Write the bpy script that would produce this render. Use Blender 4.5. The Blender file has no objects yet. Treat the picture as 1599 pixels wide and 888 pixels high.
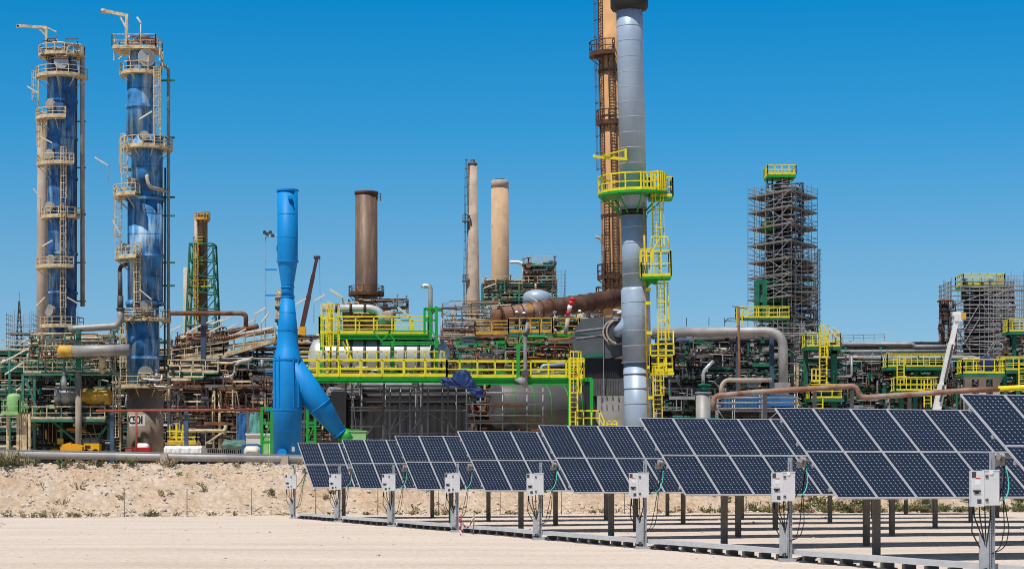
import bpy, math, random
from mathutils import Vector, Matrix, noise
R = math.radians
random.seed(7)
SC = bpy.context.scene
COL = SC.collection

# ------------------------------------------------------------------ camera, sky, sun, exposure
F, CX, HY, CAMZ = 3260.0, 799.5, 745.0, 2.05
cam_d = bpy.data.cameras.new('camera')
cam = bpy.data.objects.new('camera', cam_d)
COL.objects.link(cam)
cam.location = (0, 0, CAMZ)
cam.rotation_euler = (R(90), 0, 0)
cam_d.sensor_width = 36.0
cam_d.lens = F / 1599.0 * 36.0
cam_d.shift_y = (HY - 444.0) / 1599.0
cam_d.clip_start = 0.5
cam_d.clip_end = 12000
SC.camera = cam

SUN_EL, SUN_AZ = 63.0, 33.0      # azimuth: degrees to the left of straight behind the camera
S = Vector((-math.cos(R(SUN_EL)) * math.sin(R(SUN_AZ)), -math.cos(R(SUN_EL)) * math.cos(R(SUN_AZ)), math.sin(R(SUN_EL))))
w = bpy.data.worlds.new('World')
SC.world = w
w.use_nodes = True
nt = w.node_tree
sky = nt.nodes.new('ShaderNodeTexSky')
sky.sky_type = 'NISHITA'
sky.sun_disc = False
sky.sun_elevation = R(SUN_EL)
sky.sun_rotation = math.atan2(S.x, S.y)
sky.altitude = 200
sky.air_density = 1.0
sky.dust_density = 0.3
sky.ozone_density = 3.0
bg = nt.nodes['Background']
tc = nt.nodes.new('ShaderNodeTexCoord')
sep = nt.nodes.new('ShaderNodeSeparateXYZ')
nt.links.new(tc.outputs['Generated'], sep.inputs[0])
rp = nt.nodes.new('ShaderNodeValToRGB')
for e, c in zip((0, 1), ((0.0, (.62, .80, 1.05, 1)), (0.23, (0.006, 0.83, 1.27, 1)))):
    rp.color_ramp.elements[e].position = c[0]
    rp.color_ramp.elements[e].color = c[1]
for p_, c_ in ((0.055, (0.60, .86, 1.16, 1)), (0.105, (0.47, .87, 1.13, 1)), (0.165, (0.16, 0.86, 1.22, 1))):
    e_ = rp.color_ramp.elements.new(p_)
    e_.color = c_
e_ = rp.color_ramp.elements.new(0.5)
e_.color = (0.11, 0.27, 0.38, 1)
nt.links.new(sep.outputs[2], rp.inputs[0])
mul = nt.nodes.new('ShaderNodeMix')
mul.data_type = 'RGBA'
mul.blend_type = 'MULTIPLY'
mul.inputs[0].default_value = 1.0
nt.links.new(sky.outputs[0], mul.inputs[6])
nt.links.new(rp.outputs[0], mul.inputs[7])
nt.links.new(mul.outputs[2], bg.inputs[0])
bg.inputs[1].default_value = 0.09
sl = bpy.data.lights.new('sun', 'SUN')
sl.energy = 4.7
sl.angle = R(0.5)
sl.color = (1.0, 0.95, 0.885)
so = bpy.data.objects.new('sun', sl)
COL.objects.link(so)
so.rotation_euler = S.to_track_quat('Z', 'Y').to_euler()
so.location = (0, 0, 80)
SC.view_settings.view_transform = 'Standard'
SC.view_settings.look = 'None'
SC.view_settings.exposure = 0.0
SC.view_settings.gamma = 1.0
SC.render.engine = 'CYCLES'
SC.cycles.use_adaptive_sampling = False
SC.cycles.use_light_tree = False
w.cycles.sampling_method = 'MANUAL'
w.cycles.sample_map_resolution = 1024
SC.cycles.max_bounces = 6
SC.cycles.diffuse_bounces = 3
SC.cycles.glossy_bounces = 3
SC.cycles.caustics_reflective = False
SC.cycles.caustics_refractive = False
try:
    SC.cycles.use_denoising = True
    SC.cycles.denoiser = 'OPENIMAGEDENOISE'
    SC.cycles.denoising_prefilter = 'ACCURATE'
    SC.cycles.denoising_input_passes = 'RGB_ALBEDO_NORMAL'
    SC.cycles.filter_width = 1.0
except Exception:
    pass

# ------------------------------------------------------------------ from measured picture positions to metres
def P(px, py, d, dy=0.0):
    return Vector(((px - CX) / F * d, d + dy, CAMZ + (HY - py) / F * d))
def X(px, d): return (px - CX) / F * d
def Z(py, d): return CAMZ + (HY - py) / F * d
def L(n, d): return n / F * d          # n picture units as metres at distance d
PLAT = 2.75                            # height of the plant's ground above the field

# ------------------------------------------------------------------ mesh builder
class MB:
    def __init__(s):
        s.v, s.f, s.m, s.sm, s.uv = [], [], [], [], {}
    def add(s, vs, fs, mi=0, sm=False):
        b = len(s.v)
        s.v.extend(Vector(a) for a in vs)
        for f in fs:
            s.f.append([b + i for i in f]); s.m.append(mi); s.sm.append(sm)
    def box(s, c, size, rz=0.0, mi=0):
        cx, cy, cz = c; a, b, h = size[0] / 2, size[1] / 2, size[2] / 2
        co, si = math.cos(rz), math.sin(rz)
        vs = []
        for z in (-h, h):
            for (x, y) in ((-a, -b), (a, -b), (a, b), (-a, b)):
                vs.append((cx + x * co - y * si, cy + x * si + y * co, cz + z))
        s.add(vs, [(3, 2, 1, 0), (4, 5, 6, 7), (0, 1, 5, 4), (1, 2, 6, 5), (2, 3, 7, 6), (3, 0, 4, 7)], mi)
    def box2(s, a, b, mi=0):
        s.box([(a[i] + b[i]) / 2 for i in range(3)], [abs(a[i] - b[i]) for i in range(3)], 0, mi)
    def beam(s, p, q, w, h, mi=0):
        p, q = Vector(p), Vector(q); t = (q - p)
        if t.length < 1e-6: return
        t.normalize()
        up = Vector((0, 0, 1)) if abs(t.z) < 0.95 else Vector((0, 1, 0))
        n = t.cross(up).normalized(); u = n.cross(t)
        vs = [o + n * (a * w / 2) + u * (b * h / 2) for o in (p, q) for (a, b) in ((-1, -1), (1, -1), (1, 1), (-1, 1))]
        s.add(vs, [(0, 1, 2, 3), (7, 6, 5, 4), (4, 5, 1, 0), (5, 6, 2, 1), (6, 7, 3, 2), (7, 4, 0, 3)], mi)
    def ibeam(s, p, q, w, h, mi=0):
        p, q = Vector(p), Vector(q); t = (q - p).normalized()
        up = Vector((0, 0, 1)) if abs(t.z) < 0.95 else Vector((0, 1, 0))
        n = t.cross(up).normalized(); u = n.cross(t)
        s.beam(p + u * (h * .44), q + u * (h * .44), w, h * .12, mi)
        s.beam(p - u * (h * .44), q - u * (h * .44), w, h * .12, mi)
        s.beam(p, q, w * .15, h * .76, mi)
    def bar(s, p, q, r, n=5, mi=0):
        s.tube([p, q], r, n, mi)
    def tube(s, pts, r, n=10, mi=0, cap=True, sm=True):
        pts = [Vector(a) for a in pts]
        rs = r if isinstance(r, (list, tuple)) else [r] * len(pts)
        k = len(pts); vs = []; prev = None
        for i in range(k):
            if i == 0: t = pts[1] - pts[0]
            elif i == k - 1: t = pts[-1] - pts[-2]
            else:
                t = (pts[i + 1] - pts[i]).normalized() + (pts[i] - pts[i - 1]).normalized()
            if t.length < 1e-9: t = Vector((0, 0, 1))
            t.normalize()
            if prev is None:
                a = Vector((0, 0, 1)) if abs(t.z) < 0.9 else Vector((0, 1, 0))
                nn = (a - t * a.dot(t)).normalized()
            else:
                nn = prev - t * prev.dot(t)
                nn = nn.normalized() if nn.length > 1e-6 else t.orthogonal().normalized()
            prev = nn; bb = t.cross(nn)
            for j in range(n):
                an = 2 * math.pi * (j + .5) / n
                vs.append(pts[i] + (nn * math.cos(an) + bb * math.sin(an)) * max(rs[i], 1e-4))
        fs = [(i * n + j, i * n + (j + 1) % n, (i + 1) * n + (j + 1) % n, (i + 1) * n + j) for i in range(k - 1) for j in range(n)]
        s.add(vs, fs, mi, sm and n > 5)
        if cap:
            b = len(s.v) - k * n
            s.f.append([b + j for j in reversed(range(n))]); s.m.append(mi); s.sm.append(False)
            s.f.append([b + (k - 1) * n + j for j in range(n)]); s.m.append(mi); s.sm.append(False)
    def pipe(s, pts, r, n=10, bend=None, mi=0):
        s.tube(fillet(pts, bend or r * 2.2), r, n, mi)
    def vessel(s, p, q, r, n=28, dome=.45, mi=0):
        p, q = Vector(p), Vector(q); t = (q - p).normalized()
        pts, rs = [], []
        for k in range(5, -1, -1):
            a = k / 5 * math.pi / 2 * .98
            pts.append(p - t * (math.sin(a) * r * dome)); rs.append(r * math.cos(a))
        for k in range(0, 6):
            a = k / 5 * math.pi / 2 * .98
            pts.append(q + t * (math.sin(a) * r * dome)); rs.append(r * math.cos(a))
        s.tube(pts, rs, n, mi)
    def lathe(s, c, prof, n=32, mi=0, a0=0.0, a1=360.0, cap=True):
        c = Vector(c); full = abs(a1 - a0) >= 359.9
        m = n if full else n + 1
        vs = []
        for (r, z) in prof:
            for j in range(m):
                a = R(a0 + (a1 - a0) * j / n)
                vs.append((c.x + r * math.cos(a), c.y + r * math.sin(a), c.z + z))
        fs = []
        for i in range(len(prof) - 1):
            for j in range(n):
                j2 = (j + 1) % m if full else j + 1
                fs.append((i * m + j, i * m + j2, (i + 1) * m + j2, (i + 1) * m + j))
        s.add(vs, fs, mi, True)
        if cap and full:
            b = len(s.v) - len(prof) * m
            if prof[0][0] > .01: s.f.append([b + j for j in reversed(range(m))]); s.m.append(mi); s.sm.append(False)
            if prof[-1][0] > .01: s.f.append([b + (len(prof) - 1) * m + j for j in range(m)]); s.m.append(mi); s.sm.append(False)
    def ringdeck(s, c, r0, r1, t, a0=0, a1=360, n=28, mi=0):
        pr = [(r0, -t), (r1, -t), (r1, 0), (r0, 0), (r0, -t)]
        s.lathe(c, pr, n, mi, a0, a1, cap=False)
        m = len(s.sm); k = n * 4
        for i in range(m - k, m): s.sm[i] = False
    def rail(s, pts, h=1.1, sp=1.4, r=.035, toe=.15, closed=False, mi=0, mid=2):
        pts = [Vector(a) for a in pts]
        if closed: pts = pts + [pts[0]]
        z = Vector((0, 0, 1))
        for a, b in zip(pts, pts[1:]):
            ln = (b - a).length
            if ln < .05: continue
            s.beam(a + z * h, b + z * h, r * 2, r * 2, mi)
            for k in range(1, mid):
                s.beam(a + z * h * k / mid, b + z * h * k / mid, r * 1.5, r * 1.5, mi)
            if toe: s.beam(a + z * toe / 2, b + z * toe / 2, .02, toe, mi)
            k = max(1, int(round(ln / sp)))
            for i in range(k):
                p = a.lerp(b, i / k)
                s.beam(p, p + z * h, r * 2, r * 2, mi)
        s.beam(pts[-1], pts[-1] + z * h, r * 2, r * 2, mi)
    def ladder(s, p, q, out, wd=.5, cage=True, r=.03, mi=0, step=.32, hoop=.9, start=2.2):
        p, q, out = Vector(p), Vector(q), Vector(out).normalized()
        t = (q - p).normalized(); side = t.cross(out).normalized()
        for k in (-1, 1): s.beam(p + side * k * wd / 2, q + side * k * wd / 2, r * 2, r * 2, mi)
        ln = (q - p).length
        for i in range(1, int(ln / step)):
            c = p + t * (i * step); s.beam(c - side * wd / 2, c + side * wd / 2, r, r, mi)
        if cage and ln > start + 1:
            cr = .38; zs = []
            zz = start
            while zz < ln + .9: zs.append(zz); zz += hoop
            for zz in zs:
                c = p + t * zz + out * cr
                for j in range(6):
                    a, b = R(-110 + 220 * j / 6), R(-110 + 220 * (j + 1) / 6)
                    s.beam(c + out * math.cos(a) * cr + side * math.sin(a) * cr, c + out * math.cos(b) * cr + side * math.sin(b) * cr, r, r * 1.6, mi)
            for j in range(5):
                a = R(-100 + 200 * j / 4)
                o = out * (cr + math.cos(a) * cr) + side * math.sin(a) * cr
                s.beam(p + t * zs[0] + o, p + t * zs[-1] + o, r, r, mi)
    def stair(s, p, q, wd=.8, mi=0, mi2=0):
        p, q = Vector(p), Vector(q); t = (q - p); h = Vector((t.x, t.y, 0)).normalized(); sd = Vector((-h.y, h.x, 0))
        n = max(2, int(abs(t.z) / .25))
        for k in (-1, 1):
            s.beam(p + sd * k * wd / 2, q + sd * k * wd / 2, .05, .25, mi)
            up = Vector((0, 0, 1.0))
            s.beam(p + sd * k * wd / 2 + up, q + sd * k * wd / 2 + up, .06, .06, mi2)
            for i in range(0, n + 1, 5):
                c = p.lerp(q, i / n) + sd * k * wd / 2; s.beam(c, c + up, .05, .05, mi2)
        for i in range(n):
            c = p.lerp(q, (i + .5) / n); s.box(c, (abs(h.x) * .25 + abs(sd.x) * wd, abs(h.y) * .25 + abs(sd.y) * wd, .04), 0, mi)
    def build(s, name, mats, parent=None, **props):
        if not s.f: return None
        me = bpy.data.meshes.new(name)
        o0 = Vector((0, 0, 0)); par = parent
        while par is not None:
            o0 = o0 + Vector(par.location); par = par.parent
        me.from_pydata([tuple(a - o0) for a in s.v], [], s.f)
        mats = mats if isinstance(mats, (list, tuple)) else [mats]
        for m in mats: me.materials.append(m)
        me.polygons.foreach_set('material_index', s.m)
        me.polygons.foreach_set('use_smooth', s.sm)
        me.update()
        ob = bpy.data.objects.new(name, me)
        COL.objects.link(ob)
        if parent is not None: ob.parent = parent
        for k, vv in props.items(): ob[k] = vv
        return ob

def fillet(pts, rad, k=5):
    pts = [Vector(a) for a in pts]
    out = [pts[0]]
    for a, b, c in zip(pts, pts[1:], pts[2:]):
        u, v_ = (a - b), (c - b)
        lu, lv = u.length, v_.length
        if lu < 1e-5 or lv < 1e-5: continue
        u.normalize(); v_.normalize()
        ang = u.angle(v_)
        if ang > R(176): out.append(b); continue
        tl = min(rad / max(math.tan(ang / 2), .05), lu * .49, lv * .49)
        p0, p1 = b + u * tl, b + v_ * tl
        for i in range(k + 1):
            t = i / k
            out.append(p0 * (1 - t) ** 2 + b * (2 * t * (1 - t)) + p1 * t * t)
    out.append(pts[-1])
    return out

def tag(o, label, cat, group=None, kind=None):
    o['label'] = label; o['category'] = cat
    if group: o['group'] = group
    if kind: o['kind'] = kind
    return o
def thing(name, loc, label, cat, group=None):
    o = bpy.data.objects.new(name, None)
    COL.objects.link(o)
    o.location = loc
    o.empty_display_size = .3
    return tag(o, label, cat, group)

# ------------------------------------------------------------------ materials
def mat(name, col, rough=.6, metal=0.0, var=.12, scale=1.5, dirt=None, dirt_amt=.0, streak=0.0, bump=0.0, bscale=30, spec=.4, dscale=.6):
    """paint or metal with soft patches (var), a second colour in blotches (dirt), or runs down the face (streak)"""
    m = bpy.data.materials.new(name); m.use_nodes = True
    t = m.node_tree; b = t.nodes['Principled BSDF']
    b.inputs['Roughness'].default_value = rough
    b.inputs['Metallic'].default_value = metal
    b.inputs['Specular IOR Level'].default_value = spec
    c = t.nodes.new('ShaderNodeTexCoord')
    n1 = t.nodes.new('ShaderNodeTexNoise'); n1.inputs['Scale'].default_value = scale; n1.inputs['Detail'].default_value = 4
    t.links.new(c.outputs['Object'], n1.inputs['Vector'])
    r1 = t.nodes.new('ShaderNodeValToRGB')
    k0, k1 = 1 - var * 1.6, 1 + var * 1.1
    r1.color_ramp.elements[0].position = .3; r1.color_ramp.elements[1].position = .7
    r1.color_ramp.elements[0].color = tuple(min(1, x * k0) for x in col) + (1,)
    r1.color_ramp.elements[1].color = tuple(min(1, x * k1) for x in col) + (1,)
    t.links.new(n1.outputs['Fac'], r1.inputs[0])
    outc = r1.outputs[0]
    if dirt is not None:
        mp = t.nodes.new('ShaderNodeMapping')
        mp.inputs['Scale'].default_value = (1, 1, .12 if streak else 1)
        t.links.new(c.outputs['Object'], mp.inputs[0])
        n2 = t.nodes.new('ShaderNodeTexNoise'); n2.inputs['Scale'].default_value = dscale if not streak else streak; n2.inputs['Detail'].default_value = 6
        n2.inputs['Roughness'].default_value = .65
        t.links.new(mp.outputs[0], n2.inputs['Vector'])
        r2 = t.nodes.new('ShaderNodeValToRGB')
        r2.color_ramp.elements[0].position = .62 - dirt_amt * .35; r2.color_ramp.elements[1].position = .76 - dirt_amt * .25
        r2.color_ramp.elements[0].color = (0, 0, 0, 1); r2.color_ramp.elements[1].color = (.9, .9, .9, 1)
        t.links.new(n2.outputs['Fac'], r2.inputs[0])
        mx = t.nodes.new('ShaderNodeMix'); mx.data_type = 'RGBA'
        t.links.new(r2.outputs[0], mx.inputs[0]); t.links.new(outc, mx.inputs[6])
        mx.inputs[7].default_value = tuple(dirt) + (1,)
        outc = mx.outputs[2]
    t.links.new(outc, b.inputs['Base Color'])
    if bump:
        n3 = t.nodes.new('ShaderNodeTexNoise'); n3.inputs['Scale'].default_value = bscale; n3.inputs['Detail'].default_value = 5
        t.links.new(c.outputs['Object'], n3.inputs['Vector'])
        bp = t.nodes.new('ShaderNodeBump'); bp.inputs['Strength'].default_value = bump; bp.inputs['Distance'].default_value = .05
        t.links.new(n3.outputs['Fac'], bp.inputs['Height']); t.links.new(bp.outputs[0], b.inputs['Normal'])
    return m

M = {}
RUST = (.13, .048, .022)
M['stack_blue'] = mat('blue_stack_paint', (.005, .235, .60), .5, var=.08, scale=.5, spec=.22, dirt=(.015, .15, .36), dirt_amt=.12, streak=.9)
M['col_blue'] = mat('weathered_blue_paint', (.032, .20, .46), .6, var=.42, scale=.9, dirt=(.44, .60, .72), dirt_amt=.42, streak=1.3)
M['col_dark'] = mat('dark_blue_paint', (.016, .105, .30), .6, var=.45, scale=.9, dirt=(.30, .50, .66), dirt_amt=.36, streak=1.3)
M['yellow'] = mat('yellow_paint', (.80, .655, .02), .5, var=.10, scale=1.2, dirt=(.45, .30, .06), dirt_amt=.04)
M['ochre'] = mat('faded_ochre_paint', (.62, .36, .05), .6, var=.15, dirt=RUST, dirt_amt=.12)
M['green'] = mat('bright_green_paint', (.012, .33, .035), .5, var=.08, scale=2)
M['teal'] = mat('teal_green_steel', (.035, .19, .135), .65, var=.25, dirt=(.2, .13, .07), dirt_amt=.2)
M['dkgreen'] = mat('dark_green_steel', (.012, .15, .085), .6, var=.2)
M['ltgreen'] = mat('pale_green_tank_paint', (.28, .5, .2), .6, var=.1)
M['cream'] = mat('faded_cream_steel', (.62, .51, .32), .65, var=.18, scale=2, dirt=(.30, .16, .08), dirt_amt=.32, dscale=1.5)
M['concrete'] = mat('stained_concrete', (.36, .31, .245), .9, var=.14, scale=.8, dirt=(.22, .17, .12), dirt_amt=.2, streak=.8, bump=.3, bscale=8)
M['skirt'] = mat('grey_fireproofing', (.35, .28, .215), .9, var=.16, scale=1.2, dirt=(.2, .14, .10), dirt_amt=.3, bump=.4, bscale=6)
M['palecon'] = mat('pale_concrete', (.47, .385, .315), .9, var=.12, scale=.6, dirt=(.30, .22, .16), dirt_amt=.25, streak=.6)
M['orangecon'] = mat('tan_brick_chimney', (.56, .31, .14), .85, var=.12, scale=.7, dirt=(.17, .10, .06), dirt_amt=.2, streak=.7)
M['brick'] = mat('buff_brick_chimney', (.52, .35, .21), .9, var=.10, scale=.5, dirt=(.36, .24, .15), dirt_amt=.25)
M['rust'] = mat('rusty_steel', (.17, .075, .038), .8, var=.3, scale=1.2, dirt=(.29, .19, .13), dirt_amt=.2)
M['rustdk'] = mat('dark_rusty_steel', (.095, .045, .03), .8, var=.3, scale=1.0, dirt=(.21, .13, .09), dirt_amt=.2)
M['rustpipe'] = mat('rusty_pipe', (.27, .125, .075), .7, var=.25, scale=.8, dirt=(.37, .30, .25), dirt_amt=.5)
M['brownstack'] = mat('brown_stack_steel', (.145, .092, .064), .55, var=.12, scale=.6, dirt=(.27, .18, .125), dirt_amt=.35, streak=1.3, metal=.1)
M['redpipe'] = mat('red_brown_paint', (.33, .075, .04), .6, var=.2, dirt=(.22, .12, .08), dirt_amt=.2)
M['red'] = mat('red_paint', (.55, .02, .02), .5, var=.08)
M['alu'] = mat('aluminium_cladding', (.55, .55, .56), .42, metal=.35, var=.08, scale=.7)
M['dullalu'] = mat('dull_grey_cladding', (.36, .345, .33), .55, metal=.2, var=.15, scale=.8, dirt=(.26, .20, .15), dirt_amt=.15)
M['stackgrey'] = mat('blue_grey_cladding', (.36, .455, .575), .42, metal=.12, var=.07, scale=.6, dirt=(.30, .38, .48), dirt_amt=.1, streak=1.2)
M['cylgrey'] = mat('dark_grey_cladding', (.115, .113, .113), .5, metal=.1, var=.1, scale=.8)
M['traywhite'] = mat('pale_tray_metal', (.56, .57, .58), .5, metal=.15, var=.06, scale=3)
M['maroon'] = mat('dark_maroon_paint', (.075, .03, .032), .6, var=.2)
M['hood'] = mat('grey_hood_sheet', (.105, .118, .125), .5, metal=.2, var=.12, scale=.8)
M['grey'] = mat('grey_paint', (.26, .26, .26), .55, var=.12)
M['dkgrey'] = mat('dark_grey_steel', (.075, .075, .08), .6, var=.2)
M['black'] = mat('black_steel', (.018, .018, .02), .6, var=.2)
M['scaf'] = mat('galvanised_scaffold_tube', (.31, .31, .315), .5, metal=.2, var=.15)
M['scafdk'] = mat('worn_scaffold_tube', (.17, .16, .16), .6, metal=.3, var=.2)
M['plank'] = mat('scaffold_boards', (.20, .19, .18), .85, var=.2, scale=3)
M['plankrust'] = mat('rusty_scaffold_boards', (.27, .16, .11), .85, var=.2, scale=3)
M['galv'] = mat('galvanised_steel', (.50, .51, .52), .45, metal=.6, var=.08, scale=6)
M['post'] = mat('weathered_post_steel', (.185, .165, .14), .7, metal=.2, var=.15, scale=2)
M['white'] = mat('white_paint', (.78, .77, .74), .5, var=.06)
M['boxgrey'] = mat('pale_grey_enclosure', (.62, .62, .63), .45, var=.06, scale=3, dirt=(.42, .38, .34), dirt_amt=.12, streak=3.0)
M['cable'] = mat('black_cable', (.015, .015, .016), .5, var=.1)
M['cyan'] = mat('green_blue_earth_cable', (.06, .52, .44), .5, var=.05)
M['navytarp'] = mat('navy_tarpaulin', (.010, .033, .13), .55, var=.25, scale=3)
M['greentarp'] = mat('grey_green_tarpaulin', (.10, .20, .16), .6, var=.2, scale=2)
M['cyantarp'] = mat('faded_turquoise_tarpaulin', (.12, .36, .33), .6, var=.15, scale=2)
M['bluecont'] = mat('blue_container_paint', (.025, .13, .34), .5, var=.15, scale=1)
M['excyellow'] = mat('machine_yellow_paint', (.72, .36, .01), .45, var=.06)
M['glassdk'] = mat('dark_window_glass', (.02, .025, .03), .12, var=.05, spec=.8)
M['lampwhite'] = mat('white_lamp_casing', (.72, .66, .56), .5, var=.1)
M['skin'] = mat('skin', (.45, .25, .17), .6, var=.05)
M['workwear'] = mat('dark_workwear', (.03, .035, .06), .8, var=.15)
M['clad'] = mat('black_corrugated_sheet', (.038, .036, .038), .5, metal=.3, var=.15, scale=.8)
M['backdark'] = mat('dark_shade_fill', (.03, .028, .028), .9, var=.3, scale=.4)  # near-black fill: deep shade within the plant put into the colour
M['timber'] = mat('pale_timber', (.50, .34, .17), .8, var=.15, scale=4)
M['steelblue'] = mat('blue_steel_column', (.05, .09, .15), .6, var=.2)
M['pinkcon'] = mat('pinkish_brown_concrete', (.44, .345, .275), .9, var=.14, scale=.6, dirt=(.27, .17, .11), dirt_amt=.3, streak=.6)
M['plate'] = mat('dark_plate', (.06, .05, .05), .5)
M['weed'] = mat('weed_leaves', (.17, .19, .08), .8, var=.35, scale=3)
M['dryweed'] = mat('dry_weed_stalks', (.40, .32, .18), .9, var=.3, scale=3)
M['stone'] = mat('pale_limestone', (.62, .53, .45), .95, var=.22, scale=2, bump=.3)
# ------------------------------------------------------------------ ground, embankment, hills
def emb_base(x): return 113.1 + .333 * max(-90, min(90, x))
def fbm(x, y, s, o=4):
    return noise.fractal(Vector((x * s, y * s, 3.7)), 1.0, 2.0, o)
def ground_z(x, y):
    t = y - emb_base(x)
    wob = fbm(x, 0, .09, 2) * .5
    t += wob
    k = min(1, max(0, t / 5.2))
    z = PLAT * (k * k * (3 - 2 * k)) if k < 1 else PLAT
    if 0 < k < 1:
        z += fbm(x, y, .45, 4) * .22 * math.sin(k * math.pi) + fbm(x, y, 1.6, 3) * .10
    elif k >= 1 and t < 9: z += fbm(x, y, .5, 3) * .07
    elif k <= 0:
        z += fbm(x, y, .12, 3) * .03 + fbm(x, y, .9, 2) * .012
        if t > -2: z += (t + 2) * .03 * (1 + fbm(x, y, .6, 2))
    return z

xs = [-6000, -2500, -900, -400, -200, -120, -80] + [-55 + .42 * i for i in range(262)] + [70, 90, 130, 220, 420, 900, 2500, 6000]
ys = [-400, -100, -20, 0, 10, 20] + [26 + 1.0 * i for i in range(68)] + [94 + .26 * i for i in range(170)] + [139, 142, 148, 160, 200, 300, 500, 900, 1800, 4000, 9000]
g = MB()
vs = [(x, y, ground_z(x, y) if -130 < x < 130 else ground_z(x, y)) for y in ys for x in xs]
nx = len(xs)
fs = [(j * nx + i, j * nx + i + 1, (j + 1) * nx + i + 1, (j + 1) * nx + i) for j in range(len(ys) - 1) for i in range(nx - 1)]
g.add(vs, fs, 0, True)

def ground_mat():
    m = bpy.data.materials.new('pale_gravel_and_earth'); m.use_nodes = True
    t = m.node_tree; b = t.nodes['Principled BSDF']; b.inputs['Roughness'].default_value = 1.0; b.inputs['Specular IOR Level'].default_value = .1
    N = t.nodes.new; K = t.links.new
    c = N('ShaderNodeTexCoord'); geo = N('ShaderNodeNewGeometry')
    sp = N('ShaderNodeSeparateXYZ'); K(geo.outputs['Position'], sp.inputs[0])
    def ramp(src, stops):
        r = N('ShaderNodeValToRGB')
        r.color_ramp.elements[0].position = stops[0][0]; r.color_ramp.elements[0].color = stops[0][1] + (1,)
        r.color_ramp.elements[1].position = stops[-1][0]; r.color_ramp.elements[1].color = stops[-1][1] + (1,)
        for p_, c_ in stops[1:-1]:
            e = r.color_ramp.elements.new(p_); e.color = c_ + (1,)
        K(src, r.inputs[0]); return r.outputs[0]
    def nz(scale, det=5, sc=(1, 1, 1), rough=.6):
        mp = N('ShaderNodeMapping'); mp.inputs['Scale'].default_value = sc; K(c.outputs['Object'], mp.inputs[0])
        n = N('ShaderNodeTexNoise'); n.inputs['Scale'].default_value = scale; n.inputs['Detail'].default_value = det; n.inputs['Roughness'].default_value = rough
        K(mp.outputs[0], n.inputs['Vector']); return n.outputs['Fac']
    def mix(f, a, b_, mode='MIX'):
        x = N('ShaderNodeMix'); x.data_type = 'RGBA'; x.blend_type = mode
        if isinstance(f, float): x.inputs[0].default_value = f
        else: K(f, x.inputs[0])
        K(a, x.inputs[6]); K(b_, x.inputs[7]); return x.outputs[2]
    # field: compacted pale gravel with faint tracks along x
    field = ramp(nz(.3, 7, (.35, 1, 1), .7), [(.3, (.63, .525, .44)), (.5, (.68, .58, .495)), (.72, (.72, .635, .56))])
    gr = ramp(nz(6, 8, (1, 1, 1), .8), [(.36, (.60, .57, .54)), (.47, (.97, .97, .97)), (.7, (1.12, 1.12, 1.12))])
    field = mix(1.0, field, gr, 'MULTIPLY')
    trk = ramp(nz(.5, 4, (.12, .8, 1), .6), [(.34, (.88, .86, .83)), (.5, (1, 1, 1)), (.66, (1.04, 1.04, 1.04))])
    field = mix(.7, field, trk, 'MULTIPLY')
    # bank: earth with stones
    bank = ramp(nz(.55, 9, (1, 1, 1), .72), [(.3, (.49, .345, .225)), (.45, (.57, .44, .32)), (.6, (.61, .50, .40)), (.75, (.68, .58, .49))])
    vo = N('ShaderNodeTexVoronoi'); vo.inputs['Scale'].default_value = 3.2; K(c.outputs['Object'], vo.inputs['Vector'])
    vr = ramp(vo.outputs['Distance'], [(.0, (1.08, 1.07, 1.06)), (.35, (1.0, 1.0, 1.0)), (.75, (.80, .77, .74))])
    bank = mix(.8, bank, vr, 'MULTIPLY')
    gr2 = ramp(nz(7, 8, (1, 1, 1), .85), [(.34, (.56, .52, .48)), (.5, (1, 1, 1)), (.72, (1.15, 1.15, 1.15))])
    bank = mix(.9, bank, gr2, 'MULTIPLY')
    mk = ramp(sp.outputs[2], [(.0, (0, 0, 0)), (.22, (1, 1, 1))])
    K(mix(mk, field, bank), b.inputs['Base Color'])
    bp = N('ShaderNodeBump'); bp.inputs['Strength'].default_value = .8; bp.inputs['Distance'].default_value = .06
    K(nz(7, 7, (1, 1, 1), .7), bp.inputs['Height']); K(bp.outputs[0], b.inputs['Normal'])
    return m
go = g.build('ground', ground_mat()); go['kind'] = 'structure'; go['label'] = 'pale gravel field rising to a stony earth bank'

# far hills
h = MB()
for (x0, x1, d, zt, sd) in ((-700, -345, 1500, 92, 1), (420, 700, 1700, 70, 3)):
    n = 60
    vs = []
    for j in range(7):
        for i in range(n + 1):
            x = x0 + (x1 - x0) * i / n
            k = math.sin(math.pi * j / 6) * min(1, math.sin(math.pi * i / n) * 1.6)
            vs.append((x, d + j * 60, max(0, k * zt * (1 + .2 * fbm(x, j * 50 + sd, .02, 3))) - 1))
    h.add(vs, [(j * (n + 1) + i, j * (n + 1) + i + 1, (j + 1) * (n + 1) + i + 1, (j + 1) * (n + 1) + i) for j in range(6) for i in range(n)], 0, True)
ho = h.build('hills', mat('wooded_hill', (.035, .06, .035), .95, var=.3, scale=.05)); ho['kind'] = 'structure'

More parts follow.
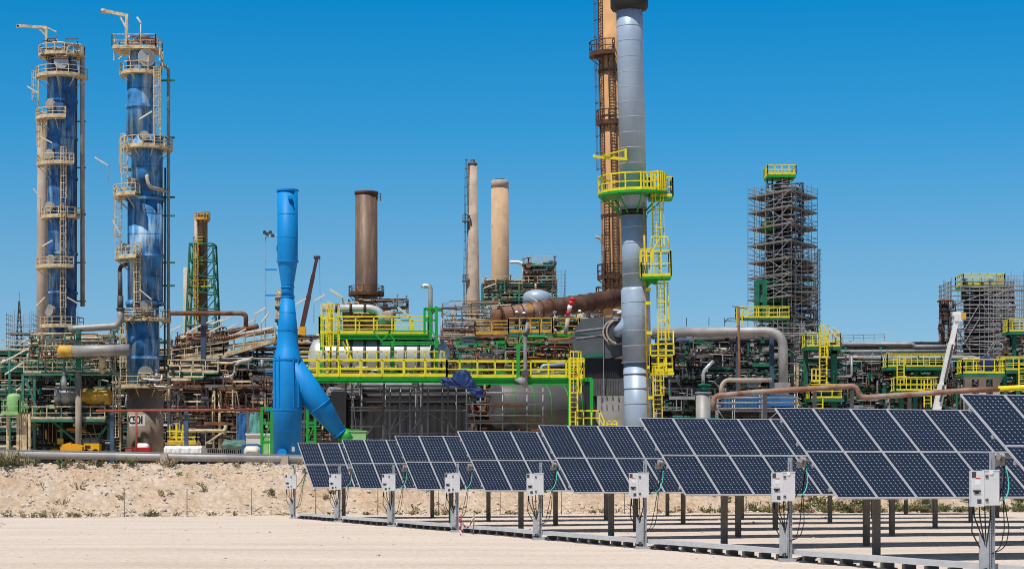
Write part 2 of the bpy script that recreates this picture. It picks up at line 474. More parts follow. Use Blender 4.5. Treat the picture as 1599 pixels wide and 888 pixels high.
# loose stones on the bank and weeds at its foot (stuff: nobody could count them)
rnd = random.Random(11)
st = MB()
ICO = [(0, 0, 1), (.89, 0, .45), (.28, .85, .45), (-.72, .53, .45), (-.72, -.53, .45), (.28, -.85, .45), (.72, .53, -.45), (-.28, .85, -.45), (-.89, 0, -.45), (-.28, -.85, -.45), (.72, -.53, -.45), (0, 0, -1)]
ICF = [(0, 1, 2), (0, 2, 3), (0, 3, 4), (0, 4, 5), (0, 5, 1), (1, 6, 2), (2, 7, 3), (3, 8, 4), (4, 9, 5), (5, 10, 1), (2, 6, 7), (3, 7, 8), (4, 8, 9), (5, 9, 10), (1, 10, 6), (6, 11, 7), (7, 11, 8), (8, 11, 9), (9, 11, 10), (10, 11, 6)]
for i in range(17000):
    x = rnd.uniform(-36, 40)
    t = rnd.choice((rnd.uniform(-.6, 6.2), rnd.uniform(-.3, 1.2), rnd.uniform(3.5, 6)))
    if i % 14 == 0: t = rnd.uniform(-62, 0)
    y = emb_base(x) + t
    s = rnd.choice((.02, .025, .03, .03, .04, .05, .085)) * rnd.uniform(.6, 1.4)
    if t < -1: s *= .55
    z = ground_z(x, y)
    sx, sy, sz = s * rnd.uniform(.8, 1.6), s * rnd.uniform(.7, 1.3), s * rnd.uniform(.45, .9)
    an = rnd.uniform(0, 6.28); co, si = math.cos(an), math.sin(an)
    st.add([(x + (a * co - b * si) * sx * rnd.uniform(.75, 1.2), y + (a * si + b * co) * sy, z + c * sz + sz * .3) for a, b, c in ICO], ICF, 0)
so_ = st.build('loose_stones', M['stone']); so_['kind'] = 'stuff'; so_['label'] = 'loose pale stones scattered over the earth bank'; so_['category'] = 'stones'

def tuft(mb, x, y, hgt, n, wide, r):
    z = ground_z(x, y)
    for i in range(n):
        a = r.uniform(0, 6.28); l = hgt * r.uniform(.5, 1.15); lean = r.uniform(.1, wide)
        bx, by = x + math.cos(a) * wide * .25, y + math.sin(a) * wide * .25
        wv = Vector((-math.sin(a), math.cos(a), 0)) * (.018 + .02 * r.random())
        p0 = Vector((bx, by, z - .03)); p1 = p0 + Vector((math.cos(a) * lean * .4, math.sin(a) * lean * .4, l * .6)); p2 = p0 + Vector((math.cos(a) * lean, math.sin(a) * lean, l))
        mb.add([p0 - wv, p0 + wv, p1 + wv * .9, p1 - wv * .9, p2], [(0, 1, 2, 3), (3, 2, 4)], 0)
        for k in range(3):
            q = p0.lerp(p2, r.uniform(.3, 1)); d_ = Vector((r.uniform(-1, 1), r.uniform(-1, 1), r.uniform(-.2, 1))) * .07
            e = Vector((r.uniform(-1, 1), r.uniform(-1, 1), r.uniform(-1, 1))) * .05
            mb.add([q, q + d_ + e, q + d_ * 1.8, q + d_ - e], [(0, 1, 2, 3)], 0)
wg, wd_ = MB(), MB()
for (px, t, hh, n, wide) in ((12, 4.9, 1.0, 70, .8), (3, 4.6, .9, 60, .8), (25, 5.0, .7, 40, .6), (98, 4.6, .6, 30, .4), (118, 4.8, .4, 30, .5), (50, 5, .5, 30, .5), (205, 4.7, .7, 40, .4),
                             (262, 4.6, .7, 50, .6), (150, 4.9, .4, 30, .5), (36, .3, .5, 25, .3), (47, .3, .6, 20, .3), (60, .3, .4, 25, .3), (72, .3, .5, 30, .5), (88, .2, .6, 22, .4),
                             (238, .2, .7, 20, .3), (226, .2, .4, 20, .3), (140, .3, .4, 22, .3), (12, .6, .5, 25, .4), (258, 2.4, .5, 40, .5), (97, 2.2, .6, 30, .5), (122, 3.2, .5, 30, .5), (65, 3.4, .4, 20, .4),
                             (1248, 1.2, .6, 60, .7), (1262, .6, .5, 50, .6), (1282, 1.4, .6, 50, .7), (1320, 1.0, .7, 80, .9), (1345, 1.6, .9, 90, 1.), (1332, .5, .6, 60, .8), (1360, .8, .6, 60, .8),
                             (1425, 1.0, .7, 70, .9), (1440, .5, .6, 60, .8), (1410, 1.5, .8, 60, .8), (1470, 1.2, .7, 60, .8), (1500, .7, .5, 50, .7), (1560, 1.2, .7, 60, .8), (1180, .6, .5, 40, .6),
                             (1100, .4, .4, 30, .5), (1120, .9, .4, 30, .5), (1590, .6, .6, 50, .7), (1455, .2, .3, 40, .6)):
    d = 110
    x = X(px, d); y = emb_base(x) + t
    x = X(px, y)
    big = px > 1000 or t > 4
    tuft(wg if rnd.random() < (.75 if big else .5) else wd_, x, y, hh * rnd.uniform(.5, .85), int(n * (.9 if big else .4)), wide, rnd)
for i in range(150):
    x = rnd.uniform(-30, 36); t = rnd.choice((rnd.uniform(-.4, .6), rnd.uniform(-.3, .3), rnd.uniform(4.4, 5.6), rnd.uniform(0, 5)))
    if t > 4 and x > -7: t -= 4.2
    tuft(rnd.choice((wg, wd_, wd_)), x, emb_base(x) + t, rnd.uniform(.12, .35), rnd.randint(6, 14), .22, rnd)
for i in range(130):
    x = rnd.uniform(12, 40); t = rnd.uniform(-.6, 2.6)
    tuft(rnd.choice((wg, wg, wd_)), x, emb_base(x) + t, rnd.uniform(.2, .6), rnd.randint(12, 30), .4, rnd)
for mb, mk, lb in ((wg, 'weed', 'sparse green weeds along the foot and crest of the bank'), (wd_, 'dryweed', 'dry straw coloured weeds dotted over the bank')):
    o = mb.build('weeds', M[mk]); o['kind'] = 'stuff'; o['label'] = lb; o['category'] = 'weeds'

# ------------------------------------------------------------------ solar tables
U = Vector((.949, .316, 0)); V = Vector((-.316, .949, 0)); ZV = Vector((0, 0, 1))
TILT_D, Z0, Z1, MW = 3.48, 1.53, 3.79, 1.065
def cell_mat():
    m = bpy.data.materials.new('solar_cells'); m.use_nodes = True
    t = m.node_tree; b = t.nodes['Principled BSDF']
    b.inputs['Roughness'].default_value = .22; b.inputs['Specular IOR Level'].default_value = .35
    N = t.nodes.new; K = t.links.new
    uv = N('ShaderNodeUVMap'); sp = N('ShaderNodeSeparateXYZ'); K(uv.outputs[0], sp.inputs[0])
    def math_(op, a, b_=None):
        n = N('ShaderNodeMath'); n.operation = op
        for i, q in enumerate((a, b_)):
            if q is None: continue
            if isinstance(q, (int, float)): n.inputs[i].default_value = q
            else: K(q, n.inputs[i])
        return n.outputs[0]
    def cell(o):
        return math_('ABSOLUTE', math_('SUBTRACT', math_('FRACT', o), .5))
    a, c = cell(sp.outputs[0]), cell(sp.outputs[1])
    dia = math_('GREATER_THAN', math_('ADD', a, c), .86)
    ln = math_('MAXIMUM', math_('GREATER_THAN', a, .477), math_('GREATER_THAN', c, .488))
    n = N('ShaderNodeTexNoise'); n.inputs['Scale'].default_value = .9
    tc_ = N('ShaderNodeTexCoord'); K(tc_.outputs['Object'], n.inputs['Vector'])
    r = N('ShaderNodeValToRGB'); r.color_ramp.elements[0].color = (.010, .017, .032, 1); r.color_ramp.elements[1].color = (.022, .031, .054, 1)
    K(n.outputs['Fac'], r.inputs[0])
    m1 = N('ShaderNodeMix'); m1.data_type = 'RGBA'; K(ln, m1.inputs[0]); K(r.outputs[0], m1.inputs[6]); m1.inputs[7].default_value = (.11, .135, .20, 1)
    m2 = N('ShaderNodeMix'); m2.data_type = 'RGBA'; K(dia, m2.inputs[0]); K(m1.outputs[2], m2.inputs[6]); m2.inputs[7].default_value = (.46, .49, .54, 1)
    K(m2.outputs[2], b.inputs['Base Color'])
    return m
M['cells'] = cell_mat()
M['modframe'] = mat('anodised_module_frame', (.58, .59, .62), .45, metal=.4, var=.05)
slope = (V * TILT_D + ZV * (Z1 - Z0))
SL = slope.length; SD = slope.normalized(); NN = U.cross(SD).normalized()
MH = SL / 2
def module_mesh():
    mb = MB(); fw, th = .028, .045
    wv, hv = MW - .012, MH - .012
    # frame of four bars, glass set 4 mm low
    for a, b in (((0, 0), (wv, 0)), ((0, hv), (wv, hv)), ((0, 0), (0, hv)), ((wv, 0), (wv, hv))):
        x0, x1 = min(a[0], b[0]), max(a[0], b[0]); y0, y1 = min(a[1], b[1]), max(a[1], b[1])
        if x0 == x1:
            x0, x1 = (0, fw) if x0 == 0 else (wv - fw, wv); y0 += fw; y1 -= fw
        else:
            y0, y1 = (0, fw) if y0 == 0 else (hv - fw, hv)
        mb.box2((x0, y0, 0), (x1, y1, th), 0)
    z = th - .006
    mb.add([(fw, fw, z), (wv - fw, fw, z), (wv - fw, hv - fw, z), (fw, hv - fw, z)], [(0, 1, 2, 3)], 1)
    mb.add([(fw, fw, .01), (wv - fw, fw, .01), (wv - fw, hv - fw, .01), (fw, hv - fw, .01)], [(3, 2, 1, 0)], 2)
    o = mb.build('solar_module', [M['modframe'], M['cells'], M['white']])
    me = o.data
    uvl = me.uv_layers.new(name='UVMap')
    for p in me.polygons:
        if p.material_index == 1:
            for li in p.loop_indices:
                co = me.vertices[me.loops[li].vertex_index].co
                uvl.data[li].uv = (8.0 * (co.x - fw) / (wv - 2 * fw) * .985 + .06, 16.0 * (co.y - fw) / (hv - 2 * fw) * .99 + .08)
    bpy.data.objects.remove(o)
    return me
MODULE = module_mesh()
rot = Matrix((U, SD, NN)).transposed().to_4x4()
POLES = [(461, 809), (531, 816.6), (615, 823), (715, 831), (845, 842), (1008, 857), (1234.5, 876), (1550, 902)]
ROWD = [104.5, 95.6, 86.8, 77.9, 69.1, 60.3, 51.4, 42.6]
NMOD = [36, 32, 28, 24, 19, 14, 10, 6]
ORD = ['hindmost table, at the foot of the bank', 'second table from the bank', 'third table from the bank', 'fourth table from the bank', 'fifth table from the bank', 'sixth table from the bank', 'second from the front', 'frontmost table, cut off by the frame edge']
tables = []
for i in range(8):
    d = ROWD[i]
    xp = X(POLES[i][0], d) + .0
    org = Vector((xp, d, 0)) + U * (.50 if i < 6 else (.39 if i == 6 else .26))                       # left edge, middle of the slope
    n = NMOD[i]
    t = thing('solar_table', org, 'tilted two-tier table of dark blue solar modules, ' + ORD[i], 'solar panels', 'solar tables in parallel rows')
    low = org - V * TILT_D / 2 + ZV * Z0
    for k in range(n):
        for j in range(2):
            o = bpy.data.objects.new('solar_module', MODULE); COL.objects.link(o); o.parent = t
            p = low + U * (k * MW) + SD * (j * (MH + .004)) - org
            o.matrix_local = Matrix.Translation(p) @ rot
    wid = n * MW
    # purlins under the modules, torque tube, rafters
    pu = MB()
    for f_ in (.12, .38, .62, .88):
        a = low + SD * SL * f_ - NN * .05
        pu.beam(a, a + U * wid, .06, .09)
    pu.build('purlin_rails', M['galv'], t)
    rf = MB()
    k = .35
    while k < wid:
        a = low + U * k - NN * .14
        rf.beam(a + SD * SL * .06, a + SD * SL * .94, .06, .11); k += 4.66 if k > 1 else 1.65
    rf.build('rafters', M['galv'], t)
    tt = MB(); c = low + SD * SL * .5 - NN * .2
    tt.tube([c - U * .03, c + U * wid], .06, 12)
    tt.tube([c - U * .06, c - U * .03], .085, 12)
    tt.build('torque_tube', M['dullalu'], t)
    for s in [2.0, 6.65, 12.55, 19.65, 26.8, 33.9]:
        if s > wid: break
        b = MB(); base = org + U * s
        zt = Z0 + (Z1 - Z0) * .5 - .30
        gz = ground_z(base.x, base.y)
        a_, c_ = base + ZV * (gz - .1), base + ZV * zt
        # C section post: web and two flanges
        def vert(off, wx, wy):
            q = MB(); p0 = base + off
            ang = math.atan2(U.y, U.x)
            b.box((p0.x, p0.y, (gz - .1 + zt) / 2), (wx, wy, zt - gz + .1), ang)
        vert(U * 0, .18, .012); vert(U * .085 + V * .05, .012, .11); vert(-U * .085 + V * .05, .012, .11)
        b.box((base.x, base.y, zt + .04), (.28, .22, .1), math.atan2(U.y, U.x))
        b.build('post', M['post'], t)
    jb = MB()
    jb.box(c - U * .0 - ZV * .12 + V * .1, (.12, .3, .16), math.atan2(U.y, U.x))
    jb.build('junction_box', M['post'], t)
    tables.append((t, org, c))

# ------------------------------------------------------------------ combiner boxes on posts, cables, tray
def text_mesh(body, size, loc, rot_e, m, parent=None, name='lettering'):
    cu = bpy.data.curves.new(name, 'FONT'); cu.body = body; cu.size = size; cu.extrude = .004; cu.offset = .022; cu.align_x = 'CENTER'; cu.align_y = 'CENTER'
    o = bpy.data.objects.new('tmp', cu); COL.objects.link(o)
    dg = bpy.context.evaluated_depsgraph_get(); me = bpy.data.meshes.new_from_object(o.evaluated_get(dg))
    bpy.data.objects.remove(o)
    q = bpy.data.objects.new(name, me); COL.objects.link(q); me.materials.clear(); me.materials.append(m)
    for p_ in me.polygons: p_.material_index = 0
    q.rotation_euler = rot_e
    if parent is not None: q.parent = parent; q.location = Vector(loc) - Vector(parent.location)
    else: q.location = loc
    return q
WHERE = ['isolated one furthest back by the bank', 'second from the bank', 'third from the bank', 'fourth from the bank, beside striped tape', 'fifth from the bank', 'sixth from the bank', 'seventh from the bank, with round badge', 'largest one, with rotary switch and sticker']
tray_pts = []
for i, (px, py) in enumerate(POLES):
    d = ROWD[i]; b = Vector((X(px, d) - .07, d, 0)); b.z = ground_z(b.x, b.y)
    t = thing('combiner_box_post', b, 'pale grey electrical box on galvanised post, ' + WHERE[i], 'electrical box', 'combiner boxes at the row ends')
    hp = 2.56
    pm = MB()
    pm.box(b + Vector((.05, .0, hp / 2)), (.085, .012, hp)); pm.box(b + Vector((.005, -.04, hp / 2)), (.012, .09, hp)); pm.box(b + Vector((.095, -.04, hp / 2)), (.012, .09, hp))
    pm.build('post', M['galv'], t)
    hl = MB()
    for k in range(22):
        hl.box(b + Vector((.05, -.0075, .25 + k * .06)), (.022, .003, .03))
    hl.build('slot_holes', M['dkgrey'], t)
    cv = MB(); cv.box(b + Vector((-.11, -.02, .54)), (.19, .1, .78)); cv.box(b + Vector((.0, -.01, .04)), (.42, .34, .08))
    cv.build('cable_cover', M['galv'], t)
    zb = 1.84
    bx = MB(); bx.box(b + Vector((.0, -.16, zb)), (.29, .22, .70)); bx.box(b + Vector((0, -.16, zb + .36)), (.31, .24, .025)); mb_ = bx.build('enclosure', M['boxgrey'], t)
    for zz in (-.24, .24):
        lt = MB(); lt.box(b + Vector((-.11, -.28, zb + zz)), (.06, .02, .05)); lt.build('latch', M['dkgrey'], t)
    kb = MB()
    if i >= 6:
        kb.tube([b + Vector((-.02, -.272, zb + .32)), b + Vector((-.02, -.287, zb + .32))], .045, 14)
        kb.build('round_badge', M['white'], t)
    sb = MB(); sb.box(b + Vector((-.28, -.12, zb - .01)), (.265, .20, .73)); sb.build('switch_housing', M['boxgrey'], t)
    sw = MB(); sw.box(b + Vector((-.30, -.235, zb - .06)), (.15, .03, .035)); sw.box(b + Vector((-.30, -.225, zb - .08)), (.07, .02, .07)); sw.build('rotary_handle', M['black'], t)
    for ox, oz, sz_ in ((-.36, .27, .12), (-.25, -.27, .09)):
        sk = MB(); sk.box(b + Vector((ox, -.222, zb + oz)), (.085, .004, sz_)); sk.build('warning_plate', M['plate'], t)
    if i >= 5:
        st_ = MB(); st_.box(b + Vector((-.28, -.222, zb + .14)), (.11, .003, .14)); sn = st_.build('sticker', M['white'], t)
        st2 = MB(); st2.box(b + Vector((-.28, -.2235, zb + .195)), (.10, .003, .025)); st2.build('red_band', M['red'], t)
    cb = MB(); rr = random.Random(i)
    for k in range(4):
        x0 = -.34 + k * .11; zend = rr.uniform(.75, 1.0)
        cb.tube(fillet([b + Vector((x0, -.12, zb - .35)), b + Vector((x0 + .01, -.12, 1.25)), b + Vector((-.11 + k * .012, -.06, zend - .1)), b + Vector((-.11 + k * .012, -.05, .5))], .12), .014, 6)
    cb.tube(fillet([b + Vector((-.35, -.12, zb - .35)), b + Vector((-.38, -.1, .95)), b + Vector((-.2, -.05, .62))], .2), .014, 6)
    cb.tube(fillet([b + Vector((-.1, -.05, .2)), b + Vector((-.05, -.1, -.0)), b + Vector((.35, -.12, .08)), b + Vector((.7, .1, .10))], .2), .05, 8)
    cb.build('black_cable', M['cable'], t)
    # cables looping over to the table's junction box
    org, c = tables[i][1], tables[i][2]
    e = c + U * .08 - ZV * .16
    a = b + Vector((.17, -.14, zb - .25))
    gc = MB()
    pts = [a.lerp(e, k / 10) - ZV * (.25 * math.sin(math.pi * k / 10) * (1 - k / 12)) + U * (.16 * math.sin(math.pi * k / 10)) for k in range(11)]
    gc.tube(pts, .014, 6); gc.build('earth_cable', M['cyan'], t)
    bc = MB()
    for q in range(2):
        pts = [e + U * .03 * q, e.lerp(a, .3) - ZV * (.3 + .1 * q), b + Vector((.30 + .1 * q, -.05, 1.0)), b + Vector((.22 + .1 * q, -.03, .62)), b + Vector((.05, -.03, .5))]
        bc.tube(fillet(pts, .5), .011, 6)
    pts = [e, e.lerp(a, .5) - ZV * .12, a]
    bc.tube(fillet(pts, .4), .018, 6)
    bc.build('loop_cable', M['cable'], t)
    tray_pts.append(b + Vector((.15, .10, 0)))
tr = thing('cable_tray', tray_pts[0], 'long pale metal cable tray on low feet linking the box posts', 'cable tray')
far_end = tray_pts[-1] + (tray_pts[-1] - tray_pts[-2]) * 1.2
tray_pts.append(far_end)
for k, (a, b) in enumerate(zip(tray_pts, tray_pts[1:])):
    dirv = (b - a).normalized(); side = Vector((-dirv.y, dirv.x, 0))
    q = MB()
    a2, b2 = a + dirv * (.35 if k else .9), b - dirv * .12
    prev = None
    for i in range(7):
        p = a2.lerp(b2, i / 6); p.z = ground_z(p.x, p.y) + .23
        if prev is not None:
            q.beam(prev, p, .30, .12)
        prev = p
    q.build('tray_cover', M['traywhite'], tr)
    nf = int((b2 - a2).length / .9)
    for i in range(nf):
        p = a2.lerp(b2, (i + .5) / nf); p.z = ground_z(p.x, p.y)
        ft = MB(); ft.box(p + ZV * .06, (.11, .30, .20), math.atan2(dirv.y, dirv.x)); ft.box(p + ZV * .02, (.30, .36, .05), math.atan2(dirv.y, dirv.x)); ft.build('tray_foot', M['dkgrey'], tr)

# marker stakes with striped tape
base = [Vector((X(719, 73.5), 73.5, 0)), Vector((X(739, 74.5), 74.5, 0))]
mk = thing('marker_stakes', base[0], 'two short stakes strung with red and white tape beside the cable tray', 'marker stakes')
base = [Vector((X(719, 73.5), 73.5, 0)), Vector((X(739, 74.5), 74.5, 0))]
for i, b in enumerate(base):
    q = MB(); q.bar(b - ZV * .1, b + ZV * .75 + Vector((.03, 0, 0)), .022, 6); q.build('stake', M['rustpipe'] if i else M['red'], mk)
tp = MB()
for k in range(8):
    a, b2 = base[0].lerp(base[1], k / 8), base[0].lerp(base[1], (k + 1) / 8)
    for p in (a, b2): pass
    za, zb2 = .62 - .35 * math.sin(math.pi * k / 8), .62 - .35 * math.sin(math.pi * (k + 1) / 8)
    tp.beam(a + ZV * za, b2 + ZV * zb2, .01, .07, k % 2)
for k in range(4):
    tp.beam(base[0] + ZV * (.6 - k * .13) + Vector((-.03, -.03, 0)), base[0] + ZV * (.47 - k * .13) + Vector((-.05 + .03 * k, -.03, 0)), .05, .06, k % 2)
tp.build('striped_tape', [M['red'], M['white']], mk)

# thin wire fence at the foot of the bank
fn = thing('wire_fence', Vector((X(194, 104), 104, 0)), 'thin wire fence of slender rusty posts along the foot of the bank', 'fence')
fp = []
for px in (194, 292, 393, 493, 590, 685, 781, 877, 975, 1070, 1165, 1262, 1358, 1455, 1552):
    x = X(px, 105.5); y = emb_base(x) - .35; x = X(px, y); b = Vector((x, y, ground_z(x, y))); fp.append(b)
    q = MB(); q.bar(b - ZV * .1, b + ZV * 1.45, .022, 6); q.bar(b + ZV * .5 , b + Vector((.5, -.05, .05)), .014, 5); q.build('post', M['post'], fn)
q = MB()
for a, b in zip(fp, fp[1:]):
    for hh in (.5, .95, 1.4): q.bar(a + ZV * hh, b + ZV * hh, .004, 4)
q.build('wire', M['galv'], fn)

# big pipe along the crest
a, b = P(-30, 708.5, 110), P(520, 717.5, 118)
pp = thing('crest_pipe', Vector((a.x, a.y, PLAT)), 'long dull grey pipe lying along the crest of the earth bank', 'pipe')
q = MB(); b3 = b + (b - a) * 1.5; q.tube([a, b, b3], .215, 18); q.build('pipe', M['dullalu'], pp)
q = MB(); q.beam(a.lerp(b, -.02) + Vector((0, -.12, .24)), b + (b - a) * .2 + Vector((0, -.12, .24)), .05, .04); q.build('heat_trace', M['galv'], pp)
for px in (20, 247, 440, 700, 900):
    k = (px + 30) / 550.0; c = a.lerp(b, k); sp_ = MB()
    sp_.box((c.x, c.y - .02, (PLAT - .5 + c.z + .18) / 2), (.42, .55, c.z + .18 - PLAT + .5)); sp_.build('support_block', M['palecon'], pp)
# ------------------------------------------------------------------ plant helpers
def rpt(c, r, a): return Vector((c.x + r * math.cos(R(a)), c.y + r * math.sin(R(a)), c.z))
def round_platform(root, c, r0, r1, a0=0, a1=360, rail='cream', deck='cream', under=None, h=1.1, r=.045, toe=.22, gap=None, th=.22):
    """annular deck with toe board, brackets and a railing; angles: -90 faces the camera, 180 left, 0 right"""
    q = MB(); q.ringdeck(c, r0, r1, th, a0, a1, max(8, int(abs(a1 - a0) / 15)))
    n = max(3, int(abs(a1 - a0) / 40))
    for i in range(n):
        a = a0 + (a1 - a0) * (i + .5) / n
        q.beam(rpt(c, r1 * .96, a) - ZV * th, rpt(c, r0 * .98, a) - ZV * (th + (r1 - r0) * .8), .09, .09)
    q.build('platform_deck', M[deck], root)
    full = abs(a1 - a0) > 359
    n = max(5, int(abs(a1 - a0) / 24))
    pts = [rpt(c, r1 - .06, a0 + (a1 - a0) * i / n) for i in range(n + (0 if full else 1))]
    if not full: pts = [rpt(c, r0 + .1, a0)] + pts + [rpt(c, r0 + .1, a1)]
    q = MB(); q.rail(pts, h, 1.5, r, toe, closed=full); q.build('railing', M[rail], root)
def sq_platform(root, x0, x1, y0, y1, z, rail='cream', deck='cream', h=1.1, r=.04, toe=.15, th=.2, sides='fblr', sp=1.4, nm='railing'):
    q = MB(); q.box2((x0, y0, z - th), (x1, y1, z)); q.build('platform_deck', M[deck], root)
    q = MB(); A, B, C_, D = (Vector((x0, y0, z)), Vector((x1, y0, z)), Vector((x1, y1, z)), Vector((x0, y1, z)))
    for s_, a, b in (('f', A, B), ('r', B, C_), ('b', C_, D), ('l', D, A)):
        if s_ in sides: q.rail([a, b], h, sp, r, toe)
    q.build(nm, M[rail], root)
def manhole(root, c, r, a, rad, m='dullalu', ln=.5):
    o = Vector((math.cos(R(a)), math.sin(R(a)), 0)); p = rpt(c, r - .2, a)
    q = MB(); q.tube([p, p + o * (ln + .2)], rad * .8, 20); q.tube([p + o * (ln + .2), p + o * (ln + .34)], rad, 24)
    q.build('manhole', M[m], root)
def slant_lamp(root, p, ln=1.5, ang=25, side=1, drop=2.0, name='floodlight', m='cream'):
    """thin bent pole carrying a slanted tubular lamp"""
    p = Vector(p); d = Vector((side * math.cos(R(ang)), -.15, math.sin(R(ang)))); a, b = p - d * ln / 2, p + d * ln / 2
    q = MB(); q.tube([a - ZV * drop, a - ZV * .1, a], .035, 6); q.build('lamp_pole', M[m], root)
    q = MB(); q.beam(a, b, .2, .15); q.build('lamp_tube', M['lampwhite'], root)
nl = [0]
def lone_lamp(px, py, d, side=1, ang=25, ln=1.6, drop=2.5, label=None, group=None):
    p = P(px, py, d)
    t = thing('tube_lamp', p - ZV * drop, label or 'slanted white tube lamp on a thin bent pole among the pipework', 'lamp', group or 'slanted tube lamps over the plant')
    slant_lamp(t, p, ln, ang, side, drop)
def clutter(root, box_, n, mats, rr, rmin=.04, rmax=.16, name='small_piping', segs=5, lmax=4.0):
    """short runs of small-bore pipe turning at right angles inside a box"""
    (x0, y0, z0), (x1, y1, z1) = box_
    mb = {k: MB() for k in mats}
    for i in range(n):
        p = Vector((rr.uniform(x0, x1), rr.uniform(y0, y1), rr.uniform(z0, z1))); pts = [p]; last = -1
        for k in range(rr.randint(2, segs)):
            ax = rr.choice([q for q in (0, 0, 0, 1, 2) if q != last]); last = ax
            p = p.copy(); lo, hi = ((x0, x1), (y0, y1), (z0, z1))[ax]
            p[ax] = min(hi, max(lo, p[ax] + rr.choice((-1, 1)) * rr.uniform(.4, lmax) * (1.6 if ax == 0 else .7)))
            if (p - pts[-1]).length > .2: pts.append(p)
        if len(pts) < 2: continue
        r = rr.uniform(rmin, rmax) ** 1.0
        mb[rr.choice(mats)].pipe(pts, r, 6 if r < .09 else 8, r * 2.0)
        if rr.random() < .35:
            q = pts[len(pts) // 2]; m2 = mb[rr.choice(mats)]
            m2.box(q, (r * 3.4, r * 3.4, r * 3.4)); m2.tube([q, q + ZV * r * 6], r * .5, 6); m2.tube([q + ZV * r * 6, q + ZV * r * 6.6], r * 2, 8)
    for k in set(mats):
        o = mb[k].build(name, M[k], root)
        if o: o['kind'] = 'stuff'
def frame_unit(root, x0, x1, y0, y1, zs, col='teal', bay=5.0, deck='dkgrey', rails='cream', rr=random, brace=.4, cw=.3, railp=.6, decks=True):
    """steel frame: columns, floor beams, braces, decks, some railings; zs = floor heights from the ground up"""
    nx_ = max(1, int(round((x1 - x0) / bay))); cols = [x0 + (x1 - x0) * i / nx_ for i in range(nx_ + 1)]
    for x in cols:
        for y in (y0, y1):
            q = MB(); q.beam((x, y, zs[0]), (x, y, zs[-1]), cw, cw); q.build('column', M[col], root)
    br = MB()
    for k, z in enumerate(zs[1:]):
        q = MB()
        for y in (y0, y1): q.ibeam((x0 - cw / 2, y, z - .2), (x1 + cw / 2, y, z - .2), .25, .4)
        for x in cols: q.ibeam((x, y0, z - .2), (x, y1, z - .2), .22, .36)
        q.build('floor_beams', M[col], root)
        if decks:
            q = MB(); q.box2((x0, y0 + .15, z + .01), (x1, y1 - .15, z + .09)); q.build('deck', M[deck], root)
        if rr.random() < railp:
            q = MB(); q.rail([(x0, y0, z + .1), (x1, y0, z + .1)], 1.1, 1.5, .045, .16); q.build('railing', M[rails], root)
        for a, b in zip(cols, cols[1:]):
            if rr.random() < brace:
                if rr.random() < .5: a, b = b, a
                br.beam((a, y0 + .02, zs[k]), (b, y0 + .02, z - .4), .16, .16)
    br.build('braces', M[col], root)
def pipe_bank(root, x0, x1, y0, y1, z, n, mats, rr, rmin=.08, rmax=.28, drops=.3, zdrop=3.0, name='pipe'):
    """a level of parallel pipes along x, some turning down at an end; each its own part"""
    y = y0
    for i in range(n):
        r = rr.uniform(rmin, rmax); y = y0 + (y1 - y0) * (i + .5) / n
        a, b = x0 + rr.uniform(0, .25) * (x1 - x0) * (rr.random() < .4), x1 - rr.uniform(0, .3) * (x1 - x0) * (rr.random() < .4)
        pts = [(a, y, z + r), (b, y, z + r)]
        if rr.random() < drops: pts.append((b, y, z - rr.uniform(1, zdrop)))
        if rr.random() < drops: pts.insert(0, (a, y, z - rr.uniform(1, zdrop)))
        q = MB(); q.pipe(pts, r, 10); q.build(name, M[rr.choice(mats)], root)
def scaffold(root, corners, zs, deckz=None, rr=random, r=.028, m='scaf', plank='plank', rails=True, nb=4, brace=.6, base_z=None):
    """tube scaffold round a closed or open line of corners (x, y); zs = lift heights"""
    cs = [Vector((a, b, 0)) for a, b in corners]
    segs = list(zip(cs, cs[1:]))
    stands = []
    for a, b in segs:
        for i in range(nb):
            stands.append(a.lerp(b, i / nb))
    stands.append(cs[-1])
    for p in stands:
        q = MB(); j = Vector((rr.uniform(-.05, .05), rr.uniform(-.05, .05), 0))
        q.bar(p + j + ZV * zs[0], p + j + ZV * (zs[-1] + rr.uniform(.9, 1.6)), r, 5); q.build('standard', M[m], root)
    for k, z in enumerate(zs[1:]):
        q = MB()
        for a, b in segs:
            for hh in (0, .55, 1.05): q.bar(a + ZV * (z + hh) - (b - a).normalized() * .15, b + ZV * (z + hh) + (b - a).normalized() * .15, r, 5)
        q.build('ledgers', M[m], root)
        q = MB()
        for a, b in segs:
            if rr.random() < brace:
                s_, e_ = (a, b) if rr.random() < .5 else (b, a)
                q.bar(s_ + ZV * zs[k], s_.lerp(e_, rr.choice((.5, 1))) + ZV * z, r, 5)
        q.build('brace', M[m], root)
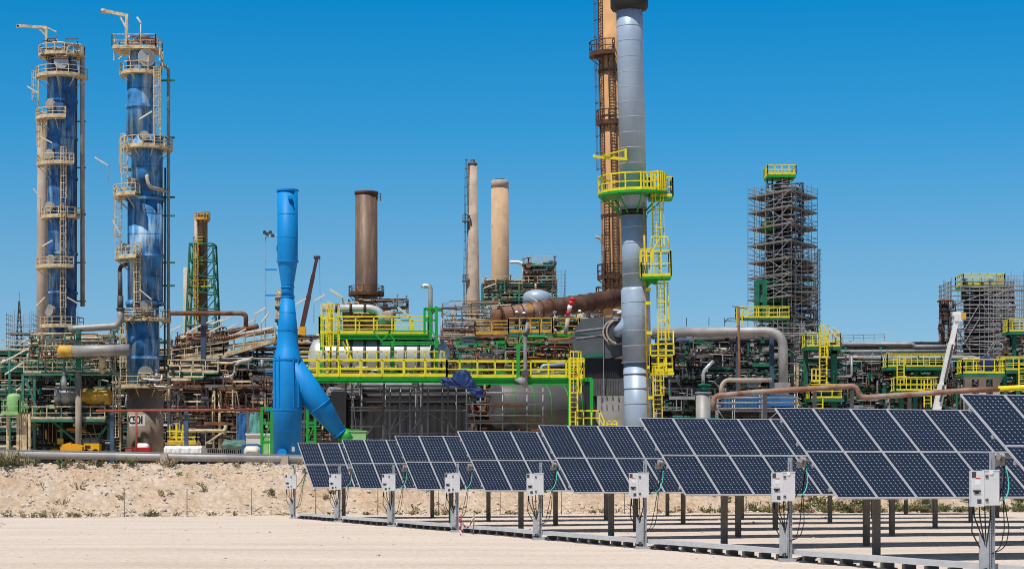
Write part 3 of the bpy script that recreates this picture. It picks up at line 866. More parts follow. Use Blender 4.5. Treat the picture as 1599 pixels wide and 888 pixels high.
def person(name, p, yaw, label, h=1.75, helmet='white', coat='workwear', lean=0):
    t = thing(name, p, label, 'person')
    mb = MB(); ux = Vector((math.cos(yaw), math.sin(yaw), 0)); fy = Vector((math.sin(yaw), -math.cos(yaw), 0))
    p = Vector(p); k = h / 1.75
    def q(x, f, z): return p + ux * (x * k) + fy * (f * k) + ZV * (z * k)
    for s_ in (-1, 1):
        mb.tube([q(.1 * s_, .10, .03), q(.1 * s_, -.04, .05), q(.1 * s_, -.01, .12), q(.1 * s_, .01, .5), q(.09 * s_, 0, .88)], [.04 * k, .055 * k, .055 * k, .07 * k, .095 * k], 10)
        mb.tube([q(.19 * s_, 0, 1.42), q(.25 * s_, .02, 1.15), q(.2 * s_, .22, .98), q(.16 * s_, .28, .98)], [.06 * k, .05 * k, .042 * k, .04 * k], 10)
    mb.tube([q(0, 0, .82), q(0, 0, 1.0), q(0, .01, 1.2), q(0, 0, 1.38), q(0, 0, 1.47), q(0, .01, 1.54)], [.15 * k, .17 * k, .185 * k, .2 * k, .13 * k, .06 * k], 12)
    mb.build('clothing', M[coat], t)
    hd = MB(); hd.vessel(q(0, .02, 1.58), q(0, .03, 1.67), .085 * k, 14, 1.0); hd.vessel(q(0, .11, 1.61), q(0, .12, 1.615), .018 * k, 6, 1)
    hd.build('head', M['skin'], t)
    he = MB(); c = q(0, .02, 1.68); he.lathe(c, [(.165 * k, 0), (.155 * k, .02 * k), (.135 * k, .025 * k), (.13 * k, .07 * k), (.09 * k, .125 * k), (.005, .145 * k)], 16); he.build('helmet', M[helmet], t)
    return t
# ================================================================== the two blue columns
rnd = random.Random(5)
# ---- slimmer column further back
d = 262.0; s_ = L(1, d)
c = Vector((X(97, d), d, PLAT)); t = thing('distillation_column', c, 'slimmer dark blue column with a small crane arm and seven cream platforms, beside the concrete chimney', 'column', 'blue refinery columns')
def at(py, px=97): return Vector((X(px, d), d, Z(py, d)))
rr_ = 22.3 * s_
q = MB(); zb = PLAT
q.lathe((c.x, c.y, 0), [(rr_ * .96, zb), (rr_ * .96, Z(455, d)), (rr_ * .97, Z(455, d) + .02), (rr_, Z(340, d)), (rr_ * 1.03, Z(122, d)), (rr_ * 1.0, Z(90, d)), (rr_ * .8, Z(80, d)), (rr_ * .4, Z(75, d)), (.05, Z(74, d))], 40)
q.build('shell', M['col_dark'], t)
for py in (157, 216, 278, 395, 456):
    q = MB(); q.ringdeck(at(py), rr_ * .98, rr_ * 1.10, .25, n=36); q.build('stiffener_ring', M['col_dark'], t)
for (py, xl, xr, a0, a1) in ((121, 57, 122, 165, 375), (187, 49, 97, 150, 290), (258, 58, 110, 165, 310), (340, 65, 118, 175, 345), (418, 57, 108, 165, 308), (510, 63, 128, 150, 360)):
    r1 = max(97 - xl, xr - 97) * s_; r1 = min(r1, rr_ * 1.85)
    round_platform(t, at(py), rr_ * 1.02, r1, a0, a1)
round_platform(t, at(88), rr_ * .3, 36 * s_, 0, 360, h=1.15)
for py, px, ra in ((102, 101, 11), (167, 86, 8), (245, 85, 8), (326, 85, 8), (408, 87, 8), (486, 85, 9)):
    a = -90 + math.degrees(math.asin(max(-1, min(1, (px - 97) / 24.0))))
    manhole(t, at(py), rr_, a, ra * s_, 'alu' if ra > 10 else 'dullalu')
for (px, p0, p1) in ((104.5, 340, 243), (104, 418, 330), (104, 510, 400), (70, 258, 187), (63, 187, 118)):
    q = MB(); a = -90 + math.degrees(math.asin(max(-.95, min(.95, (px - 97) / 27.0))))
    b = rpt(at(p0), rr_ * 1.12, a); e = rpt(at(p1), rr_ * 1.12, a)
    if px < 72: b.x = e.x = X(px, d); b.y = e.y = d - 1.2
    q.ladder(b, e, Vector((math.cos(R(a)), math.sin(R(a)), 0)), .6, True, .05); q.build('caged_ladder', M['cream'], t)
q = MB(); q.pipe([at(78, 104), at(71, 112), at(71, 128.5), at(478, 128.5) + Vector((0, .2, 0))], 3.6 * s_, 16, 1.1); q.build('overhead_pipe', M['dullalu'], t)
q = MB(); q.pipe([at(110, 119.5), at(480, 118.5)], 1.4 * s_, 10); q.build('riser_pipe', M['dkgrey'], t)
q = MB()
for py in (118, 190, 262, 335, 410, 470): q.beam(at(py, 112), at(py, 134), .12, .18)
q.build('pipe_guides', M['teal'], t)
q = MB(); q.beam(at(88, 72.5), at(43, 72.5), .32, .32); q.beam(at(40.5, 27), at(43.5, 74), .3, .34); q.beam(at(43.5, 74), at(50, 88), .16, .16); q.beam(at(56, 72), at(44, 60), .2, .2); q.beam(at(39.5, 28), at(43.5, 28), .3, .3)
q.build('davit_crane', M['cream'], t)
for (px, py, sd, an) in ((57, 145, -1, 30), (79, 223, -1, 28), (64, 306, -1, 55), (80, 383, 1, 28), (70, 473, 1, 45), (119, 471, -1, 30)):
    slant_lamp(t, at(py, px) - Vector((0, 2.2, 0)), 1.5, an, sd, 2.2)
clutter(t, ((c.x - 2.2, d - 2.6, Z(100, d)), (c.x + 2.4, d - 1.9, Z(66, d))), 22, ['rust', 'cream', 'dkgrey'], rnd, .03, .1, lmax=1.5)

# ---- the column marked C501
d = 235.0; s_ = L(1, d)
cxp = 227.0
c = Vector((X(cxp, d), d, PLAT)); t = thing('distillation_column', c, 'broad blue column on a concrete skirt marked C501, with many cream platforms and ladders', 'column', 'blue refinery columns')
def cxa(py): return 227.0 if py > 300 else (229.5 if py > 213 else 220.0)
def at(py, px=None): return Vector((X(cxa(py) if px is None else px, d), d, Z(py, d)))
R1 = 28.0 * s_; R2 = 24.5 * s_; R3 = 21.5 * s_
q = MB(); q.lathe((c.x, c.y, 0), [(R1 * 1.0, PLAT - .3), (R1 * 1.0, Z(608, d))], 48); q.build('skirt', M['skirt'], t)
q = MB(); q.lathe((c.x - .3, c.y, 0), [(R1 * .92, Z(608, d) + .01), (R1 * .92, Z(505, d)), (R1 * .9, Z(500, d)), (R1 * .9, Z(470, d))], 48); q.build('lower_shell', M['col_blue'], t)
q = MB(); q.lathe((c.x, c.y, 0), [(R1 * .98, Z(470, d)), (R1 * .98, Z(310, d))], 48)
q.lathe((X(229.5, d), c.y, 0), [(R2, Z(310, d)), (R2, Z(213, d))], 44); q.build('shell', M['col_blue'], t)
q = MB(); q.lathe((X(220, d), c.y, 0), [(R3 * 1.04, Z(213, d)), (R3, Z(165, d)), (R3, Z(98, d)), (R3 * .8, Z(84, d)), (R3 * .3, Z(77, d)), (.02, Z(76, d))], 44); q.build('upper_shell', M['col_blue'], t)
for py, r in ((165, R3), (310, R1), (398, R1 * .99), (472, R1), (557, R1 * .92)):
    q = MB(); q.ringdeck(at(py), r * .98, r * 1.07 + .05, .3, n=40); q.build('stiffener_ring', M['col_blue'], t)
for (py, r1, a0, a1, r0) in ((116, 33, 150, 400, R3), (232, 40, 140, 402, R2), (307, 50, 150, 262, R2), (404, 47, 150, 262, R1), (500, 40, 130, 400, R1), (604, 45, 0, 360, R1)):
    round_platform(t, at(py), r0 * 1.03, r1 * s_, a0, a1)
sq_platform(t, X(181, d), X(248, d), d - 2.3, d + 2.3, Z(79, d), h=1.35)
q = MB()
for px in (183, 207, 236, 254): q.beam(at(79, px) + Vector((0, -1.9, 0)), at(100, px) + Vector((0, -1.9, 0)), .14, .14)
q.beam(at(82, 207) + Vector((0, -1.9, 0)), at(98, 190) + Vector((0, -1.9, 0)), .12, .12); q.beam(at(84, 256) + Vector((0, -1, 0)), at(112, 256) + Vector((0, -1, 0)), .25, .25)
q.build('platform_props', M['cream'], t)
for py, px, ra, m in ((95, 233, 14, 'alu'), (218, 231, 8, 'dullalu'), (585, 232, 12, 'dullalu'), (480, 233, 10, 'dullalu'), (287, 212, 7, 'dullalu'), (388, 196, 7, 'dullalu')):
    a = -90 + math.degrees(math.asin(max(-.9, min(.9, (px - cxa(py)) / 28.0)))); manhole(t, at(py), R3 if py < 213 else R1 * .95, a, ra * s_, m)
for (px, p0, p1) in ((249, 232, 108), (220, 505, 388), (197, 606, 492), (200, 307, 225), (189, 404, 300)):
    b = at(p0, px) + Vector((0, -R1 * 1.05, 0)); e = at(p1, px) + Vector((0, -R1 * 1.05, 0))
    if px < 200 or px > 245: b.y = e.y = d - R1 * .75
    if px == 182: b, e = P(183, p0, 229), P(183, p1, 229)
    q = MB(); q.ladder(b, e, (0, -1, 0), .7, True, .055 if px != 182 else .085, hoop=1.1); q.build('caged_ladder', M['cream'], t)
q = MB(); q.pipe([at(212, 205), at(214, 188), at(262, 188), at(266, 205)], 2.6 * s_, 12, .9); q.build('side_pipe', M['dullalu'], t)
q = MB(); q.pipe([at(412, 205), at(414, 187), at(470, 187), at(520, 190)], 3.2 * s_, 12, .9); q.build('side_pipe', M['rust'], t)
q = MB(); q.pipe([at(100, 252), at(106, 263), at(560, 263)], 2.6 * s_, 12, 1); q.build('riser_pipe', M['grey'], t)
q = MB(); q.pipe([at(262, 258), at(300, 258), at(590, 257)], 1.5 * s_, 10, 1); q.build('riser_pipe', M['dkgrey'], t)
q = MB(); q.pipe([at(278, 235) + Vector((0, -R2 * 1.0, 0)), at(280, 235) + Vector((0, -R2 - .8, 0)), at(297, 239) + Vector((0, -R2 - .8, 0)), at(299, 262)], 2.8 * s_, 12, .7); q.build('reflux_pipe', M['palecon'], t)
q = MB()
for py in (126, 215, 308, 337, 410, 446, 557): q.beam(at(py, 252), at(py, 273), .14, .2)
q.build('pipe_guides', M['dkgreen'], t)
q = MB(); q.beam(at(79, 197), at(24, 198), .32, .32); q.beam(at(17, 162), at(25, 200), .3, .34); q.beam(at(42, 196), at(27, 188), .2, .2); q.tube([at(17.5, 161.5) - ZV * .2, at(17.5, 161.5) + ZV * .2], .3, 10)
q.build('davit_crane', M['cream'], t)
q = MB(); q.bar(at(79, 219) , at(34, 220), .05, 6); q.beam(at(36, 220), at(27, 214), .2, .2); q.build('mast_lamp', M['lampwhite'], t)
for (px, py, sd, an) in ((166, 258, -1, 32), (234, 187, 1, 30), (189, 359, -1, 60), (234, 463, -1, 40), (178, 597, -1, 15)):
    slant_lamp(t, at(py, px) - Vector((0, 2.8, 0)), 1.7, an, sd, 2.0)
clutter(t, ((X(205, d), d - 2.2, Z(80, d)), (X(245, d), d + 1, Z(58, d))), 18, ['rust', 'redpipe', 'dkgrey', 'white'], rnd, .03, .1, lmax=1.2)
clutter(t, ((X(225, d), d - 3.4, Z(606, d)), (X(266, d), d - 2.5, Z(585, d))), 14, ['rust', 'cream', 'white'], rnd, .03, .1, lmax=1.4)
clutter(t, ((X(196, d), d - 3.0, Z(500, d)), (X(262, d), d - 2.3, Z(478, d))), 16, ['cream', 'dkgrey', 'rust'], rnd, .03, .08, lmax=1.4)
for py, r in ((140, R3), (190, R3), (262, R2), (335, R1 * .98), (367, R1 * .98), (432, R1 * .98), (528, R1 * .92), (580, R1 * .92)):
    q = MB(); q.ringdeck(at(py), r * .97, r * 1.006, .07, n=40); q.build('plate_seam', M['col_dark'], t)
# painted name board bent round the skirt
an0 = -90 + math.degrees(math.asin((215.5 - 227) / 28.0))
q = MB(); w_ = 30; zc = Z(656.5, d)
q.lathe((c.x, c.y, zc), [(R1 * 1.006, -9 * s_), (R1 * 1.006, 8.5 * s_)], 12, 0, an0 - 26, an0 + 33, cap=False); q.build('name_board', M['white'], t)
for ch, off in zip('C501', (-15, -1.5, 11.5, 23)):
    a = an0 + off; p = rpt(Vector((c.x, c.y, zc)), R1 * 1.012, a)
    text_mesh(ch, 1.22, p, (R(90), 0, R(a + 90)), M['black'], t, 'lettering')

# ---- concrete chimney beside the first column
d = 285.0
c = Vector((X(66, d), d, PLAT)); t = thing('concrete_chimney', c, 'slender beige concrete chimney standing behind the slimmer blue column', 'chimney')
q = MB(); q.lathe((c.x, c.y, 0), [(L(10, d), PLAT - .3), (L(7.5, d), Z(196, d)), (L(6.2, d), Z(194, d)), (L(6.2, d), Z(200, d))], 28); q.build('shaft', M['palecon'], t)

# ================================================================== left-hand structures at plant level
d = 222.0
def pq(px, py, dd=0): return P(px, py, d, dd)
t = thing('steel_structure', Vector((X(85, d), d, PLAT)), 'teal steel frame with cream railings holding vessels, beneath the two blue columns', 'steel frame')
x0, x1 = X(36, d), X(176, d)
for px in (36, 54, 96, 133, 170):
    if px == 133: continue
    for dy in (0, 5.5):
        q = MB(); q.beam((X(px, d), d + dy, PLAT), (X(px, d), d + dy, Z(583 if px < 140 else 640, d)), .28, .28); q.build('column', M['teal'], t)
q = MB(); q.lathe((X(133, d), d - 3.4, 0), [(L(5, d), PLAT), (L(5, d), Z(583, d))], 8); q.build('concrete_column', M['concrete'], t)
q = MB(); q.beam(pq(133, 583, -3.4), pq(133, 517, -3.4), .5, .4); q.ibeam(pq(119, 580), pq(119, 522), .3, .3); q.build('green_upright', M['dkgreen'], t)
for (pa, pb) in (((105, 583), (129, 606)), ((83, 657), (127, 695)), ((168, 604), (143, 640)), ((187, 512), (140, 567)), ((41, 590), (60, 640)), ((168, 665), (150, 690))):
    q = MB(); q.beam(pq(*pa, -.4), pq(*pb, -.4), .22, .22); q.build('brace', M['teal'], t)
for py, xa, xb in ((655, 38, 172), (582, 38, 172)):
    fy = 3.0 if py > 600 else .3
    q = MB(); q.box2((X(xa, d), d - fy, Z(py, d) - .28), (X(xb, d), d + 5.5, Z(py, d))); q.build('deck', M['teal'], t)
    q = MB(); q.rail([(X(xa, d), d - fy + .1, Z(py, d)), (X(xb, d), d - fy + .1, Z(py, d))], 1.3, 1.6, .05, .25); q.build('railing', M['cream'], t)
q = MB(); q.box2((X(60, d), d + 1, Z(690, d)), (X(170, d), d + 8, Z(660, d))); q.build('plinth', M['backdark'], t)
clutter(t, ((X(40, d), d + .5, Z(578, d)), (X(166, d), d + 7, Z(520, d))), 50, ['dkgrey', 'cream', 'teal', 'rust', 'dullalu'], rnd, .05, .2)
clutter(t, ((X(40, d), d + .5, Z(655, d)), (X(166, d), d + 7, Z(600, d))), 45, ['dkgrey', 'black', 'teal', 'rust', 'ltgreen'], rnd, .06, .25)
clutter(t, ((X(40, d), d + .0, PLAT), (X(166, d), d + 4, Z(660, d))), 50, ['dkgrey', 'black', 'yellow', 'rust', 'ochre'], rnd, .06, .22)
q = MB(); q.ladder(P(182.5, 706, 220.5), P(182.5, 598, 220.5), (0, -1, 0), .75, True, .07, hoop=1.3, start=1.6); q.build('caged_ladder', M['cream'], t)
q = MB(); q.beam(P(168, 655, 220.5), P(184, 655, 220.5), .15, .2); q.beam(P(168, 600, 220.5), P(184, 600, 220.5), .15, .2); q.build('ladder_bracket', M['teal'], t)
# vessels resting in the frame
def vessel_thing(name, pa, pb, rpx, dd, m, label, cat, dome=.35, bands=0, bandm='dkgrey', flat=False, dy=0.0):
    a, b = P(pa[0], pa[1], dd, dy), P(pb[0], pb[1], dd, dy)
    v = thing(name, (a + b) / 2 - ZV * L(rpx, dd), label, cat)
    q = MB(); r = L(rpx, dd)
    if flat: q.tube([a, b], r, 32)
    else: q.vessel(a, b, r, 32, dome)
    q.build('shell', M[m], v)
    ax = (b - a).normalized()
    for k in range(bands):
        q = MB(); p = a.lerp(b, (k + .5) / bands); q.tube([p - ax * .09, p + ax * .09], r * 1.03, 32); q.build('band', M[bandm], v)
    for k in (.2, .8):
        q = MB(); p = a.lerp(b, k); q.box((p.x, p.y, p.z - r * 1.1), (.4, r * 1.6, r * .9)); q.build('saddle', M['dkgrey'], v)
    return v
vessel_thing('horizontal_vessel', (88, 617), (120, 617), 14.5, 220.3, 'dullalu', 'dull grey drum with a flat near end lying on the cream-railed deck', 'vessel', flat=True, bands=2, bandm='grey')
vessel_thing('horizontal_vessel', (123, 619), (170, 619), 13, 220.6, 'ochre', 'long ochre yellow vessel behind the concrete column, between the grey drum and the C501 skirt', 'vessel')
v = thing('pipe_run', P(95, 548, 224), 'fat grey pipe with an ochre end cap running towards the broad blue column', 'pipe')
q = MB(); q.tube([P(110, 548, 217), P(203, 546, 217)], L(8.8, 217), 20); q.build('pipe', M['dullalu'], v)
q = MB(); q.vessel(P(94, 548, 217), P(112, 548, 217), L(9.4, 217), 20); q.build('end_cap', M['ochre'], v)
q = MB(); q.tube([P(160, 556, 217), P(160, 580, 219)], L(5, 217), 14); q.build('support_stub', M['cream'], v)
v = thing('pipe_run', P(110, 513, 226), 'grey pipe bending up beside the broad blue column above the ochre-capped pipe', 'pipe')
q = MB(); q.pipe([P(108, 514, 219), P(118, 513, 219), P(183, 509, 219), P(188.5, 497, 219), P(188.5, 482, 219)], L(5.6, 219), 18, 1.0); q.build('pipe', M['dullalu'], v)
q = MB(); q.tube([P(188.5, 484, 219), P(188.5, 481, 219)], L(7, 219), 18); q.tube([P(188, 482, 219), P(188, 462, 219)], L(4.8, 219), 14); q.tube([P(188, 462, 219), P(187.5, 425, 219)], L(3.4, 219), 12); q.build('upper_pipe', M['dkgrey'], v)
v = thing('vent_stack', P(100, 602, 221), 'thin teal vent pipe with a grey hopper foot rising over the grey drum', 'vent pipe')
q = MB(); q.tube([P(100, 604, 217.6), P(100, 596, 218), P(100, 580, 218), P(100, 572, 218)], [L(5, 218), L(4.6, 218), L(2.2, 218), L(1.8, 218)], 14); q.build('hopper', M['grey'], v)
q = MB(); q.tube([P(100, 572, 218), P(101, 520, 218)], L(1.6, 218), 10); q.build('pipe', M['teal'], v)
v = thing('pale_green_tank', P(22, 642, 215), 'pale green upright tank with a domed top on a small railed platform', 'tank')
q = MB(); q.vessel(P(22, 640, 215), P(22, 620, 215), L(11, 215), 24, .6); q.build('shell', M['ltgreen'], v)
sq_platform(v, X(10, 215), X(38, 215), 212.5, 217.5, Z(645, 215), 'ltgreen', 'ltgreen', h=1.3)
for px in (12, 36, 28, 33, 40, 46):
    q = MB(); q.beam(P(px, 646, 213.5), (X(px, 213.5), 213.5, PLAT), .25, .25); q.build('leg', M['cream'], v)
# deeper process frames that fill the view behind
for (xa, xb, dd, tops, lb, colr) in ((-20, 200, 244, (690, 668, 640, 612, 585, 566), 'dim green process frame full of piping behind the grey drum and ochre vessel', 'teal'), (196, 300, 250, (690, 660, 632, 604, 580, 556), 'dim grey process frame full of piping behind the C501 skirt', 'dkgrey')):
    t = thing('process_frame', Vector((X((xa + xb) / 2, dd), dd, PLAT)), lb, 'steel frame')
    zz = [PLAT] + [Z(k, dd) for k in tops]
    frame_unit(t, X(xa, dd), X(xb, dd), dd, dd + 7, zz, colr, 3.2, 'black', 'cream', rnd, .35, .24, .7)
    for z in zz[1:-1]:
        pipe_bank(t, X(xa, dd), X(xb, dd), dd - .6, dd + 5, z + .15, 5, ['dkgrey', 'rust', 'black', 'cream', 'dullalu', 'ltgreen'], rnd, .08, .24, .3, 2)
    clutter(t, ((X(xa, dd), dd - .8, PLAT), (X(xb, dd), dd + 5, zz[-1] + 1.2)), int((xb - xa) * 1.1), ['dkgrey', 'black', 'cream', 'rust', 'teal', 'white', 'scaf'], rnd, .04, .16, lmax=4)
# green frame and lamps far at the left edge
d2 = 232.0
t = thing('steel_equipment_frame', Vector((X(8, d2), d2, PLAT)), 'older teal frame crowded with railings and small pipes behind the pale green tank', 'steel frame')
frame_unit(t, X(-30, d2), X(60, d2), d2, d2 + 7, [PLAT, Z(668, d2), Z(610, d2), Z(575, d2), Z(548, d2)], 'teal', 2.6, 'dkgrey', 'cream', rnd, .5, .28, 1.0)
clutter(t, ((X(-30, d2), d2 + .3, PLAT), (X(58, d2), d2 + 6, Z(550, d2))), 120, ['teal', 'cream', 'dkgrey', 'white', 'scaf', 'black'], rnd, .04, .16)
t = thing('tube_scaffold', Vector((X(30, 228), 228, PLAT)), 'tall thin tube scaffold around a lattice mast near the wooded hill', 'scaffold')
scaffold(t, [(X(10, 245), 245), (X(50, 245), 245), (X(50, 245), 248), (X(10, 245), 248), (X(10, 245), 245)], [Z(580, 245), Z(560, 245), Z(540, 245), Z(521, 245), Z(505, 245)], rr=rnd, nb=3)
for py in (540, 521):
    q = MB(); q.box2((X(10, 245), 245, Z(py, 245)), (X(50, 245), 248, Z(py, 245) + .15)); q.build('boards', M['plank'], t)
q = MB()
for sx in (-1, 1):
    for sy in (-1, 1): q.beam(P(30 + sx * 6, 570, 246.5, sy * .4), P(30 + sx * .6, 470, 246.5, sy * .05), .08, .08)
for k in range(9): q.beam(P(30 - 6 * (1 - k / 9), 570 - k * 11, 246.5), P(30 + 6 * (1 - (k + 1) / 9), 570 - (k + 1) * 11, 246.5), .05, .05); q.beam(P(30 + 6 * (1 - k / 9), 570 - k * 11, 246.5), P(30 - 6 * (1 - (k + 1) / 9), 570 - (k + 1) * 11, 246.5), .05, .05)
q.bar(P(30, 475, 246.5), P(30, 455, 246.5), .03, 5)
q.build('lattice_mast', M['dkgrey'], t)
for k, (px, py, an, ln) in enumerate(((33, 550, 28, 3.0), (52, 545, 45, 2.0), (22, 575, 32, 2.4), (38, 600, 35, 2.2), (14, 560, 25, 2), (64, 540, 40, 2.2), (45, 528, 28, 2.0))):
    lone_lamp(px, py, 226 + k * .5, 1, an, ln, 2.0, 'slanted white tube lamp over the teal frame next to the pale green tank', 'tube lamps by the green tank')

# ---- plant yard machines in front of the left structures
d = 205.0
v = thing('mini_excavator', P(130, 703, d), 'yellow compact excavator with a dark glazed cab parked under the cream-railed deck', 'excavator')
q = MB(); q.box2((X(134, d), d - 1.0, Z(703, d)), (X(158, d), d + 1, Z(692, d))); q.build('counterweight', M['excyellow'], v)
q = MB(); q.box2((X(97, d), d - .8, Z(703, d)), (X(131, d), d + .8, Z(697, d))); q.beam(P(98, 698, d), P(112, 694, d), .5, .5); q.beam(P(112, 695, d), P(133, 698, d), .4, .4); q.build('boom', M['excyellow'], v)
q = MB(); pts = [P(130, 692, d), P(131, 686, d), P(137, 683.5, d), P(152, 683.5, d), P(158, 690, d), P(158, 692.2, d)]
fr = [p + Vector((0, -.9, 0)) for p in pts]; bk = [p + Vector((0, .9, 0)) for p in pts]; n_ = len(pts)
q.add(fr + bk, [tuple(range(n_)), tuple(reversed(range(n_, 2 * n_)))] + [(i, i + n_, (i + 1) % n_ + n_, (i + 1) % n_) for i in range(n_)]); q.build('cab', M['glassdk'], v)
q = MB()
for a, b in zip(fr, fr[1:]): q.beam(a + Vector((0, -.02, 0)), b + Vector((0, -.02, 0)), .09, .09)
q.beam(P(143, 684, d, -.93), P(143, 692, d, -.93), .08, .08); q.build('cab_frame', M['black'], v)
q = MB(); q.box((X(140, d), d - 1.02, Z(697.5, d)), (.55, .02, .3)); q.build('panel_badge', M['black'], v)
q = MB()
for px in (138, 152): q.tube([P(px, 706, d, -1.0), P(px, 706, d, 1.0)], .33, 14)
q.box2((X(136, d), d - 1.02, Z(710, d)), (X(157, d), d - .5, Z(704, d))); q.build('tracks', M['black'], v)
v = thing('engine_unit', P(168, 703, 206), 'black engine skid packed with hoses beside the yellow excavator', 'machine')
q = MB(); q.box2((X(160, 206), 205.3, PLAT), (X(178, 206), 207, Z(694, 206))); q.build('body', M['black'], v)
clutter(v, ((X(159, 206), 205, Z(704, 206)), (X(180, 206), 206.5, Z(688, 206))), 24, ['black', 'dkgrey', 'grey'], rnd, .04, .12, lmax=.8)
v = thing('skip_container', P(222, 706, 190), 'small bright red skip with a rounded white cover in front of the C501 skirt', 'skip')
q = MB(); x0, x1 = X(209, 190), X(235, 190); z0, z1 = Z(709, 190), Z(698.5, 190)
q.add([(x0 + .1, 189.4, z0), (x1 - .1, 189.4, z0), (x1 - .1, 191, z0), (x0 + .1, 191, z0), (x0, 189.2, z1), (x1, 189.2, z1), (x1, 191.2, z1), (x0, 191.2, z1)], [(3, 2, 1, 0), (4, 5, 6, 7), (0, 1, 5, 4), (1, 2, 6, 5), (2, 3, 7, 6), (3, 0, 4, 7)]); q.build('body', M['red'], v)
q = MB(); q.vessel((x0 + .45, 190.2, z1), (x1 - .45, 190.2, z1), .42, 16, .8); q.build('cover', M['white'], v)
v = thing('crate', P(202, 704, 191), 'low dark red crate next to the bright red skip', 'crate')
q = MB(); q.box2((X(197, 191), 190.5, PLAT), (X(207, 191), 191.5, Z(698, 191))); q.box2((X(196.6, 191), 190.45, Z(698.5, 191)), (X(207.4, 191), 191.55, Z(697.3, 191))); q.build('body', M['redpipe'], v)
v = thing('tarped_container', P(288, 710, 165), 'long white covered container with folded sheeting along the crest pipe', 'container')
x0, x1 = X(259, 165), X(317, 165); q = MB()
prof = [(164, Z(712, 165)), (164, Z(700, 165)), (164.6, Z(696, 165)), (166, Z(695.3, 165)), (167, Z(700, 165)), (167, Z(712, 165))]
vs = []
for i in range(13):
    x = x0 + (x1 - x0) * i / 12
    for (y, z) in prof: vs.append((x, y + .04 * math.sin(i * 2.1 + z * 3), z + .02 * math.sin(i * 1.7)))
q.add(vs, [(i * 6 + j, (i + 1) * 6 + j, (i + 1) * 6 + j + 1, i * 6 + j + 1) for i in range(12) for j in range(5)]); q.add([vs[j] for j in range(6)], [tuple(range(6))]); q.add([vs[72 + j] for j in range(6)], [tuple(reversed(range(6)))])
q.build('sheeting', M['white'], v)
v = thing('site_barrier', P(350, 712, 160), 'grey steel barrier fencing by the green tarpaulin heap', 'barrier')
q = MB()
for k in range(22): q.beam(P(318 + k * 3.1, 714, 160), P(318 + k * 3.1, 699, 160), .03, .03)
q.beam(P(318, 700, 160), P(384, 700, 160), .05, .05); q.beam(P(318, 710, 160), P(384, 710, 160), .05, .05); q.build('bars', M['grey'], v)
def lump(name, pts, d_, m, label, cat, seed=1, depth=2.0, amp=.12, fine=False):
    """a sheet-covered heap: an outline given real depth with folds"""
    r = random.Random(seed); q = MB(); n = len(pts)
    v = thing(name, P(sum(p[0] for p in pts) / n, max(p[1] for p in pts), d_), label, cat)
    if fine:
        pts = [(a[0] + (b[0] - a[0]) * k / 3 + r.uniform(-1.6, 1.6) * (k > 0), a[1] + (b[1] - a[1]) * k / 3 + r.uniform(-1.6, 1.6) * (k > 0)) for a, b in zip(pts, pts[1:] + pts[:1]) for k in range(3)]; n = len(pts)
    rows = 7; vs = []
    for k in range(rows):
        f_ = k / (rows - 1); sc = math.sin(math.pi * (.16 + .68 * f_)) ** .5
        cxm = sum(p[0] for p in pts) / n; cym = max(p[1] for p in pts)
        for (px, py) in pts:
            vs.append(P(cxm + (px - cxm) * sc, cym + (py - cym) * sc, d_, (f_ - .5) * depth) + Vector((r.uniform(-amp, amp), r.uniform(-amp, amp) * 1.5, r.uniform(-amp, amp) * .6)))
    fs = [(k * n + i, k * n + (i + 1) % n, (k + 1) * n + (i + 1) % n, (k + 1) * n + i) for k in range(rows - 1) for i in range(n)]
    fs += [tuple(reversed(range(n))), tuple((rows - 1) * n + i for i in range(n))]
    q.add(vs, [f[::-1] for f in fs]); o = q.build('sheet', M[m], v)
    sub = o.modifiers.new('smooth', 'SUBSURF'); sub.levels = 1; sub.render_levels = 1
    return v
lump('covered_heap', [(342, 699), (346, 690), (352, 684), (360, 688), (366, 685), (374, 688), (383, 685), (388, 692), (390, 700), (366, 701)], 158, 'greentarp', 'low heap under a crumpled grey green tarpaulin behind the barrier', 'tarpaulin', 3)
# ================================================================== pipe racks between the columns and the blue stack
rnd = random.Random(21)
d = 200.0
t = thing('pipe_rack', Vector((X(345, d), d, PLAT)), 'crowded rack of rusty and grey pipes between the C501 skirt and the blue stack', 'pipe rack')
x0, x1 = X(264, d), X(430, d)
zs = [PLAT, Z(672, d), Z(640, d), Z(604, d), Z(572, d)]
frame_unit(t, x0, x1, d, d + 9, zs, 'dkgrey', 5.0, 'black', 'cream', rnd, .2, .3, 0)
for z, n, ml in ((Z(676, d), 4, ['rust', 'rustpipe', 'dkgrey']), (Z(641, d), 6, ['rust', 'dullalu', 'rustpipe']), (Z(606, d), 7, ['rustpipe', 'dullalu', 'cream', 'teal'])):
    pipe_bank(t, x0, x1, d - .4, d + 6, z, n, ml, rnd, .08, .26, .35, 3)
clutter(t, ((x0, d - .6, PLAT), (x1, d + 5, Z(645, d))), 80, ['rust', 'dkgrey', 'rustpipe', 'cream', 'black'], rnd, .05, .17)
clutter(t, ((x0, d - .4, Z(640, d)), (x1, d + 6, Z(560, d))), 80, ['dkgrey', 'black', 'teal', 'scaf', 'rust'], rnd, .05, .16)
for (xa, xb, py) in ((268, 322, 591), (268, 345, 583)):
    q = MB(); q.box2((X(xa, d), d - 2, Z(py, d) - .15), (X(xb, d), d, Z(py, d))); q.build('walkway_deck', M['dkgreen'], t)
    q = MB(); q.rail([(X(xa, d), d - 2, Z(py, d)), (X(xb, d), d - 2, Z(py, d))], 1.2, 1.3, .05, .2); q.build('railing', M['cream'], t)
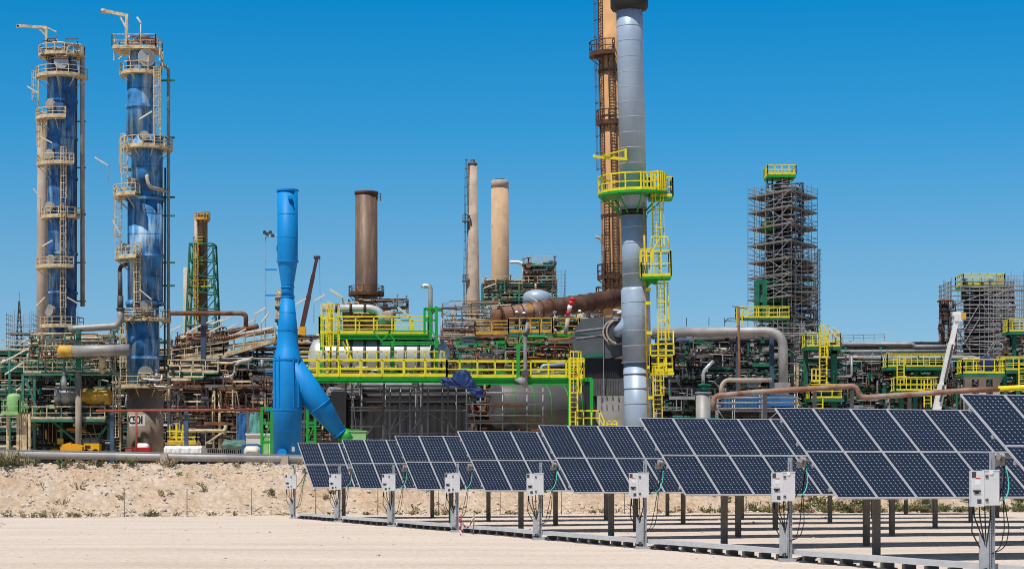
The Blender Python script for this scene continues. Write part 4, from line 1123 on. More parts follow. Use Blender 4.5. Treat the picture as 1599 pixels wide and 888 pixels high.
for pts, r, m in (([(272, 595), (366, 588), (370, 566), (388, 562), (393, 560)], 3.2, 'dullalu'), ([(270, 597), (300, 595), (330, 594)], 3, 'rustpipe'), ([(262, 604), (405, 602)], 2.5, 'rustpipe'),
                  ([(325, 673), (352, 673), (352, 662), (340, 662)], 2.2, 'cream'), ([(296, 661), (330, 661)], 2.2, 'rust'), ([(270, 636), (400, 634)], 2.2, 'rustdk'),
                  ([(333, 700), (333, 604)], 2.2, 'cream'), ([(343, 702), (343, 606)], 2.2, 'cream'), ([(351, 690), (351, 668)], 3.0, 'dullalu'), ([(330, 566), (360, 567), (395, 558)], 2.0, 'cream')):
    q = MB(); q.pipe([P(px, py, d - 1.2) for px, py in pts], L(r, d), 12, .7); q.build('pipe', M[m], t)
# upper sloping gallery of exchangers: rusty line of bundles rising to the right
d = 215.0
t = thing('cooler_gallery', P(340, 700, d), 'long rusty gallery of pipe bundles and cream railings rising behind the pipe rack', 'pipe gallery')
for k, (pa, pb, r, m, n) in enumerate((((274, 540), (430, 516), 3.2, 'rustpipe', 1), ((276, 552), (430, 530), 3.0, 'cream', 1), ((274, 530), (350, 518), 3.5, 'rust', 1), ((340, 529), (425, 512), 4.2, 'dullalu', 1), ((356, 517), (400, 508), 4.2, 'rust', 1), ((275, 560), (430, 540), 2.5, 'rust', 1))):
    q = MB(); q.vessel(P(pa[0], pa[1], d, k * .3), P(pb[0], pb[1], d, k * .3), L(r, d), 14); q.build('bundle', M[m], t)
q = MB()
for k in range(40):
    px = 276 + k * 3.9; py = 541 - k * .62; q.vessel(P(px, py, d, -.5), P(px + .6, py - 3, d, -.5), L(1.7, d), 8)
o = q.build('valve_row', M['rustpipe'], t); o['kind'] = 'stuff'
for (a, b) in (((272, 568), (352, 556)), ((352, 556), (432, 532))):
    q = MB(); A, B = P(*a, d, -1.6), P(*b, d, -1.6); q.beam(A + Vector((0, .8, -.1)), B + Vector((0, .8, -.1)), 1.8, .25); q.build('walkway_deck', M['cream'], t)
    q = MB(); q.rail([A, B], 1.3, 1.2, .05, .25); q.build('railing', M['cream'], t)
for px in (280, 316, 352, 392, 428):
    q = MB(); q.beam((X(px, d), d + 1, PLAT), P(px, 560 - (px - 272) * .16, d, 1), .35, .35); q.build('column', M['dkgrey'], t)
q = MB(); q.box2((X(272, d), d + 1.5, PLAT), (X(432, d), d + 7, Z(566, d))); q.build('enclosure', M['backdark'], t)  # added dark mass standing in for deep shade behind the bundles
clutter(t, ((X(272, d), d - 1, Z(600, d)), (X(430, d), d + 2, Z(545, d))), 90, ['rust', 'dkgrey', 'black', 'cream', 'rustpipe'], rnd, .05, .16)
clutter(t, ((X(275, d), d - .5, Z(545, d)), (X(350, d), d + 2, Z(520, d))), 50, ['rust', 'scafdk', 'cream', 'rustpipe'], rnd, .05, .18, lmax=2)
# rusty pipe crossing from the C501 column
v = thing('pipe_run', P(330, 489, 210), 'rusty brown pipe leaving the C501 column level and bending down at its end', 'pipe')
q = MB(); q.pipe([P(266, 489, 210), P(376, 489, 210), P(384, 491, 210), P(384, 510, 210)], L(3.6, 210), 14, 1.0); q.build('pipe', M['rust'], v)
q = MB(); q.beam(P(318, 492, 211), (X(317, 211), 211, PLAT), .5, .5); q.build('column', M['steelblue'], v)
v = thing('pipe_run', P(300, 640, 165), 'thin red-brown pipe line on slim posts running level across the yard', 'pipe')
q = MB(); q.tube([P(150, 641, 165), P(430, 639, 165)], L(2.0, 165), 10); q.build('pipe', M['redpipe'], v)
for px in (213,):
    q = MB(); q.tube([P(px, 641, 165), (X(px, 165), 165, PLAT)], L(1.7, 165), 10); q.build('post', M['redpipe'], v)
for px in (175, 291):
    q = MB(); q.beam(P(px, 641, 165.4), (X(px, 165.4), 165.4, PLAT), .3, .3); q.build('post', M['steelblue'], v)
v = thing('yellow_stairway', P(281, 700, 172), 'yellow caged ladder and railed landing among pipes near the white covered container', 'ladder')
q = MB(); q.ladder(P(270, 702, 172), P(270, 662, 172), (0, -1, 0), .5, True, .04); q.build('caged_ladder', M['yellow'], v)
q = MB(); q.ladder(P(281, 702, 172), P(281, 662, 172), (0, -1, 0), .5, False, .04); q.build('ladder', M['yellow'], v)
sq_platform(v, X(262, 172), X(308, 172), 171.5, 173.5, Z(690, 172), 'yellow', 'ochre', h=.9)
q = MB(); q.pipe([P(290, 672, 171.5), P(352, 672, 171.5), P(352, 664, 171.5)], L(2.2, 171.5), 10); q.pipe([P(352, 672, 171.5), P(322, 692, 171.5)], .08, 8); q.build('pipe', M['cream'], v)
for (px, w_, yt, m, lb) in ((379, 18, 644, 'bluecont', 'faded blue hanging sheet beside the turquoise one'), (396, 20, 643, 'cyantarp', 'faded turquoise hanging sheet next to the green frame')):
    v = thing('hung_sheet', P(px, 700, 168), lb, 'tarpaulin'); q = MB(); vs = []
    for j in range(9):
        for i in range(9):
            vs.append(P(px - w_ / 2 + w_ * i / 8, yt + (686 - yt) * j / 8, 168, .07 * math.sin(i * 1.9 + j * .25) + .05 * math.sin(j * 1.1 + px + i * .8)))
    q.add(vs, [(j * 9 + i, (j + 1) * 9 + i, (j + 1) * 9 + i + 1, j * 9 + i + 1) for j in range(8) for i in range(8)], 0, True); o = q.build('sheet', M[m], v)
    q = MB(); q.beam(P(px - w_ / 2, yt, 168), P(px + w_ / 2, yt, 168), .08, .08); q.beam(P(px - w_ / 2, yt, 168), P(px - w_ / 2, 706, 168), .1, .1); q.beam(P(px + w_ / 2, yt, 168), P(px + w_ / 2, 706, 168), .1, .1); q.build('hanger_frame', M['scafdk'], v)

# flare stack with green lattice
d = 330.0
t = thing('flare_stack', Vector((X(316, d), d, PLAT)), 'brown stack inside a tall green lattice tower with yellow platforms', 'flare stack')
q = MB(); q.lathe((X(316, d), d, 0), [(L(9, d), PLAT), (L(8.2, d), Z(420, d)), (L(8.2, d), Z(342, d)), (L(9.2, d), Z(341, d)), (L(9.2, d), Z(336, d)), (L(7, d), Z(333, d))], 24); q.build('stack', M['brownstack'], t)
q = MB(); q.tube([P(307, 500, d, -.6), P(307, 344, d, -.6)], L(2.6, d), 10); q.build('side_pipe', M['palecon'], t)
round_platform(t, Vector((X(316, d), d, Z(342, d))), L(8, d), L(12.5, d), 0, 360, 'ochre', 'ochre', h=1.0)
for py, m in ((382, 'yellow'), (414, 'yellow'), (449, 'yellow')):
    sq_platform(t, X(305 if py < 440 else 298, d), X(320 if py < 440 else 333, d), d - 1.6, d, Z(py, d), m, 'dkgreen', h=1.1)
top, bot = Z(382, d), Z(560, d)
wt, wb = L(18, d), L(25, d)
def lc(z, sx, sy):
    k = (top - z) / (top - bot); h_ = wt + (wb - wt) * k
    return Vector((X(317, d) + sx * h_, d + sy * h_, z))
zs = [top + (bot - top) * i / 7 for i in range(8)]
for sx in (-1, 1):
    for sy in (-1, 1):
        q = MB(); q.beam(lc(top, sx, sy), lc(bot, sx, sy), .28, .28); q.build('lattice_leg', M['dkgreen'], t)
for fx in range(4):
    q = MB()
    cs = [(-1, -1), (1, -1), (1, 1), (-1, 1)]; A, B = cs[fx], cs[(fx + 1) % 4]
    for i, z in enumerate(zs):
        q.beam(lc(z, *A), lc(z, *B), .17, .17)
        if i < 7: q.beam(lc(z, *A), (lc(zs[i + 1], *A) + lc(zs[i + 1], *B)) / 2, .12, .12); q.beam(lc(z, *B), (lc(zs[i + 1], *A) + lc(zs[i + 1], *B)) / 2, .12, .12)
    q.build('lattice_face', M['dkgreen'], t)
q = MB(); q.ladder(P(309, 560, d, -1.6), P(309, 384, d, -1.6), (0, -1, 0), .6, True, .06); q.build('caged_ladder', M['ochre'], t)
d = 400.0
t = thing('concrete_chimney', Vector((X(292, d), d, PLAT)), 'short pale chimney half hidden behind the green lattice tower', 'chimney')
q = MB(); q.lathe((X(292, d), d, 0), [(L(7.5, d), PLAT), (L(5.6, d), Z(418, d)), (L(4.4, d), Z(417.5, d)), (L(4.4, d), Z(423, d))], 24); q.build('shaft', M['palecon'], t)

# floodlight mast
d = 240.0
t = thing('floodlight_mast', Vector((X(415, d), d, PLAT)), 'tall thin mast carrying a cluster of floodlights next to the blue stack', 'light mast')
q = MB(); q.beam(P(414.5, 700, d), P(414.5, 372, d), .14, .14); q.bar(P(413, 372, d), P(431, 366, d), .05, 5); q.build('mast', M['galv'], t)
for px, py in ((413, 363), (417, 366), (422, 363), (426, 368)):
    q = MB(); q.box(P(px, py, d), (.3, .3, .3), .4); q.tube([P(px, py, d, -.1), P(px + 1, py + .5, d, -.5)], [.12, .22], 12); q.build('floodlight', M['dkgrey'], t)
d = 236.0
t = thing('instrument_mast', Vector((X(434, d), d, PLAT)), 'slim cream and grey service tower half hidden behind the neck of the blue stack', 'tower')
q = MB(); q.lathe((X(436, d), d, 0), [(.25, PLAT), (.25, Z(455, d))], 10); q.build('column', M['cream'], t)
for py in (498, 478, 465): round_platform(t, P(436, py, d), .3, .5, 0, 360, 'cream', 'dkgrey', h=.8)

# ================================================================== bright blue stack with its slanting duct
d = 122.0
c = Vector((X(449, d), d, PLAT - .25)); t = thing('blue_stack', c, 'bright blue waisted steel stack with a slanting inlet duct at its base', 'stack')
def r_(w): return L(w / 2, d)
c2 = Vector((c.x, c.y, 0))
q = MB(); q.lathe(c2, [(r_(46), PLAT - .3), (r_(45.5), Z(561, d)), (r_(41.5), Z(558, d)), (r_(36.5), Z(545.5, d)), (r_(34), Z(544, d)), (r_(31), Z(514, d)), (r_(20.5), Z(462, d))], 56); q.build('lower_shell', M['stack_blue'], t)
q = MB(); q.lathe(c2, [(r_(19.5), Z(462, d) + .01), (r_(19), Z(446, d))], 48); q.build('throat', M['stack_blue'], t)
q = MB(); q.lathe(c2, [(r_(19.5), Z(445.7, d)), (r_(31.5), Z(407, d)), (r_(32), Z(406, d)), (r_(32), Z(296, d)), (r_(29.5), Z(296, d)), (r_(29), Z(330, d))], 56, cap=False); q.build('upper_shell', M['stack_blue'], t)
for py, w_ in ((462, 22.5), (447, 21.5), (407, 34.5), (514, 32.5), (296.5, 34.5), (638, 47.5), (560.5, 47)):
    q = MB(); q.ringdeck(P(449, py, d), r_(w_ - 5), r_(w_), .1, n=48); q.build('flange', M['stack_blue'], t)
q = MB()
for a in (-140, -118, -62, -40):
    p = rpt(P(449, 636, d), r_(46) + .02, a); e = rpt(P(449, 556, d), r_(46) + .02, a); q.beam(p, e, .06, .05)
q.build('stiffener_ribs', M['stack_blue'], t)
for py, w_ in ((335, 32), (371, 32), (488, 26.0), (600, 45.8), (672, 46.0)):
    q = MB(); q.ringdeck(P(449, py, d), r_(w_ - 4), r_(w_ + .35), .03, n=48); q.build('weld_seam', M['stack_blue'], t)
q = MB(); q.box(P(455, 311, d, -.62), (.25, .12, .16)); q.beam(P(452, 308, d, -.6), P(459, 312, d, -.7), .05, .05); q.build('lifting_lug', M['stack_blue'], t)
q = MB(); p = rpt(P(449, 701, d), r_(46), -62); q.box(p, (.16, .1, .26), R(28)); q.build('notice_plate', M['white'], t)
q = MB(); p = rpt(P(449, 708, d), r_(46), -102); q.tube([p, p + Vector((-.05, -.16, 0))], .3, 20); q.build('access_hatch', M['stack_blue'], t)
q = MB(); p = rpt(P(434, 380, d), 0, 0); q.box((X(433.2, d), d - .05, Z(388, d)), (.07, .2, .3)); q.build('sampling_port', M['black'], t)
q = MB()
A, B = P(450, 566, d, -.05), P(530, 677, d, .8)
FM = A.lerp(B, .6); q.tube([A, FM, B], [r_(41), r_(38.5), r_(22)], 40); q.build('inlet_duct', M['stack_blue'], t)
q = MB()
for k, w_ in ((.6, 41), (.985, 24.5)):
    m_ = A.lerp(B, k); ax = (B - A).normalized(); q.tube([m_ - ax * .04, m_ + ax * .04], r_(w_), 40)
q.build('duct_flange', M['stack_blue'], t)
for py in (421, 461, 541, 580, 640):
    q = MB(); q.beam(P(414, py, d), P(432, py, d), .07, .09); q.build('stay_bracket', M['stack_blue'], t)
# green fan housing at the end of the duct
v = thing('fan_housing', P(552, 690, d + 1.2), 'bright green snail-shaped fan housing joined to the foot of the slanting blue duct', 'fan')
q = MB(); ax = Vector((0, 1, 0)); cc = P(556, 688, d + 1.2)
q.tube([cc - ax * .45, cc + ax * .45], L(19, d), 32); q.build('scroll_case', M['green'], v)
q = MB(); q.tube([B, B.lerp(P(556, 686, d + 1.2), .75)], [r_(22), r_(27)], 28); q.build('inlet_cone', M['green'], v)
q = MB(); q.box2((X(545, d), d + .6, Z(688, d)), (X(570, d), d + 1.9, Z(673, d))); q.box2((X(543, d), d + .55, Z(673.5, d)), (X(572, d), d + 1.95, Z(671.5, d))); q.build('outlet_duct', M['ltgreen'], v)
q = MB()
for k in range(5): q.tube([P(548 + k * 4, 673, d + 1, -.35), P(548 + k * 4, 671, d + 1, -.35)], .05, 6)
q.build('bolts', M['dkgrey'], v)
# green frame left and right of the stack foot
for (xa, xb, lb) in ((409, 424, 'bright green steel frame with a hanging sheet immediately before the blue stack'), (480, 492, 'bright green steel frame between the blue stack and its slanting duct')):
    dd = 128.0
    v = thing('green_frame', Vector((X((xa + xb) / 2, dd), dd, PLAT)), lb, 'steel frame')
    for px in (xa, xb):
        q = MB(); q.beam((X(px, dd), dd, PLAT - .2), P(px, 636, dd), .16, .16); q.build('upright', M['green'], v)
    for py in (637, 660, 690):
        q = MB(); q.beam(P(xa - 1, py, dd), P(xb + 1, py, dd), .14, .16); q.build('cross_member', M['green'], v)
    q = MB(); q.beam(P(xa, 690, dd), P(xb, 660, dd), .07, .07); q.build('brace', M['green'], v)
    if xa > 450:
        clutter(v, ((X(xa, dd), dd, PLAT), (X(xb + 10, dd), dd + 2, Z(650, dd))), 14, ['yellow', 'dkgrey', 'black'], rnd, .04, .08, lmax=1)
v = thing('cabinet', P(395, 712, 132), 'pale cream equipment cabinet beside the bright green frame', 'cabinet')
q = MB(); q.box2((X(386, 132), 131.5, PLAT), (X(423, 132), 133, Z(679, 132))); q.build('body', M['lampwhite'], v)
q = MB(); q.box2((X(385, 132), 131.4, Z(679, 132)), (X(424, 132), 133.1, Z(676.5, 132))); q.build('top', M['white'], v)
q = MB(); q.box2((X(408, 132), 131.45, Z(709, 132)), (X(421, 132), 131.52, Z(683, 132))); q.build('door', M['ltgreen'], v)
v = thing('pump_skid', P(390, 712, 128), 'blue framed pump skid wrapped in pale sheeting at the foot of the cream cabinet', 'pump')
q = MB()
for px in (378, 407): q.beam(P(px, 713, 127), P(px, 697, 127), .12, .12)
q.pipe([P(378, 697, 127), P(382, 693.5, 127), P(402, 693.5, 127), P(407, 697, 127)], .07, 8); q.build('frame', M['bluecont'], v)
q = MB(); q.vessel(P(387, 705, 127.6), P(399, 705, 127.6), L(9, 127), 16, .7); q.build('cover', M['lampwhite'], v)

# crane boom
d = 420.0
t = thing('mobile_crane', Vector((X(470, d), d, PLAT)), 'dark red telescopic crane boom leaning up behind the blue stack', 'crane')
A, B = P(472, 510, d), P(495, 402, d)
q = MB(); q.beam(A, A.lerp(B, .45), .9, 1.0); q.build('boom_base', M['maroon'], t)
q = MB(); q.beam(A.lerp(B, .44), A.lerp(B, .75), .75, .85); q.build('boom_section', M['maroon'], t)
q = MB(); q.beam(A.lerp(B, .74), B, .6, .65); q.box(B, (1.3, .8, .6)); q.build('boom_tip', M['maroon'], t)
q = MB(); q.bar(P(499, 402, d), P(500, 470, d), .04, 4); q.build('hoist_rope', M['dkgrey'], t)
q = MB(); q.box2((X(462, d), d - 1.5, PLAT), (X(485, d), d + 1.5, PLAT + 3)); q.beam((X(472, d), d, PLAT + 2.5), A, 1.4, 1.5); q.build('carrier', M['excyellow'], t)

# brown stack
d = 300.0
c = Vector((X(572, d), d, PLAT)); t = thing('brown_stack', c, 'wide rusty brown steel stack with a small railed platform at its foot', 'stack')
q = MB(); q.lathe((c.x, d, 0), [(L(18, d), PLAT), (L(17.6, d), Z(470, d)), (L(17.3, d), Z(304, d))], 48); q.build('shell', M['brownstack'], t)
q = MB(); q.lathe((c.x, d, 0), [(L(17.3, d), Z(304, d)), (L(18.6, d), Z(303, d)), (L(18.6, d), Z(299.5, d)), (L(16.5, d), Z(299.5, d)), (L(16, d), Z(320, d))], 48, cap=False); q.build('rim', M['rustdk'], t)
round_platform(t, P(572, 458, d), L(18, d), L(28, d), 0, 360, 'rust', 'rustdk', h=1.0, th=.35)
q = MB(); q.ladder(P(563, 482, d, -L(19, d)), P(563, 448, d, -L(19, d)), (0, -1, 0), .7, True, .06); q.build('caged_ladder', M['ochre'], t)
q = MB(); q.rail([P(590, 313, d), P(594, 313, d), P(594, 313, d, 1)], 1.0, .6, .04, 0); q.build('bracket', M['dkgrey'], t)
sq_platform(t, X(548, d), X(602, d), d - 5, d + 5, Z(484, d), 'dkgrey', 'rustdk', h=1.1)
q = MB(); q.box2((X(540, d), d - 5.2, PLAT), (X(612, d), d + 6, Z(486, d))); q.build('furnace_box', M['rustdk'], t)
clutter(t, ((X(540, d), d - 6, Z(500, d)), (X(640, d), d - 4, Z(472, d))), 50, ['dkgrey', 'rust', 'scafdk', 'cream'], rnd, .05, .14, lmax=3)

# ---- green and yellow two-level gantry with the silver vessel
d = 138.0
t = thing('equipment_gantry', Vector((X(580, d), d, PLAT)), 'two-level bright green gantry with yellow railings around the silver vessel', 'gantry')
sq_platform(t, X(497, d), X(668, d), d + .7, d + 4.2, Z(520, d), 'yellow', 'green', h=1.15, r=.045, toe=.22, th=.3, sp=1.2)
q = MB(); q.ibeam((X(497, d), d + .7, Z(525, d)), (X(668, d), d + .7, Z(525, d)), .2, .3); q.build('edge_beam', M['green'], t)
sq_platform(t, X(470, d), X(700, d), d - 3.6, d - 2.2, Z(592, d), 'yellow', 'green', h=1.1, r=.045, toe=.22, th=.25, sp=1.45)
q = MB(); q.ibeam((X(468, d), d - 3.5, Z(598, d)), (X(700, d), d - 3.5, Z(598, d)), .2, .28); q.build('edge_beam', M['green'], t)
q = MB(); q.rail([(X(473, d), d - 2.1, Z(580, d)), (X(695, d), d - 2.1, Z(580, d))], 1.2, .62, .035, .12); q.build('inner_railing', M['yellow'], t)
for px, y0_, py0, py1 in ((500, .8, 592, 490), (523, 3, 592, 500), (616, -2.0, 592, 535), (683, -2.0, 600, 482), (672, 0, 530, 482), (497, 3, 530, 486)):
    q = MB(); q.ibeam((X(px, d), d + y0_, Z(py0, d)), (X(px, d), d + y0_, Z(py1, d)), .2, .2); q.build('column', M['green'], t)
q = MB()   # canopy of green angle iron
for (a, b) in (((583, 517), (675, 517)), ((583, 517), (597, 534)), ((675, 517), (686, 534)), ((597, 534), (686, 534)), ((597, 531), (610, 517)), ((607, 517), (617, 534)), ((597, 537), (686, 537))):
    q.beam(P(*a, d - 2.6), P(*b, d - 2.6), .075, .08)
q.build('canopy_frame', M['green'], t)
for px in (511, 522):
    q = MB(); q.ladder(P(px, 594, d - 2), P(px, 488 if px < 515 else 484, d - 2), (0, -1, 0), .5, True, .045); q.build('caged_ladder', M['yellow'], t)
q = MB(); q.beam(P(535, 532, d - 2), P(547, 566, d - 2), .14, .14); q.beam(P(541, 530, d - 2), P(550, 566, d - 2), .1, .1); q.build('stair_rails', M['yellow'], t)
for px in (478, 540, 600, 660, 700):
    q = MB(); q.beam((X(px, d), d - 2.4, PLAT), P(px, 598, d - 2.4), .12, .12); q.build('leg', M['dkgrey'], t)
q = MB(); q.box2((X(673, d), d - 1, Z(484, d)), (X(690, d), d + 1, Z(482, d)))
for px in (663, 681): q.beam(P(px, 520, d), P(px, 481, d), .15, .15)
q.beam(P(663, 482, d), P(681, 482, d), .15, .15); q.beam(P(663, 500, d), P(681, 500, d), .1, .1); q.beam(P(663, 500, d), P(681, 484, d), .1, .1)
q.build('portal_frame', M['green'], t)
clutter(t, ((X(485, d), d - 1.5, Z(592, d)), (X(690, d), d - .8, Z(575, d))), 45, ['dkgrey', 'alu', 'black', 'green'], rnd, .03, .09, lmax=1.5)
vessel_thing('horizontal_vessel', (497, 558), (686, 558), 30, 139.5, 'alu', 'big silver clad horizontal vessel with dark straps behind the yellow railings of the green gantry', 'vessel', .55, 9, 'dkgrey', dy=.4)
v = thing('duct_pipe', P(540, 500, 141), 'shiny silver segmented duct bending down over the upper yellow platform', 'duct')
q = MB(); q.pipe([P(502, 481, 141), P(578, 481, 141), P(594, 486, 141), P(598, 505, 141)], L(6.2, 141), 22, 1.0); q.build('duct', M['alu'], v)
for px in (526, 548, 570):
    q = MB(); q.tube([P(px - 2, 481, 141), P(px + 2, 481, 141)], L(7.4, 141), 20); q.build('clamp', M['rustdk'], v)
q = MB(); q.vessel(P(607, 488, 141), P(607, 500, 141), L(8, 141), 18); q.build('drum', M['palecon'], v)
v = thing('vent_pipe', P(667, 500, 140), 'grey gooseneck vent pipe rising out of the green portal frame', 'vent pipe')
q = MB(); q.pipe([P(672, 520, 139.5), P(672, 446, 139.5), P(661, 446.5, 139.5), P(661, 449, 139.5)], L(3.8, 139.5), 16, .45); q.build('pipe', M['galv'], v)
q = MB(); q.tube([P(672, 485, 139.5), P(672, 483, 139.5)], L(6, 139.5), 16); q.build('flange', M['dkgrey'], v)
for (px, py, sd, an) in ((525, 458, -1, 32), (521, 477, -1, 30), (630, 487, -1, 38), (627, 556, -1, 5)):
    lone_lamp(px, py, 142, sd, an, 1.0, 1.3, 'slanted white tube lamp standing on the green and yellow gantry', 'tube lamps on the gantry')
for k, (px, py, an, sd) in enumerate(((407, 485, 28, 1), (414, 496, 52, 1), (392, 502, 27, 1), (364, 509, 27, 1), (353, 498, 24, 1), (341, 501, 24, 1), (323, 504, 25, 1), (311, 509, 25, 1), (337, 513, 26, 1), (276, 512, 24, 1), (291, 524, 30, 1), (469, 471, 28, 1), (499, 465, 30, 1), (300, 515, 28, 1), (375, 518, 26, 1))):
    lone_lamp(px, py, 213 + (k % 4), sd, an, 1.35, 2.2)

# ---- black corrugated building under the gantry
d = 148.0
t = thing('corrugated_building', Vector((X(635, d), d, PLAT)), 'low black corrugated sheet building below the green gantry, half hidden by scaffolding', 'building')
q = MB(); x0, x1 = X(536, d), X(742, d); n = int((x1 - x0) / .14); vs = []
for i in range(n + 1):
    x = x0 + (x1 - x0) * i / n; y = d + (.045 if i % 4 in (0, 1) else 0)
    vs += [(x, y, PLAT - .2), (x, y, Z(628, d))]
q.add(vs, [(2 * i, 2 * i + 2, 2 * i + 3, 2 * i + 1) for i in range(n)]); q.box2((x0, d + .08, PLAT), (x1, d + 6, Z(628, d))); q.build('wall', M['clad'], t)
q = MB(); q.box2((x0, d - .06, Z(628, d)), (x1, d + 6, Z(626, d))); q.build('eaves_trim', M['dkgrey'], t)
for py, r, m in ((607, 4.2, 'dkgrey'), (617, 3.4, 'dkgrey'), (600, 3.0, 'grey')):
    q = MB(); q.tube([P(545, py, d, .5), P(745, py, d, .5)], L(r, d), 14); q.build('roof_pipe', M[m], t)
q = MB(); q.box2((X(520, d), d - 1.6, PLAT), (X(543, d), d + 4, Z(612, d))); q.build('annex', M['black'], t)
q = MB(); q.box2((X(545, d), d + 2.2, Z(626, d)), (X(745, d), d + 5, Z(602, d))); q.build('plenum', M['backdark'], t)
clutter(t, ((X(515, d), d - .6, Z(625, d)), (X(560, d), d + 1, Z(604, d))), 18, ['dkgrey', 'grey', 'black'], rnd, .06, .16, lmax=1.5)
def scaf_bay(label, xa, xb, dd, pys, pxs=None, deck=(), braces=(), plank='plankrust', nm='tube_scaffold', dep=1.3):
    v = thing(nm, Vector((X((xa + xb) / 2, dd), dd, PLAT)), label, 'scaffold')
    pxs = pxs or [xa, (xa + xb) / 2, xb]
    for px in pxs:
        for dy in (0, dep):
            q = MB(); q.bar((X(px, dd), dd + dy, PLAT), (X(px, dd), dd + dy, Z(pys[-1], dd) + .3), .036, 6); q.build('standard', M['scaf'], v)
    for py in pys:
        q = MB()
        for dy in (0, dep): q.bar((X(xa - 2, dd), dd + dy - .05, Z(py, dd)), (X(xb + 2, dd), dd + dy - .05, Z(py, dd)), .034, 6)
        q.build('ledger', M['scaf'], v)
    for (a, b, py) in deck:
        q = MB(); q.box2((X(a, dd), dd, Z(py, dd) - .08), (X(b, dd), dd + dep, Z(py, dd) + .12)); q.build('boards', M[plank], v)
    for (a, b) in braces:
        q = MB(); q.bar(P(*a, dd, -.1), P(*b, dd, -.1), .03, 6); q.build('brace', M['scaf'], v)
    return v
scaf_bay('tube scaffold with rusty boards before the black corrugated wall, close to the blue duct', 549, 600, 143, (665, 640, 635, 605), [549, 563, 600], [(560, 600, 637)], [((549, 590), (556, 670)), ((600, 640), (572, 680)), ((620, 652), (592, 690)), ((590, 600), (605, 640))])
scaf_bay('open tube scaffold without boards along the lower black corrugated wall', 600, 726, 142.6, (676, 640, 612), [608, 624, 640, 668, 690, 712], [], [((608, 676), (624, 640)), ((690, 640), (712, 676)), ((640, 676), (668, 640))])
scaf_bay('pair of raking scaffold tubes propped against the middle of the black corrugated wall', 646, 658, 143.5, (640, 636, 610), [648, 656], [], [((646, 640), (610, 670)), ((658, 638), (735, 684)), ((646, 640), (590, 690)), ((652, 640), (652, 600))])
scaf_bay('tube scaffold hung with rusty plank decks over the near end of the big grey cylinder', 728, 848, 141, (680, 660, 648, 630, 612), [728, 750, 785, 823, 848], [(765, 822, 633), (730, 786, 658), (822, 846, 657)], [((733, 620), (742, 660)), ((823, 650), (823, 684))])
v = thing('dark_tank_end', P(765, 680, 148), 'dark rusty equipment cluster behind the plank scaffold next to the big grey cylinder', 'machinery')
q = MB(); q.box2((X(745, 148), 148.5, PLAT), (X(800, 148), 151, Z(620, 148))); q.build('body', M['backdark'], v)
clutter(v, ((X(738, 147), 146.5, PLAT), (X(800, 147), 148.4, Z(612, 147))), 50, ['rustdk', 'black', 'dkgrey', 'rust'], rnd, .05, .2, lmax=2)
v = lump('navy_tarpaulin', [(686, 597), (688, 590), (698, 588), (706, 588), (710, 579), (719, 576), (730, 577), (736, 591), (747, 602), (757, 608), (758, 620), (752, 620), (747, 610), (735, 603), (726, 600), (712, 597), (700, 598)], 134.3, 'navytarp', 'crumpled navy blue tarpaulin draped over the yellow-railed walkway', 'tarpaulin', 5, .6, .13, True)
# ================================================================== centre: walkway, big grey cylinder, hood, stacks
rnd = random.Random(33)
d = 139.0
t = thing('walkway', Vector((X(800, d), d, PLAT)), 'long yellow-railed walkway on bright green beams above the big grey cylinder', 'walkway')
sq_platform(t, X(690, d), X(912, d), d - .6, d + .8, Z(590, d), 'yellow', 'green', h=1.12, r=.045, toe=.22, th=.2, sp=1.25)
q = MB(); q.ibeam((X(690, d), d - .6, Z(596, d)), (X(912, d), d - .6, Z(596, d)), .3, .42); q.build('edge_beam', M['green'], t)
for px, yt in ((809, 540), (889, 562), (923, 592)):
    q = MB(); q.beam((X(px, d), d - .7, PLAT if px > 850 else Z(594, d)), P(px, yt, d, -.7), .22, .22); q.build('column', M['green'], t)
q = MB(); q.beam(P(889, 593, d, -.7), P(924, 593, d, -.7), .2, .25); q.beam(P(808, 540, d, -.7), P(818, 540, d, -.7), .18, .18); q.build('cross_beam', M['green'], t)
q = MB(); q.ladder(P(895, 666, d, -1), P(895, 560, d, -1), (0.4, -1, 0), .55, True, .05); q.build('caged_ladder', M['yellow'], t)
for pts_, h_, sp_, te in (([P(888, 592, d, -.8), P(911, 592, d, -.8)], 1.35, .35, .3), ([P(898, 664, d, -1), P(935, 664, d, -1), P(942, 678, d, -1)], .95, .5, 0), ([P(947, 667, d, -1), P(962, 667, d, -1)], .4, .3, 0)):
    q = MB(); q.rail(pts_, h_, sp_, .045, te); q.build('gate_railing', M['yellow'], t)
q = MB(); q.pipe([P(821, 606, d, -.9), P(820, 575, d, -.9), P(820, 530, d, -.9), P(824, 505, d, -.9)], L(3, d), 12, .4); q.build('vent_pipe', M['grey'], t)
q = MB(); q.box(P(820, 583, d, -.9), (.5, .4, .35)); q.tube([P(820, 526, d, -.9), P(825, 514, d, -.9)], L(3.6, d), 10); q.build('valve_body', M['dkgrey'], t)
q = MB(); q.tube([P(812, 600, d, -.9), P(816, 594, d, -.9), P(820, 590, d, -.9)], [.5, .3, .12], 14); q.build('hopper', M['grey'], t)

